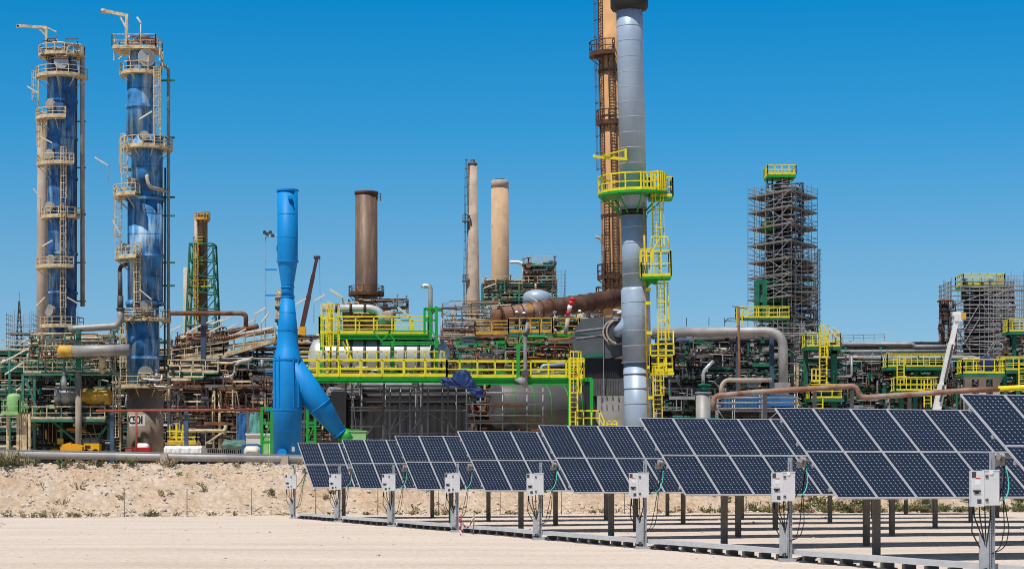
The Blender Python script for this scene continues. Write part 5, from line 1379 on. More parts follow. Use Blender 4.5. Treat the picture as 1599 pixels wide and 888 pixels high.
d = 148.0
c = P(838, 634, d); ax = Vector((.90, .43, 0))
a, b = c - ax * 3.2, c + ax * 3.0; a.z = b.z = Z(634, d); r = L(36, d)
v = thing('grey_cylinder', Vector((c.x, c.y, PLAT)), 'huge dull grey horizontal cylinder with thin green hoops below the yellow walkway', 'vessel')
q = MB(); q.vessel(a, b, r, 48, .12); q.build('shell', M['cylgrey'], v)
for k in (.12, .37, .58, .8, .97):
    q = MB(); p = a.lerp(b, k); q.tube([p - ax * .035, p + ax * .035], r * 1.012, 48); q.build('hoop', M['green'], v)
q = MB(); p = a.lerp(b, .52) + Vector((0, -r, 0)); q.beam(p + ZV * .2, p - ZV * 1.0 + ax * .2, .16, .08); q.build('bracket', M['dkgrey'], v)
for k in (.2, .8):
    q = MB(); p = a.lerp(b, k); q.box((p.x, p.y, (PLAT + p.z - r * .7) / 2), (.5, 2.2, p.z - r * .7 - PLAT)); q.build('saddle', M['dkgrey'], v)

# grey exhaust hood
d = 149.0
t = thing('exhaust_hood', Vector((X(935, d), d, PLAT)), 'tall dark grey exhaust hood with a rounded shoulder feeding the blue-grey stack', 'exhaust duct')
pts = [(895, 561), (895, 525), (898, 512), (907, 502), (920, 498), (962, 497), (976, 500), (976, 553), (950, 561)]
fr = [P(px, py, d, -1.4) for px, py in pts]; bk = [P(px, py, d, 1.8) for px, py in pts]; n_ = len(pts)
q = MB(); q.add(fr + bk, [tuple(reversed(range(n_))), tuple(range(n_, 2 * n_))] + [(i, (i + 1) % n_, (i + 1) % n_ + n_, i + n_) for i in range(n_)]); q.build('hood_shell', M['hood'], t)
q = MB()
for py in (513, 524): q.beam(P(899, py + 6, d, -1.43), P(950, py, d, -1.43), .03, .09)
q.build('seam_strips', M['dullalu'], t)
q = MB(); q.beam(P(897, 523, d, -1.43), P(952, 528, d, -1.43), .03, .05); q.beam(P(897, 560, d, -1.44), P(942, 555, d, -1.44), .04, .22); q.build('flange_strips', M['dkgreen'], t)
q = MB(); n = 44
for k in range(n):
    px = 909 + k * 66 / n; q.beam(P(px, 561, d, -.9 - (k % 2) * .06), P(px, 596, d, -.9 - (k % 2) * .06), L(66 / n, d) * 1.02, .06)
q.box2((X(909, d), d - .85, PLAT), (X(975, d), d + 1.5, Z(561, d))); q.build('louvre_panel', M['clad'], t)
q = MB()
for k in range(26):
    px = 925 + k * 2; q.beam(P(px, 592, d, -1.1 - (k % 2) * .05), P(px, 619, d, -1.25 - (k % 2) * .05), L(2, d), .05)
q.box2((X(925, d), d - 1.05, Z(619, d)), (X(976, d), d, Z(593, d))); q.build('ribbed_skirt', M['dkgrey'], t)
q = MB(); q.tube([P(953, 650, d, -1.7), P(953, 650, d, 1)], L(24, d), 36); q.box2((X(931, d), d - 1.5, Z(650, d)), (X(977, d), d - .6, Z(619, d))); q.build('fan_casing', M['dullalu'], t)
q = MB()
for px in (938, 946, 955, 964): q.beam(P(px, 640, d, -1.72), P(px, 619, d, -1.55), .06, .08)
q.build('casing_ribs', M['dkgrey'], t)
q = MB(); q.tube([P(964, 521, d, -1.3), P(964, 521, d, -1.9)], L(18, d), 36); q.build('round_flange', M['dkgrey'], t)
for ox, oy in ((964, -1.93), (959, -1.6)):
    q = MB(); q.tube([P(ox, 521, d, oy) + Vector((math.cos(R(a_ * 15)) * L(18.5, d), 0, math.sin(R(a_ * 15)) * L(18.5, d))) for a_ in range(25)], .075, 8); q.build('flange_ring', M['palecon'], t)
q = MB(); q.pipe([P(964, 521, d, -1.9), P(966, 519, d, -3.0), P(974, 510, d, -3.1), P(978, 488, d, -3.1)], L(9, d), 24, 1.2); q.build('elbow_duct', M['stackgrey'], t)
q = MB()
for px in (941, 975): q.bar(P(px, 497, d, -1.5), P(px, 661, d, -1.5), .03, 5)
q.bar(P(977, 545, d, -1.8), P(977, 661, d, -1.8), .1, 8); q.build('conduit', M['scaf'], t)
clutter(t, ((X(955, d), d - 2.4, Z(500, d)), (X(975, d), d - 1.5, Z(488, d))), 8, ['dkgrey', 'white'], rnd, .03, .07, lmax=.6)

# tall blue-grey stack
d = 146.0
c = Vector((X(998, d), d, PLAT)); t = thing('clad_stack', c, 'tallest smooth blue-grey clad stack with a black cap and yellow and green platforms', 'stack')
c2 = Vector((c.x, c.y, 0))
def sp(py, px): return P(px, py, d)
q = MB(); q.lathe(c2, [(L(21.4, d), PLAT), (L(21.4, d), Z(566, d))], 48); q.build('base_shell', M['stackgrey'], t)
q = MB(); q.lathe(c2, [(L(22.6, d), Z(565, d)), (L(22.6, d), Z(453, d)), (L(20.0, d), Z(449, d))], 48); q.build('lower_shell', M['stackgrey'], t)
q = MB(); q.lathe(c2, [(L(20.0, d), Z(449, d) + .005), (L(20.0, d), Z(337, d))], 48); q.build('middle_shell', M['stackgrey'], t)
q = MB(); q.lathe(c2, [(L(19.2, d), Z(337, d)), (L(19.2, d), Z(326, d))], 40)
q.build('neck_band', M['black'], t)
q = MB(); q.lathe(c2, [(L(20.6, d), Z(326, d)), (L(20.6, d), Z(60, d)), (L(20.6, d), Z(10, d))], 48); q.build('upper_shell', M['stackgrey'], t)
q = MB(); q.lathe(c2, [(L(21, d), Z(18, d)), (L(27, d), Z(16, d)), (L(29.5, d), Z(12, d)), (L(29.5, d), Z(-22, d)), (L(26, d), Z(-22, d)), (L(26, d), Z(-5, d))], 48); q.build('cap', M['black'], t)
for py, r in ((42, 20.7), (65, 20.7), (90, 20.7), (114, 20.7), (137, 20.7), (160, 20.7), (184, 20.7), (208, 20.7), (232, 20.7), (256, 20.7), (355, 20.1), (380, 20.1), (405, 20.1), (428, 20.1), (472, 22.7), (494, 22.7), (516, 22.7), (540, 22.7), (583, 22.3), (606, 21.9), (630, 21.6)):
    q = MB(); q.ringdeck(P(998, py, d), L(r - 2, d), L(r + .28, d), .035, n=40); q.build('cladding_seam', M['alu'], t)
for py, r in ((565, 24.5), (337, 21.5), (326, 22)):
    q = MB(); q.ringdeck(P(998, py, d), L(r - 3, d), L(r, d), .08, n=40); q.build('flange', M['grey'], t)
def lean(py): return 998 - (660 - py) * 14 / 660.0       # picture x of the leaning axis
cc = P(998, 303, d); round_platform(t, cc, L(21, d), L(55, d), 100, 382, 'yellow', 'green', h=1.2, r=.05, toe=.2, th=.16)
q = MB(); q.rail([rpt(cc, L(30, d), -60), rpt(cc, L(54, d), -48), rpt(cc, L(54, d), -30)], 1.3, .3, .05, .2); q.build('gate_railing', M['yellow'], t)
sq_platform(t, X(1022, d), X(1058, d), d - 1.0, d + .6, Z(311, d), 'yellow', 'green', h=1.35, r=.05, toe=.2, th=.14)
q = MB(); q.ladder(P(1032, 438, d, -.7), P(1032, 285, d, -.7), (.35, -1, 0), .55, True, .05, hoop=1.3); q.build('caged_ladder', M['yellow'], t)
sq_platform(t, X(1005, d), X(1051, d), d - 2.0, d - .2, Z(436, d), 'yellow', 'green', h=1.75, r=.045, toe=.2, th=.16, sp=.8)
q = MB(); q.rail([P(1005, 414, d, -2), P(1022, 414, d, -2)], .9, .4, .05, 0); q.pipe([P(1051, 410, d, -1.9), P(1047, 376, d, -1.9), P(1022, 375, d, -1.9), P(1020, 410, d, -1.9)], .05, 6); q.bar(P(1022, 398, d, -1.9), P(1036, 375, d, -1.9), .04, 5); q.build('hoop_guard', M['yellow'], t)
q = MB(); q.beam(P(1020, 440, d, -1), P(1012, 448, d, -.3), .3, .3); q.beam(P(1014, 437, d, -1.3), P(1030, 443, d, -1), .3, .4); q.build('bracket', M['green'], t)
q = MB(); q.ladder(P(1036, 582, d, -1.0), P(1036, 437, d, -1.0), (.35, -1, 0), .55, True, .05, hoop=1.3); q.build('caged_ladder', M['yellow'], t)
sq_platform(t, X(1017, d), X(1053, d), d - 1.6, d + .2, Z(583, d), 'yellow', 'yellow', h=1.15, r=.055, toe=.25, sp=.5)
q = MB(); q.rail([P(1017, 560, d, -1.6), P(1053, 560, d, -1.6)], .9, .6, .05, 0); q.bar(P(1053, 583, d, -1.6), P(1053, 520, d, -1.6), .05, 6); q.bar(P(1030, 522, d, -1.6), P(1053, 522, d, -1.6), .04, 6); q.build('hoop_guard', M['yellow'], t)
q = MB(); q.ladder(P(1027, 668, d, -1.3), P(1027, 583, d, -1.3), (.2, -1, 0), .6, True, .05, hoop=1.0); q.build('caged_ladder', M['yellow'], t)
q = MB(); q.bar(P(1012, 320, d, -1.2), P(1012, 660, d, -1.0), .07, 8); q.build('riser_conduit', M['ochre'], t)
for py in (455, 476, 522, 575, 622):
    q = MB(); q.box(P(1016, py, d, -1.3), (.35, .3, .22)); q.build('junction_box', M['yellow'], t)
q = MB(); q.beam(P(986, 236, d, -1.1), P(986, 254, d, -1.1), .16, .16); q.beam(P(937, 249, d, -1.6), P(988, 252, d, -1.1), .14, .2); q.beam(P(952, 247, d, -1.6), P(986, 237, d, -1.1), .1, .1); q.beam(P(937, 246, d, -1.6), P(937, 250, d, -1.6), .2, .2); q.build('davit_crane', M['yellow'], t)
t.rotation_euler = (0, -math.radians(1.22), 0)

# tan chimney behind it
d = 215.0
c = Vector((X(965, d), d, PLAT)); t = thing('tan_chimney', c, 'tall tan chimney with rusty caged ladders, partly hidden behind the blue-grey stack', 'chimney')
q = MB(); q.lathe((c.x, c.y, 0), [(L(21, d), PLAT), (L(18.5, d), Z(400, d)), (L(17.5, d), Z(-30, d)), (L(15, d), Z(-30, d))], 36); q.build('shaft', M['orangecon'], t)
for px, p0, p1 in ((950, 300, -20), (966, 190, 86), (967, 470, 193), (954, 480, 300)):
    q = MB(); k = (px - 965) * s_ * 0; a = -90 + math.degrees(math.asin(max(-.98, min(.98, (px - 965) / 19.0))))
    b = rpt(P(965, p0, d), L(19.2, d), a); e = rpt(P(965, p1, d), L(18.4, d), a)
    q.ladder(b, e, Vector((math.cos(R(a)), math.sin(R(a)), 0)), .6, True, .035, hoop=1.7); q.build('caged_ladder', M['rustdk'], t)
for py, r1, a0, a1 in ((86, 33, 150, 280), (193, 24, 180, 360), (433, 27, 170, 370), (468, 30, 160, 380)):
    round_platform(t, P(965, py, d), L(18, d), L(r1, d), a0, a1, 'rustdk', 'rustdk', h=1.3)
for py in (110, 335):
    q = MB(); q.ringdeck(P(965, py, d), L(18, d), L(19.6, d), .25, n=32); q.build('iron_band', M['rustdk'], t)
q = MB(); q.pipe([P(948, 470, d, -1), P(948, 385, d, -1), P(944, 373, d, -1), P(936, 371, d, -1)], L(2.2, d), 10, 1); q.build('gooseneck_pipe', M['palecon'], t)
t.rotation_euler = (0, -math.radians(1.1), 0)

# rusty flue duct
d = 205.0
A, B, C3 = P(782, 493, d, 0), P(860, 478.5, d, 2), P(975, 456, d, 6)
v = thing('flue_duct', Vector((B.x, B.y, Z(500, d))), 'long rusty brown round flue duct rising gently towards the tan chimney', 'duct')
q = MB(); q.tube([A, A.lerp(B, .5), B], [L(13.5, d)] * 3, 28); q.build('near_length', M['rustpipe'], v)
q = MB(); q.tube([B, C3], L(14, d), 28); q.build('far_length', M['rustdk'], v)
q = MB(); q.pipe([P(776, 530, d), P(776, 494, d), P(784, 492.7, d)], L(10.5, d), 22, .7); q.build('down_leg', M['rust'], v)
for k in range(12):
    p = A.lerp(B, k / 5) if k < 5 else B.lerp(C3, (k - 5) / 7); ax = (B - A).normalized() if k < 5 else (C3 - B).normalized()
    q = MB(); q.tube([p - ax * .06, p + ax * .06], L(14.9, d), 28); q.build('hoop', M['rustdk'], v)
q = MB(); q.beam(P(845, 503, d), (X(845, d), d, PLAT), .4, .4); q.beam(P(920, 482, d, 3), (X(920, d), d + 3, PLAT), .4, .4); q.build('support', M['dkgrey'], v)
q = MB(); q.box(P(829, 481, d, -1), (.5, .3, .45)); q.build('warning_box', M['ochre'], v)

# two masonry chimneys
d = 420.0
c = Vector((X(738, d), d, PLAT)); t = thing('tapered_chimney', c, 'tall slim tapering pale chimney with a dark cap and a side ladder', 'chimney')
q = MB(); q.lathe((c.x, c.y, 0), [(L(13.2, d), PLAT), (L(11.6, d), Z(500, d)), (L(7.0, d), Z(256, d)), (L(6.0, d), Z(256, d)), (L(6, d), Z(258, d))], 32); q.build('shaft', M['pinkcon'], t)
q = MB(); q.lathe((c.x, c.y, 0), [(L(6.5, d), Z(259, d)), (L(7.6, d), Z(258, d)), (L(7.6, d), Z(255, d)), (L(5.5, d), Z(254.5, d)), (L(3.5, d), Z(253, d)), (L(3.5, d), Z(249, d))], 28); q.build('cap', M['dkgrey'], t)
q = MB(); q.ladder(P(728.6, 505, d, -.5), P(731.8, 256, d, -.5), (-1, -.4, 0), .6, True, .05, hoop=1.8); q.build('caged_ladder', M['dkgrey'], t)
for py in (347, 440):
    q = MB(); q.rail([P(723, py, d, -1), P(731, py, d, -1.6)], 1.3, .6, .07, 0); q.box(P(727, py, d, -1), (1.3, 1.2, .2)); q.build('rest_platform', M['dkgrey'], t)
q = MB(); q.box(P(733, 340, d, -1.5), (.3, .6, .6)); q.build('sampling_port', M['black'], t)
for k in ():
    pass
d = 380.0
c = Vector((X(780.5, d), d, PLAT)); t = thing('buff_chimney', c, 'stout buff chimney with a whitened rim standing on a teal steel platform', 'chimney')
q = MB(); q.lathe((c.x, c.y, 0), [(L(14.4, d), PLAT), (L(14.2, d), Z(440, d)), (L(13.6, d), Z(294, d))], 36); q.build('shaft', M['brick'], t)
q = MB(); q.lathe((c.x, c.y, 0), [(L(13.8, d), Z(294, d)), (L(13.8, d), Z(284, d)), (L(12.6, d), Z(282, d)), (L(8.5, d), Z(282, d))], 36); q.build('rim', M['palecon'], t)
q = MB(); q.lathe((c.x, c.y, 0), [(L(8.0, d), Z(283, d)), (L(8.0, d), Z(280, d)), (L(7, d), Z(280, d))], 28); q.build('liner', M['black'], t)

# steel top structure with a drum right of the buff chimney
d = 330.0
t = thing('reactor_structure', Vector((X(815, d), d, PLAT)), 'teal steel structure crowded with railings and pipes around a drum, above the rusty flue duct', 'steel structure')
frame_unit(t, X(753, d), X(868, d), d - 3, d + 8, [PLAT, Z(560, d), Z(500, d), Z(468, d), Z(446, d)], 'teal', 3.2, 'dkgrey', 'cream', rnd, .7, .3, 1.0)
frame_unit(t, X(818, d), X(866, d), d - 2, d + 4, [Z(446, d), Z(429, d), Z(414, d)], 'rust', 2.6, 'dkgrey', 'cream', rnd, .6, .22, 1.0)
q = MB(); q.lathe((X(838, d), d - 3.6, 0), [(L(22, d), Z(478, d)), (L(22, d), Z(466, d)), (L(19, d), Z(460, d)), (L(9, d), Z(456, d)), (.1, Z(455, d))], 36); q.build('drum', M['stackgrey'], t)
q = MB(); q.pipe([P(796, 409, d), P(811, 409, d), P(818, 414, d), P(818, 452, d)], L(2.6, d), 12, 1.6); q.build('gooseneck_pipe', M['white'], t)
clutter(t, ((X(758, d), d - 4, Z(470, d)), (X(868, d), d + 2, Z(440, d))), 90, ['cream', 'teal', 'dkgrey', 'rust', 'scaf'], rnd, .06, .18, lmax=3)
clutter(t, ((X(818, d), d - 2.4, Z(446, d)), (X(866, d), d + 2, Z(413, d))), 60, ['cream', 'rust', 'dkgrey', 'dullalu', 'teal'], rnd, .06, .2, lmax=2.5)
scaffold(t, [(X(862, d), d - 4), (X(882, d), d - 4), (X(882, d), d)], [Z(490, d), Z(470, d), Z(455, d), Z(438, d)], rr=rnd, nb=3, m='scafdk')
for (px, py, sd, an) in ((765, 446, 1, 20), (835, 468, -1, 30), (770, 477, 1, 3), (788, 476, 1, 3)):
    lone_lamp(px, py, 322, sd, an, 2.0, 2.6, 'slanted white tube lamp on the teal structure above the rusty flue duct', 'tube lamps on the reactor structure')

# scaffold-wrapped unit behind (left of the reactor structure)
for (xa, xb, dd, zs_, lb) in ((690, 760, 300, (590, 560, 535, 515, 498), 'low sprawling tube scaffold at the foot of the slim tapering chimney'), (880, 940, 240, (520, 505, 490, 478), 'short tube scaffold under the rusty flue duct near the tan chimney')):
    v = thing('tube_scaffold', Vector((X((xa + xb) / 2, dd), dd, PLAT)), lb, 'scaffold')
    scaffold(v, [(X(xa, dd), dd), (X(xb, dd), dd), (X(xb, dd), dd + 3)], [Z(q_, dd) for q_ in zs_], rr=rnd, nb=9, m='scafdk')
    clutter(v, ((X(xa, dd), dd + .5, Z(zs_[0], dd)), (X(xb, dd), dd + 3, Z(zs_[-1], dd))), 40, ['rust', 'scafdk', 'dkgrey', 'redpipe', 'cream'], rnd, .05, .16, lmax=4)

# teal platform with workers
d = 172.0
t = thing('steel_platform', Vector((X(800, d), d, PLAT)), 'teal steel platform with ochre yellow railings where two workers stand', 'platform')
sq_platform(t, X(794, d), X(862, d), d - 2, d + 3, Z(522, d), 'ochre', 'teal', h=1.2, r=.05, toe=.25, th=.35, sp=1.0)
sq_platform(t, X(742, d), X(794, d), d - 1, d + 3, Z(523, d), 'ochre', 'rust', h=1.1, r=.045, toe=.2, th=.3, sp=1.1)
q = MB()
q.ibeam(P(722, 532, d), P(790, 526, d), .4, .6); q.ibeam(P(790, 527, d), P(864, 527, d), .4, .5); q.beam(P(785, 534, d), P(800, 556, d), .4, .4); q.beam(P(858, 530, d), P(846, 545, d), .35, .35); q.build('beams', M['teal'], t)
for px, w_ in ((782, .5), (720, .42), (860, .4)):
    q = MB(); q.beam((X(px, d), d, PLAT), P(px, 528, d), w_, w_); q.build('column', M['teal'], t)
q = MB(); q.bar(P(842, 524, d, -2), P(842, 480, d, -2), .05, 6); q.build('pole', M['rust'], t)
clutter(t, ((X(695, d), d - 1, PLAT + 3), (X(880, d), d + 5, Z(535, d))), 170, ['rust', 'redpipe', 'dkgrey', 'teal', 'scaf', 'black', 'ochre', 'cream'], rnd, .04, .17, lmax=5)
person('person', P(807, 522, d, -1.0) + ZV * .0, -.3, 'worker in dark overalls and white helmet, nearer the tapering chimney at the ochre railing', 1.8)
person('person', P(818, 522, d, -.6), .3, 'worker in dark overalls and white helmet standing beside the rusty pole on the ochre platform', 1.76)
t = thing('steel_platform', Vector((X(888, d), d, PLAT)), 'green steel platform with worn ochre railings below the windsock', 'platform')
sq_platform(t, X(862, d), X(905, d), d, d + 5, Z(521, d), 'ochre', 'green', h=1.3, r=.045, toe=.2, sp=1.1)
q = MB()
for px in (866, 900): q.beam((X(px, d), d + .5, PLAT), P(px, 522, d, .5), .35, .35)
q.beam(P(875, 505, d), P(884, 520, d), .14, .14); q.build('column', M['green'], t)
clutter(t, ((X(862, d), d, PLAT + 3), (X(905, d), d + 4, Z(523, d))), 60, ['green', 'rust', 'redpipe', 'dkgrey', 'black', 'teal'], rnd, .04, .14, lmax=3)
clutter(t, ((X(868, d), d + 3, Z(523, d)), (X(935, d), d + 6, Z(490, d))), 60, ['dkgrey', 'cream', 'scaf', 'black', 'white', 'rust'], rnd, .04, .12, lmax=2)
person('person', P(908, 512, d, 4), -.6, 'worker with white helmet bending among pipes to the side of the windsock', 1.75, coat='cream')
# windsock
d = 168.0
v = thing('windsock', P(884, 520, d), 'drooping red and white striped windsock on a pale pole', 'windsock')
q = MB(); q.tube([P(883, 521, d), P(887, 497, d)], .16, 10); q.build('pole', M['palecon'], v)
pp_ = [P(886.5, 493, d), P(888, 485, d), P(890.5, 477, d), P(893, 470, d), P(895.5, 465, d)]
for k, m in enumerate(('red', 'white', 'red', 'red')):
    if k == 2: m = 'white' if False else 'red'
    q = MB(); q.tube([pp_[k], pp_[k + 1]], [.13 + .035 * k, .165 + .035 * k], 14); q.build('sock_band', M[m], v)
# short teal equipment under the hood side
t = thing('pump_manifold', P(880, 580, 158), 'tangle of small orange and green pipes with blue-grey headers behind the yellow walkway', 'pipework')
clutter(t, ((X(790, 160), 158, Z(585, 160)), (X(893, 160), 164, Z(528, 160))), 140, ['redpipe', 'green', 'dkgrey', 'rustpipe', 'scaf', 'black', 'galv', 'ochre'], rnd, .03, .11, lmax=3)
q = MB(); q.pipe([P(846, 580, 158), P(846, 571, 158), P(885, 568, 158)], L(3, 158), 10, .5); q.build('header', M['stackgrey'], t)
# ================================================================== right-hand side: pipe rack, scaffold towers, platforms
rnd = random.Random(44)
d = 170.0
t = thing('pipe_rack', Vector((X(1120, d), d, PLAT)), 'dark pipe rack stacked with pipes below the large grey pipe', 'pipe rack')
x0, x1 = X(1030, d), X(1236, d)
frame_unit(t, x0, x1, d, d + 10, [PLAT, Z(622, d), Z(590, d), Z(572, d), Z(552, d), Z(534, d)], 'black', 3.4, 'black', 'cream', rnd, .1, .34, 0, decks=False)
for z, n, ml in ((Z(534, d), 5, ['dkgrey', 'dullalu', 'steelblue']), (Z(553, d), 7, ['dullalu', 'dkgrey', 'rust', 'galv']), (Z(573, d), 7, ['dkgrey', 'black', 'dullalu', 'rustpipe']), (Z(591, d), 7, ['black', 'dullalu', 'rustdk', 'dkgrey']), (Z(612, d), 6, ['black', 'rustdk', 'dullalu'])):
    pipe_bank(t, x0, x1, d - .5, d + 8, z, n, ml, rnd, .1, .3, .2, 2)
clutter(t, ((x0, d, PLAT), (x1, d + 7, Z(530, d))), 260, ['black', 'dkgrey', 'scaf', 'scafdk', 'teal', 'dullalu', 'rust', 'white'], rnd, .03, .13, lmax=4)
q = MB(); q.box2((x0, d + 8.5, PLAT), (x1, d + 12, Z(545, d))); q.build('shade_backing', M['backdark'], t)  # added dark box that stands for the deep shade inside the rack
d = 166.0
v = thing('pipe_run', P(1130, 517, d), 'large pale grey insulated pipe running level then turning down, above the dark pipe rack', 'pipe')
q = MB(); q.pipe([P(1022, 516, d, 2), P(1223, 517, d), P(1223, 614, d)], L(7.4, d), 24, 1.4); q.build('pipe', M['dullalu'], v)
q = MB(); q.box(P(1221, 604, d, -.3), (1.0, .8, .7), .3); q.tube([P(1221, 606, d), P(1221, 620, d)], L(11, d), 20); q.build('foot_boot', M['dullalu'], v)
q = MB()
for px in (1208, 1155): q.beam((X(px, d), d + 1.2, PLAT), P(px, 524, d, 1.2), .34, .34)
q.build('support', M['steelblue'], v)
q = MB()
for px in (1072, 1107, 1131): q.bar(P(px, 509, d), P(px, 496, d), .03, 5)
q.build('vent_pins', M['dkgrey'], v)
v = thing('utility_pole', P(1156, 620, 160), 'thin rusty pole with short cross arms in front of the large grey pipe', 'pole')
q = MB(); q.bar((X(1157, 160), 160, PLAT), P(1153, 478, 160), .1, 8); q.build('pole', M['rust'], v)
q = MB(); q.beam(P(1143, 478, 160), P(1167, 482, 160), .06, .06); q.pipe([P(1132, 503, 160), P(1136, 497, 160), P(1150, 497, 160)], .04, 6, .3); q.bar(P(1130, 500, 160), P(1150, 502, 160), .03, 5); q.build('cross_arm', M['dkgrey'], v)
# silo with gooseneck
d = 140.0
v = thing('silo', P(1098, 660, d), 'small grey silo with a bent pale vent pipe and a green collar', 'silo')
q = MB(); q.lathe((X(1098, d), d, 0), [(L(12.5, d), PLAT), (L(12.5, d), Z(652, d)), (L(11.5, d), Z(651, d)), (L(11.5, d), Z(612, d))], 32); q.build('shell', M['dullalu'], v)
q = MB(); q.ringdeck(P(1098, 612, d), .1, L(13, d), .08, n=28); q.build('top_plate', M['galv'], v)
q = MB(); q.tube([P(1100, 612, d), P(1100, 600, d)], L(6.5, d), 18); q.box2((X(1090, d), d - .3, Z(602, d)), (X(1110, d), d + .3, Z(600, d))); q.tube([P(1100, 601, d), P(1100, 599, d)], L(9, d), 18); q.build('collar', M['dkgreen'], v)
q = MB(); q.box2((X(1080, d), d - 1, Z(658, d)), (X(1122, d), d + 1, Z(653, d))); q.build('base_frame', M['dkgreen'], v)
q = MB(); q.pipe([P(1098, 600, d), P(1098, 580, d), P(1114, 563, d)], L(2.7, d), 14, .6); q.build('vent_pipe', M['galv'], v)
# blue container and its scaffold
d = 150.0
v = thing('blue_container', P(1185, 640, d), 'mid blue container box behind thin scaffold rails, above the solar tables', 'container')
q = MB(); q.box2((X(1132, d), d, Z(637, d)), (X(1195, d), d + 3, Z(616, d))); q.box2((X(1205, d), d + .1, Z(634, d)), (X(1240, d), d + 3, Z(616, d))); q.box2((X(1195, d), d + .15, Z(635, d)), (X(1205, d), d + 2.9, Z(617, d))); q.build('shell', M['bluecont'], v)
q = MB()
for k in range(12): q.beam(P(1135 + k * 5.2, 636, d, -.03), P(1135 + k * 5.2, 617, d, -.03), .05, .05)
q.build('side_ribs', M['steelblue'], v)
q = MB()
for px in (1110, 1160, 1198, 1236): q.beam((X(px, d), d + 1, PLAT), P(px, 637, d, 1), .3, .3)
q.box2((X(1105, d), d - .2, Z(641, d)), (X(1242, d), d + 3, Z(638, d))); q.build('trestle', M['dkgrey'], v)
clutter(v, ((X(1105, d), d, PLAT), (X(1240, d), d + 3, Z(645, d))), 40, ['black', 'dkgrey', 'scaf'], rnd, .04, .12)
scaf_bay('thin tube scaffold with a grey boarded level in front of the mid blue container', 1122, 1245, 146, (655, 637, 628, 620), [1121, 1147, 1190, 1245], [(1150, 1240, 640)], [((1121, 640), (1133, 658)), ((1200, 655), (1215, 642))], 'plank')
# rusty line pipe with a jog
d = 125.0
v = thing('pipe_run', P(1300, 640, d), 'long rusty pipe on dark posts with an upright jog, crossing above the solar tables', 'pipe')
q = MB(); q.pipe([P(1114, 640, d), P(1114, 618, d), P(1180, 612, d), P(1337, 602, d), P(1343, 621, d), P(1400, 617, d), P(1500, 610, d), P(1560, 607, d)], L(4.4, d), 16, .5); q.build('pipe', M['rustpipe'], v)
q = MB(); q.pipe([P(1558, 607, d), P(1680, 600, d)], L(4.4, d), 16); q.build('yellow_length', M['yellow'], v)
for px, py in ((1195, 612), (1272, 608), (1330, 605), (1420, 617), (1510, 611), (1570, 607)):
    q = MB(); q.beam((X(px, d), d, PLAT - .2), P(px, py + 4, d), .22, .22); q.build('post', M['dkgrey'], v)
v = thing('pipe_run', P(1150, 610, 127), 'short pale pipe with a downward bend beside the silo', 'pipe')
q = MB(); q.pipe([P(1125, 618, 134), P(1127, 600, 134), P(1134, 593, 134), P(1205, 593, 134)], L(3.2, 134), 12, .5); q.build('pipe', M['palecon'], v)

# ---- tall scaffold tower around a dark column
d = 250.0
cx_, cy_ = X(1222, d), d
t = thing('scaffold_tower', Vector((cx_, cy_, PLAT)), 'tallest scaffold tower, wrapped round a dark column with a lime green top platform', 'scaffold')
hd = L(54, d)
cs = [(cx_ - hd, cy_ - .2), (cx_ + .0, cy_ - 7.5), (cx_ + hd, cy_ + .2), (cx_, cy_ + 6), (cx_ - hd, cy_ - .2)]
zs = [Z(470, d)] + [Z(p_, d) for p_ in (452, 436, 412, 386, 360, 334, 310)]
zs = [PLAT, Z(560, d), Z(530, d), Z(500, d)] + zs
scaffold(t, cs, zs, rr=rnd, nb=5, r=.036, brace=1.0)
inner = [(cx_ - hd * .62, cy_), (cx_, cy_ - 4.6), (cx_ + hd * .62, cy_), (cx_, cy_ + hd * .62), (cx_ - hd * .62, cy_)]
scaffold(t, inner, zs, rr=rnd, nb=2, r=.032, m='scafdk', brace=.5)
for k, z in enumerate(zs[2:]):
    for (a, b, a2, b2) in ((cs[0], cs[1], inner[0], inner[1]), (cs[1], cs[2], inner[1], inner[2]), (cs[2], cs[3], inner[2], inner[3]), (cs[3], cs[4], inner[3], inner[4])):
        q = MB(); vs = [(p[0], p[1], z + dz) for dz in (0, .12) for p in (a, b, b2, a2)]
        q.add(vs, [(3, 2, 1, 0), (4, 5, 6, 7), (0, 1, 5, 4), (1, 2, 6, 5), (2, 3, 7, 6), (3, 0, 4, 7)])
        A, B = Vector((a[0], a[1], z + .1)), Vector((b[0], b[1], z + .1)); q.beam(A, B, .06, .16); q.build('deck_boards', M['plank'], t)
q = MB()
for k in range(4, len(zs) - 1):
    for (a, b) in ((cs[0], cs[1]), (cs[1], cs[2])):
        A, B = Vector((a[0], a[1], 0)), Vector((b[0], b[1], 0))
        f0, f1 = (.55, .95) if a is cs[0] else (.05, .45)
        q.bar(A.lerp(B, f0) + ZV * zs[k], A.lerp(B, f1) + ZV * zs[k + 1], .055, 5)
q.build('raking_braces', M['scaf'], t)
v = thing('wrapped_column', Vector((cx_, cy_, PLAT)), 'dark column inside the tallest scaffold tower, topped by a lime green railed platform', 'column')
q = MB(); q.lathe((cx_, cy_, 0), [(L(21, d), PLAT), (L(21, d), Z(400, d)), (L(15, d), Z(380, d)), (L(14, d), Z(290, d)), (L(10, d), Z(284, d)), (.1, Z(282, d))], 28); q.build('shell', M['black'], v)
sq_platform(v, X(1196, d), X(1240, d), d - 1.8, d + 1.8, Z(276, d), 'yellow', 'green', h=1.15, r=.05, toe=.3, th=.3, sp=.9)
q = MB()
for px in (1198, 1206, 1232): q.beam(P(px, 277, d), P(px, 300, d), .2, .2)
q.build('platform_legs', M['dkgreen'], v)
sq_platform(v, X(1188, d), X(1208, d), d - 2.2, d - .8, Z(360, d), 'yellow', 'green', h=.9, r=.05)
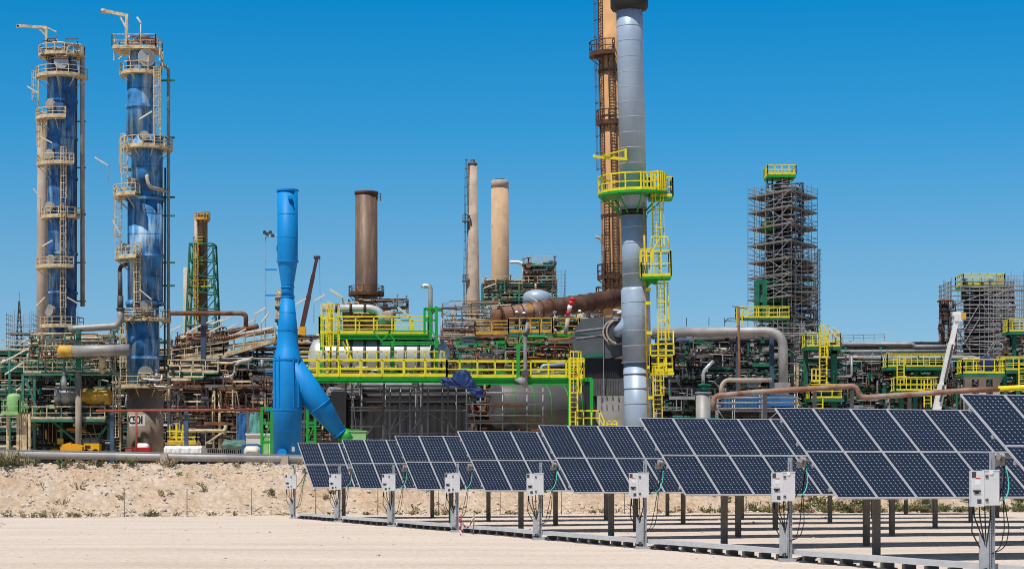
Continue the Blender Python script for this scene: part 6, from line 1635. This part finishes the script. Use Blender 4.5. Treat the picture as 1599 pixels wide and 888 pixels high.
clutter(v, ((cx_ - 2, cy_ - 2, Z(480, d)), (cx_ + 2.2, cy_ - 1, Z(290, d))), 90, ['dkgrey', 'black', 'scafdk', 'grey', 'steelblue'], rnd, .05, .16, lmax=3)
clutter(v, ((cx_ - 3.4, cy_ - 3, Z(520, d)), (cx_ + 3.6, cy_ - 1, Z(440, d))), 80, ['dkgrey', 'black', 'scafdk', 'green', 'grey'], rnd, .05, .16, lmax=3)
q = MB()
for px in (1177, 1189, 1217): q.beam(P(px, 500, d, -3.2), P(px, 443, d, -3.2), .55, .5)
for py in (444, 472): q.beam(P(1175, py, d, -3.2), P(1222, py, d, -3.2), .35, .55)
q.build('green_portal', M['dkgreen'], v)
q = MB(); q.box2((X(1190, d), d - 2.6, Z(430, d)), (X(1266, d), d - 2.2, Z(418, d))); q.build('screen_panel', M['rustdk'], v)
d = 242.0
v = thing('steel_platform', Vector((X(1185, d), d, PLAT)), 'yellow-railed platform at the foot of the tallest scaffold tower', 'platform')
sq_platform(v, X(1150, d), X(1232, d), d - 1, d + 1, Z(497, d), 'yellow', 'dkgreen', h=1.3, r=.045, toe=.2, sp=1.3)
q = MB(); q.ladder(P(1153, 510, d, -1.2), P(1153, 480, d, -1.2), (0, -1, 0), .6, True, .06); q.build('caged_ladder', M['yellow'], v)
q = MB()
for px in (1152, 1190, 1230): q.beam((X(px, d), d, PLAT), P(px, 498, d), .3, .3)
q.build('column', M['dkgreen'], v)
# scaffold between
for (xa, xb, dd, zl, lb, nb) in ((1180, 1256, 226, (615, 595, 575, 556, 538, 520), 'broad tube scaffold beneath the tallest scaffold tower, behind the large grey pipe', 9), (1340, 1392, 190, (622, 600, 585, 570), 'short tube scaffold in front of the grey air coolers', 7)):
    v = thing('tube_scaffold', Vector((X((xa + xb) / 2, dd), dd, PLAT)), lb, 'scaffold')
    scaffold(v, [(X(xa, dd), dd), (X(xb, dd), dd), (X(xb, dd), dd + 3)], [Z(q_, dd) for q_ in zl], rr=rnd, nb=nb, r=.035)
    for q_ in zl[1::2]:
        w_ = MB(); w_.box2((X(xa, dd), dd, Z(q_, dd) - .05), (X(xb, dd), dd + 1.4, Z(q_, dd) + .08)); w_.build('boards', M['plank'], v)
# yellow ladder platform with dark green column
d = 178.0
v = thing('steel_platform', Vector((X(1285, d), d, PLAT)), 'yellow-railed platform with a tall yellow caged ladder on dark green columns', 'platform')
sq_platform(v, X(1256, d), X(1310, d), d - 1, d + 2, Z(542, d), 'yellow', 'dkgreen', h=1.15, r=.038, toe=.15, th=.3, sp=.9)
q = MB(); q.ladder(P(1282, 600, d, -1.2), P(1282, 523, d, -1.2), (0, -1, 0), .6, True, .055); q.build('caged_ladder', M['yellow'], v)
q = MB(); q.beam((X(1302, d), d, PLAT), P(1302, 544, d), .5, .5); q.beam((X(1262, d), d + 1.5, PLAT), P(1262, 544, d, 1.5), .35, .35); q.beam(P(1290, 548, d), P(1312, 548, d), .5, .5); q.build('column', M['dkgreen'], v)
sq_platform(v, X(1262, d), X(1312, d), d - 1.4, d + 2, Z(622, d), 'yellow', 'dkgreen', h=1.15, r=.038, toe=.15, th=.3, sp=.9)
q = MB(); q.rail([P(1265, 597, d, -1), P(1278, 597, d, -1)], 1.1, .3, .05, .2); q.ladder(P(1275, 655, d, -1.5), P(1275, 623, d, -1.5), (0, -1, 0), .6, False, .055); q.build('ladder', M['yellow'], v)
for px in (1299, 1308): slant_lamp(v, P(px, 519, d), 1.1, 48, -1, 1.4)
clutter(v, ((X(1250, d), d, PLAT), (X(1330, d), d + 4, Z(550, d))), 90, ['dkgreen', 'black', 'scaf', 'dkgrey', 'cream'], rnd, .04, .14, lmax=3)
# air coolers
d = 205.0
v = thing('air_cooler', Vector((X(1350, d), d, PLAT)), 'bank of grey air coolers with V-shaped hoppers under long grey pipes', 'cooler')
q = MB(); q.box2((X(1308, d), d, Z(565, d)), (X(1392, d), d + 6, Z(549, d))); q.build('bundle_box', M['dkgrey'], v)
for k in range(6):
    px = 1318 + k * 12.5; q = MB(); q.tube([P(px, 585, d, 1), P(px, 566, d, 1)], [L(1.5, d), L(5, d)], 8); q.build('hopper', M['galv'], v)
for px in (1310, 1335, 1362, 1390):
    q = MB(); q.beam((X(px, d), d, PLAT), P(px, 552, d), .3, .3); q.build('column', M['grey'], v)
sq_platform(v, X(1308, d), X(1392, d), d - 1.5, d, Z(588, d), 'grey', 'grey', h=1.1, r=.045, sp=1.1)
q = MB()
for k in range(12): q.ladder(P(1332 + k * 2.0, 625, d, -1.8), P(1332 + k * 2.0, 590, d, -1.8), (0, -1, 0), .3, False, .04)
o = q.build('bar_screen', M['cream'], v); o['kind'] = 'stuff'
clutter(v, ((X(1308, d), d - .5, PLAT), (X(1392, d), d + 4, Z(588, d))), 60, ['black', 'dkgrey', 'cream', 'rust'], rnd, .05, .16)
for (pts, r, m, lb) in (([(1306, 537), (1425, 537), (1428, 541), (1480, 541)], 3.4, 'dullalu', 'upper long grey pipe crossing behind the white boom lift'), ([(1306, 549), (1478, 548)], 3.2, 'grey', 'lower long grey pipe running above the yellow-railed gallery')):
    v = thing('pipe_run', P(1380, pts[0][1], 198), lb, 'pipe'); q = MB(); q.pipe([P(a, b, 198) for a, b in pts], L(r, 198), 14, .5); q.build('pipe', M[m], v)
    q = MB()
    for px in (1320, 1375, 1440): q.beam(P(px, pts[0][1] + 3, 198), (X(px, 198), 198, PLAT), .25, .25)
    q.build('support', M['dkgreen'], v)
v = thing('roof_guard', P(1345, 532, 215), 'thin grey guard rail on the far roof beyond the air coolers', 'railing')
q = MB(); q.rail([P(1300, 533, 215), P(1381, 531, 215)], .6, 1.0, .03, 0); q.build('railing', M['scaf'], v)
q = MB(); q.box2((X(1296, 216), 215.5, PLAT), (X(1470, 216), 222, Z(534, 216))); q.build('roof_block', M['backdark'], v)
# green and yellow galleries
for (xa, xb, py, dd, lb, lad) in ((1383, 1477, 573, 185, 'upper yellow-railed gallery on dark green posts below the long grey pipes', 1403), (1396, 1462, 610, 180, 'lower yellow-railed gallery beside the foot of the white boom lift', 1445), (1500, 1566, 583, 176, 'yellow-railed deck on a pale concrete frame under the scaffolded column', None), (1558, 1620, 578, 182, 'yellow-railed deck on green posts at the frame edge, next to the concrete frame', 1592), (1572, 1640, 518, 200, 'high yellow-railed platform at the frame edge', None)):
    v = thing('gallery', Vector((X((xa + xb) / 2, dd), dd, PLAT)), lb, 'gallery')
    sq_platform(v, X(xa, dd), X(xb, dd), dd - .8, dd + 2, Z(py, dd), 'yellow', 'dkgreen', h=1.15, r=.038, toe=.15, th=.3, sp=1.0)
    conc = xa == 1500
    n = 3
    for k in range(n):
        px = xa + (xb - xa) * (k + .5) / n
        q = MB(); q.beam((X(px, dd), dd, PLAT), P(px, py + 1, dd), .6 if conc else .36, .6 if conc else .36); q.build('column', M['palecon' if conc else 'dkgreen'], v)
    if conc:
        q = MB(); q.box2((X(xa + 3, dd), dd - .6, Z(592, dd)), (X(xb - 3, dd), dd + .6, Z(585, dd))); q.build('lintel_beam', M['palecon'], v)
    if lad:
        q = MB(); q.ladder(P(lad, py + 26, dd, -1), P(lad, py - 16, dd, -1), (0, -1, 0), .6, True, .055); q.build('caged_ladder', M['yellow'], v)
    clutter(v, ((X(xa, dd), dd, PLAT), (X(xb, dd), dd + 4, Z(py + 4, dd))), 70, ['dkgreen', 'black', 'dkgrey', 'scaf', 'rust', 'dkgreen', 'galv'], rnd, .04, .16, lmax=3)
t = thing('pipe_rack', Vector((X(1430, 190), 190, PLAT)), 'dark green low rack dense with pipes behind the tops of the nearest solar tables', 'pipe rack')
frame_unit(t, X(1250, 190), X(1640, 190), 190, 198, [PLAT, Z(634, 190), Z(602, 190), Z(560, 190)], 'dkgreen', 4, 'black', 'cream', rnd, .3, .32, 0)
for z, n, ml in ((Z(634, 190), 6, ['dkgreen', 'black', 'rust', 'dkgrey']), (Z(604, 190), 6, ['black', 'dkgrey', 'dullalu']), (Z(562, 190), 6, ['dullalu', 'grey', 'dkgrey'])):
    pipe_bank(t, X(1250, 190), X(1640, 190), 189.5, 197, z, n, ml, rnd, .1, .28, .25, 2)
clutter(t, ((X(1250, 190), 189.6, PLAT), (X(1640, 190), 196, Z(560, 190))), 260, ['dkgreen', 'black', 'dkgrey', 'scaf', 'rust', 'cream'], rnd, .04, .16, lmax=5)
# boom lift
d = 160.0
v = thing('boom_lift', Vector((X(1460, d), d, PLAT)), 'white telescopic boom lift raised in front of the scaffolded column', 'boom lift')
A, B = P(1457, 665, d), P(1493, 502, d)
q = MB(); q.beam(A, A.lerp(B, .40), .56, .62); q.build('boom_base', M['white'], v)
q = MB(); q.beam(A.lerp(B, .22), A.lerp(B, .80), .44, .5); q.build('boom_section', M['white'], v)
q = MB(); q.beam(A.lerp(B, .79), B, .34, .4); q.build('boom_tip', M['white'], v)
q = MB()
for f0, f1, w_ in ((.42, .78, .15), (.23, .39, .16)):
    p_ = A.lerp(B, f0); e_ = A.lerp(B, f1); o_ = Vector((.05, -.42, 0)); q.beam(p_ + o_, e_ + o_, w_, .05)
q.build('boom_slot', M['dkgrey'], v)
q = MB(); q.box(P(1495, 496, d), (.6, .5, .55), .2); q.box(P(1491, 490, d), (.4, .4, .3)); q.beam(P(1495, 500, d), P(1499, 487, d), .25, .25); q.build('boom_head', M['white'], v)
q = MB(); q.box(P(1504, 493, d), (.35, .5, .5)); q.box(P(1475, 606, d), (.2, .5, 1.2)); q.build('head_box', M['ochre'], v)
q = MB(); q.box2((X(1445, d), d - 1.2, PLAT), (X(1475, d), d + 1.2, PLAT + 1.4)); q.beam((X(1457, d), d, PLAT + 1), A, .8, .8); q.build('chassis', M['white'], v)

# second scaffold with its column
d = 232.0
cx_, cy_ = X(1534, d), d
t = thing('scaffold_tower', Vector((cx_, cy_, PLAT)), 'squat scaffold tower round a dark column at the frame edge, with a yellow top platform', 'scaffold')
x0, x1 = X(1476, d), X(1606, d)
cs = [(x0, cy_ - 3.2), (x1, cy_ - 3.2), (x1, cy_ + 3.2), (x0, cy_ + 3.2), (x0, cy_ - 3.2)]
zs = [PLAT] + [Z(p_, d) for p_ in (600, 575, 555, 536, 518, 500, 480, 458)]
scaffold(t, cs, zs, rr=rnd, nb=9, r=.045, brace=1.0)
inner = [(X(1500, d), cy_ - 2.2), (X(1575, d), cy_ - 2.2), (X(1575, d), cy_ + 2), (X(1500, d), cy_ - 2.2)]
scaffold(t, inner, zs, rr=rnd, nb=6, r=.045, m='scafdk', brace=1.0)
for z in zs[3:]:
    q = MB(); q.box2((x0, cy_ - 3.2, z), (x1, cy_ - 2.2, z + .13)); q.build('deck_boards', M['plank'], t)
q = MB()
for i in range(8):
    a = rnd.uniform(1480, 1570); z = rnd.randint(1, len(zs) - 3); q.bar((X(a, d), cy_ - 3.3, zs[z]), (X(a + rnd.choice((-22, 22)), d), cy_ - 3.3, zs[z + 2]), .055, 5)
q.build('raking_braces', M['scaf'], t)
v = thing('wrapped_column', Vector((cx_, cy_, PLAT)), 'broad dark column inside the squat scaffold tower, with a yellow railed top platform', 'column')
q = MB(); q.lathe((cx_, cy_, 0), [(L(27, d), PLAT), (L(27, d), Z(474, d)), (L(24, d), Z(462, d)), (L(10, d), Z(455, d)), (.1, Z(454, d))], 32); q.build('shell', M['black'], v)
sq_platform(v, X(1498, d), X(1562, d), d - 2, d + 2, Z(447, d), 'yellow', 'green', h=1.2, r=.055, toe=.3, th=.3, sp=1.0)
q = MB()
for px in (1503, 1530, 1556): q.beam(P(px, 448, d), P(px, 470, d), .22, .22)
q.build('platform_legs', M['dkgrey'], v)
clutter(v, ((X(1500, d), cy_ - 2.6, Z(560, d)), (X(1575, d), cy_ - 1.9, Z(452, d))), 90, ['dkgrey', 'black', 'rust', 'scafdk'], rnd, .05, .16, lmax=3)
v = thing('rusty_manifold', P(1478, 560, 228), 'rusty upright pipes with round platforms beside the squat scaffold tower', 'pipework')
q = MB(); q.tube([P(1472, 560, 228), P(1472, 478, 228)], L(3, 228), 12); q.pipe([P(1470, 545, 228), P(1474, 538, 228), P(1482, 528, 228), P(1482, 480, 228)], L(2, 228), 10, .5); q.build('riser', M['rustdk'], v)
for py in (480, 488, 497): round_platform(v, P(1474, py, 228), L(3, 228), L(7.5, 228), 0, 360, 'rustdk', 'dkgrey', h=.8)
clutter(v, ((X(1466, 228), 227, Z(560, 228)), (X(1490, 228), 229, Z(470, 228))), 12, ['rust', 'rustdk', 'dkgrey', 'black'], rnd, .05, .14, lmax=2)
v = lump('navy_tarpaulin', [(1530, 570), (1529, 556), (1534, 553), (1545, 557), (1554, 554), (1558, 560), (1556, 576), (1545, 580), (1534, 580)], 178, 'navytarp', 'dark navy sheet hung below the squat scaffold tower behind the yellow deck', 'tarpaulin', 6, .8, .06)

# ---- added dark far blocks for the deep shade between the racks
for k, (xa, xb, py, dd, m, lb) in enumerate(((-40, 66, 566, 300, 'backdark', 'added low dark block for deep shade far behind the teal frames and pale green tank'), (66, 270, 548, 320, 'backdark', 'added dark block for deep shade far behind the two blue columns'),
        (430, 700, 540, 330, 'backdark', 'added dark block for deep shade far behind the brown stack'), (690, 990, 520, 350, 'backdark', 'added dark block for deep shade far behind the rusty flue duct'),
        (985, 1250, 541, 330, 'backdark', 'added dark block for deep shade far behind the large grey pipe'), (1240, 1660, 556, 330, 'backdark', 'added dark block for deep shade far behind the air coolers'))):
    v = thing('shade_fill_block', Vector((X((xa + xb) / 2, dd), dd, PLAT)), lb, 'building')
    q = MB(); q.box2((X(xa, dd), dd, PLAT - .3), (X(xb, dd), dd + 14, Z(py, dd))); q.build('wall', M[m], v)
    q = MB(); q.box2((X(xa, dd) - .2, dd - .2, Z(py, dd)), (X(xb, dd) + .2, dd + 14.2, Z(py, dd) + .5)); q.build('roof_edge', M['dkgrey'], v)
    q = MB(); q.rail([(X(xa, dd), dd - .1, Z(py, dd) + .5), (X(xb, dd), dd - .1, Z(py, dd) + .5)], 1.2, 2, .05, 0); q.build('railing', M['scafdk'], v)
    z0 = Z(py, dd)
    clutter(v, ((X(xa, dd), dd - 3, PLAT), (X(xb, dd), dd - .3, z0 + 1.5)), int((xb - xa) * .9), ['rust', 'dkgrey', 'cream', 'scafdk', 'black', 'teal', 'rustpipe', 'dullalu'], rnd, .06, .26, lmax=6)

v = thing('tube_scaffold', Vector((X(1250, 244), 244, PLAT)), 'slender side scaffold rising along one flank of the tallest scaffold tower', 'scaffold')
scaffold(v, [(X(1232, 243), 243), (X(1281, 243), 243), (X(1281, 243), 247), (X(1232, 243), 247)], [PLAT] + [Z(k, 243) for k in (560, 535, 508, 482, 456, 430, 404)], rr=rnd, nb=5, r=.035, m='scafdk', brace=1.0)
for k in (508, 456):
    q = MB(); q.box2((X(1232, 243), 243, Z(k, 243)), (X(1281, 243), 245, Z(k, 243) + .12)); q.build('boards', M['plank'], v)
v = thing('tube_scaffold', Vector((X(1590, 215), 215, PLAT)), 'dense tube scaffold at the frame edge beyond the squat scaffold tower', 'scaffold')
scaffold(v, [(X(1552, 215), 215), (X(1625, 215), 215), (X(1625, 215), 219), (X(1552, 215), 219)], [PLAT] + [Z(k, 215) for k in (575, 552, 530, 508, 486, 462, 446)], rr=rnd, nb=8, r=.03, m='scaf', brace=1.0)
for k in (552, 508):
    q = MB(); q.box2((X(1552, 215), 215, Z(k, 215)), (X(1625, 215), 217, Z(k, 215) + .12)); q.build('boards', M['plank'], v)
clutter(v, ((X(1552, 215), 216, PLAT), (X(1625, 215), 219, Z(500, 215))), 50, ['dkgrey', 'black', 'scaf', 'rust', 'steelblue'], rnd, .04, .14, lmax=3)
# further loose pipework threading the crowded middle ground
for (xa, xb, ya, yb, dd, n, lb, ms) in ((700, 900, 600, 528, 176, 90, 'thicket of thin brown, red and grey pipes under the ochre-railed platforms', ['rust', 'redpipe', 'scaf', 'dkgrey', 'cream', 'black']),
        (690, 780, 525, 470, 260, 70, 'web of thin pipes and rods around the foot of the slim tapering chimney', ['scaf', 'rust', 'dkgrey', 'cream']),
        (60, 172, 580, 520, 217, 60, 'mesh of slim cream and green lines around the ochre-capped pipe', ['cream', 'teal', 'scaf', 'dkgrey', 'rust'])):
    v = thing('small_pipework', Vector((X((xa + xb) / 2, dd), dd, PLAT)), lb, 'pipework')
    clutter(v, ((X(xa, dd), dd, Z(ya, dd)), (X(xb, dd), dd + 3, Z(yb, dd))), n, ms, rnd, .025, .075, lmax=4.5, segs=6)

# short hangers, valves and instrument lines that fill the racks' bays
def rack_fittings(label, x0, x1, y0, levels, n, mats, seed):
    r = random.Random(seed); v = thing('rack_fittings', Vector(((x0 + x1) / 2, y0, PLAT)), label, 'pipework'); mb = {m: MB() for m in mats}
    for i in range(n):
        k = r.randrange(len(levels) - 1); za, zb = sorted((levels[k], levels[k + 1])); x = r.uniform(x0, x1); y = y0 + r.uniform(-.4, 2.5); m = mb[r.choice(mats)]
        c = r.random()
        if c < .4: m.bar((x, y, za), (x, y, za + (zb - za) * r.uniform(.4, 1)), r.uniform(.025, .07), 5)
        elif c < .6:
            z = r.uniform(za, zb); l = r.uniform(.6, 2.4); m.beam((x, y, z), (x + l, y, z), .05, r.uniform(.08, .3))
        elif c < .8:
            z = r.uniform(za, zb); m.tube([(x, y, z), (x, y, z + .35)], .06, 6); m.tube([(x, y, z + .35), (x, y, z + .40)], .2, 8); m.box((x, y, z), (.3, .25, .25))
        else:
            z = r.uniform(za, zb); m.pipe([(x, y, z), (x + r.uniform(.4, 1.4), y, z), (x + 1.4, y, za)], .045, 6, .15)
    for m in mats:
        o = mb[m].build('small_fittings', M[m], v)
        if o: o['kind'] = 'stuff'
rack_fittings('countless small valves, hangers and lines on the dark rack below the large grey pipe', X(1034, 169), X(1232, 169), 168.6, [Z(k, 169) for k in (640, 618, 592, 572, 552, 532)], 520, ['scaf', 'black', 'dkgrey', 'dkgreen', 'dullalu', 'scafdk'], 3)
rack_fittings('countless small valves, hangers and lines on the rusty pipe rack near the blue stack', X(268, 198), X(426, 198), 197.6, [Z(k, 198) for k in (700, 672, 642, 606, 574)], 420, ['rust', 'black', 'cream', 'dkgrey', 'scafdk', 'rustpipe'], 4)
rack_fittings('countless small fittings on the dark green rack behind the solar tables', X(1250, 188), X(1630, 188), 188, [Z(k, 188) for k in (650, 632, 604, 580, 560)], 520, ['dkgreen', 'black', 'dkgrey', 'scaf', 'rust', 'galv'], 5)
rack_fittings('countless small valves and rods behind the yellow walkway near the exhaust hood', X(700, 165), X(893, 165), 165, [Z(k, 165) for k in (590, 575, 555, 530)], 380, ['rust', 'black', 'dkgrey', 'redpipe', 'scaf', 'green', 'teal'], 6)
rack_fittings('countless small valves and rods around the grey drum and ochre vessel', X(42, 221.2), X(148, 221.2), 222.2, [Z(k, 221.5) for k in (690, 655, 640, 600, 584, 560, 530)], 420, ['black', 'dkgrey', 'cream', 'teal', 'rust', 'scaf'], 7)
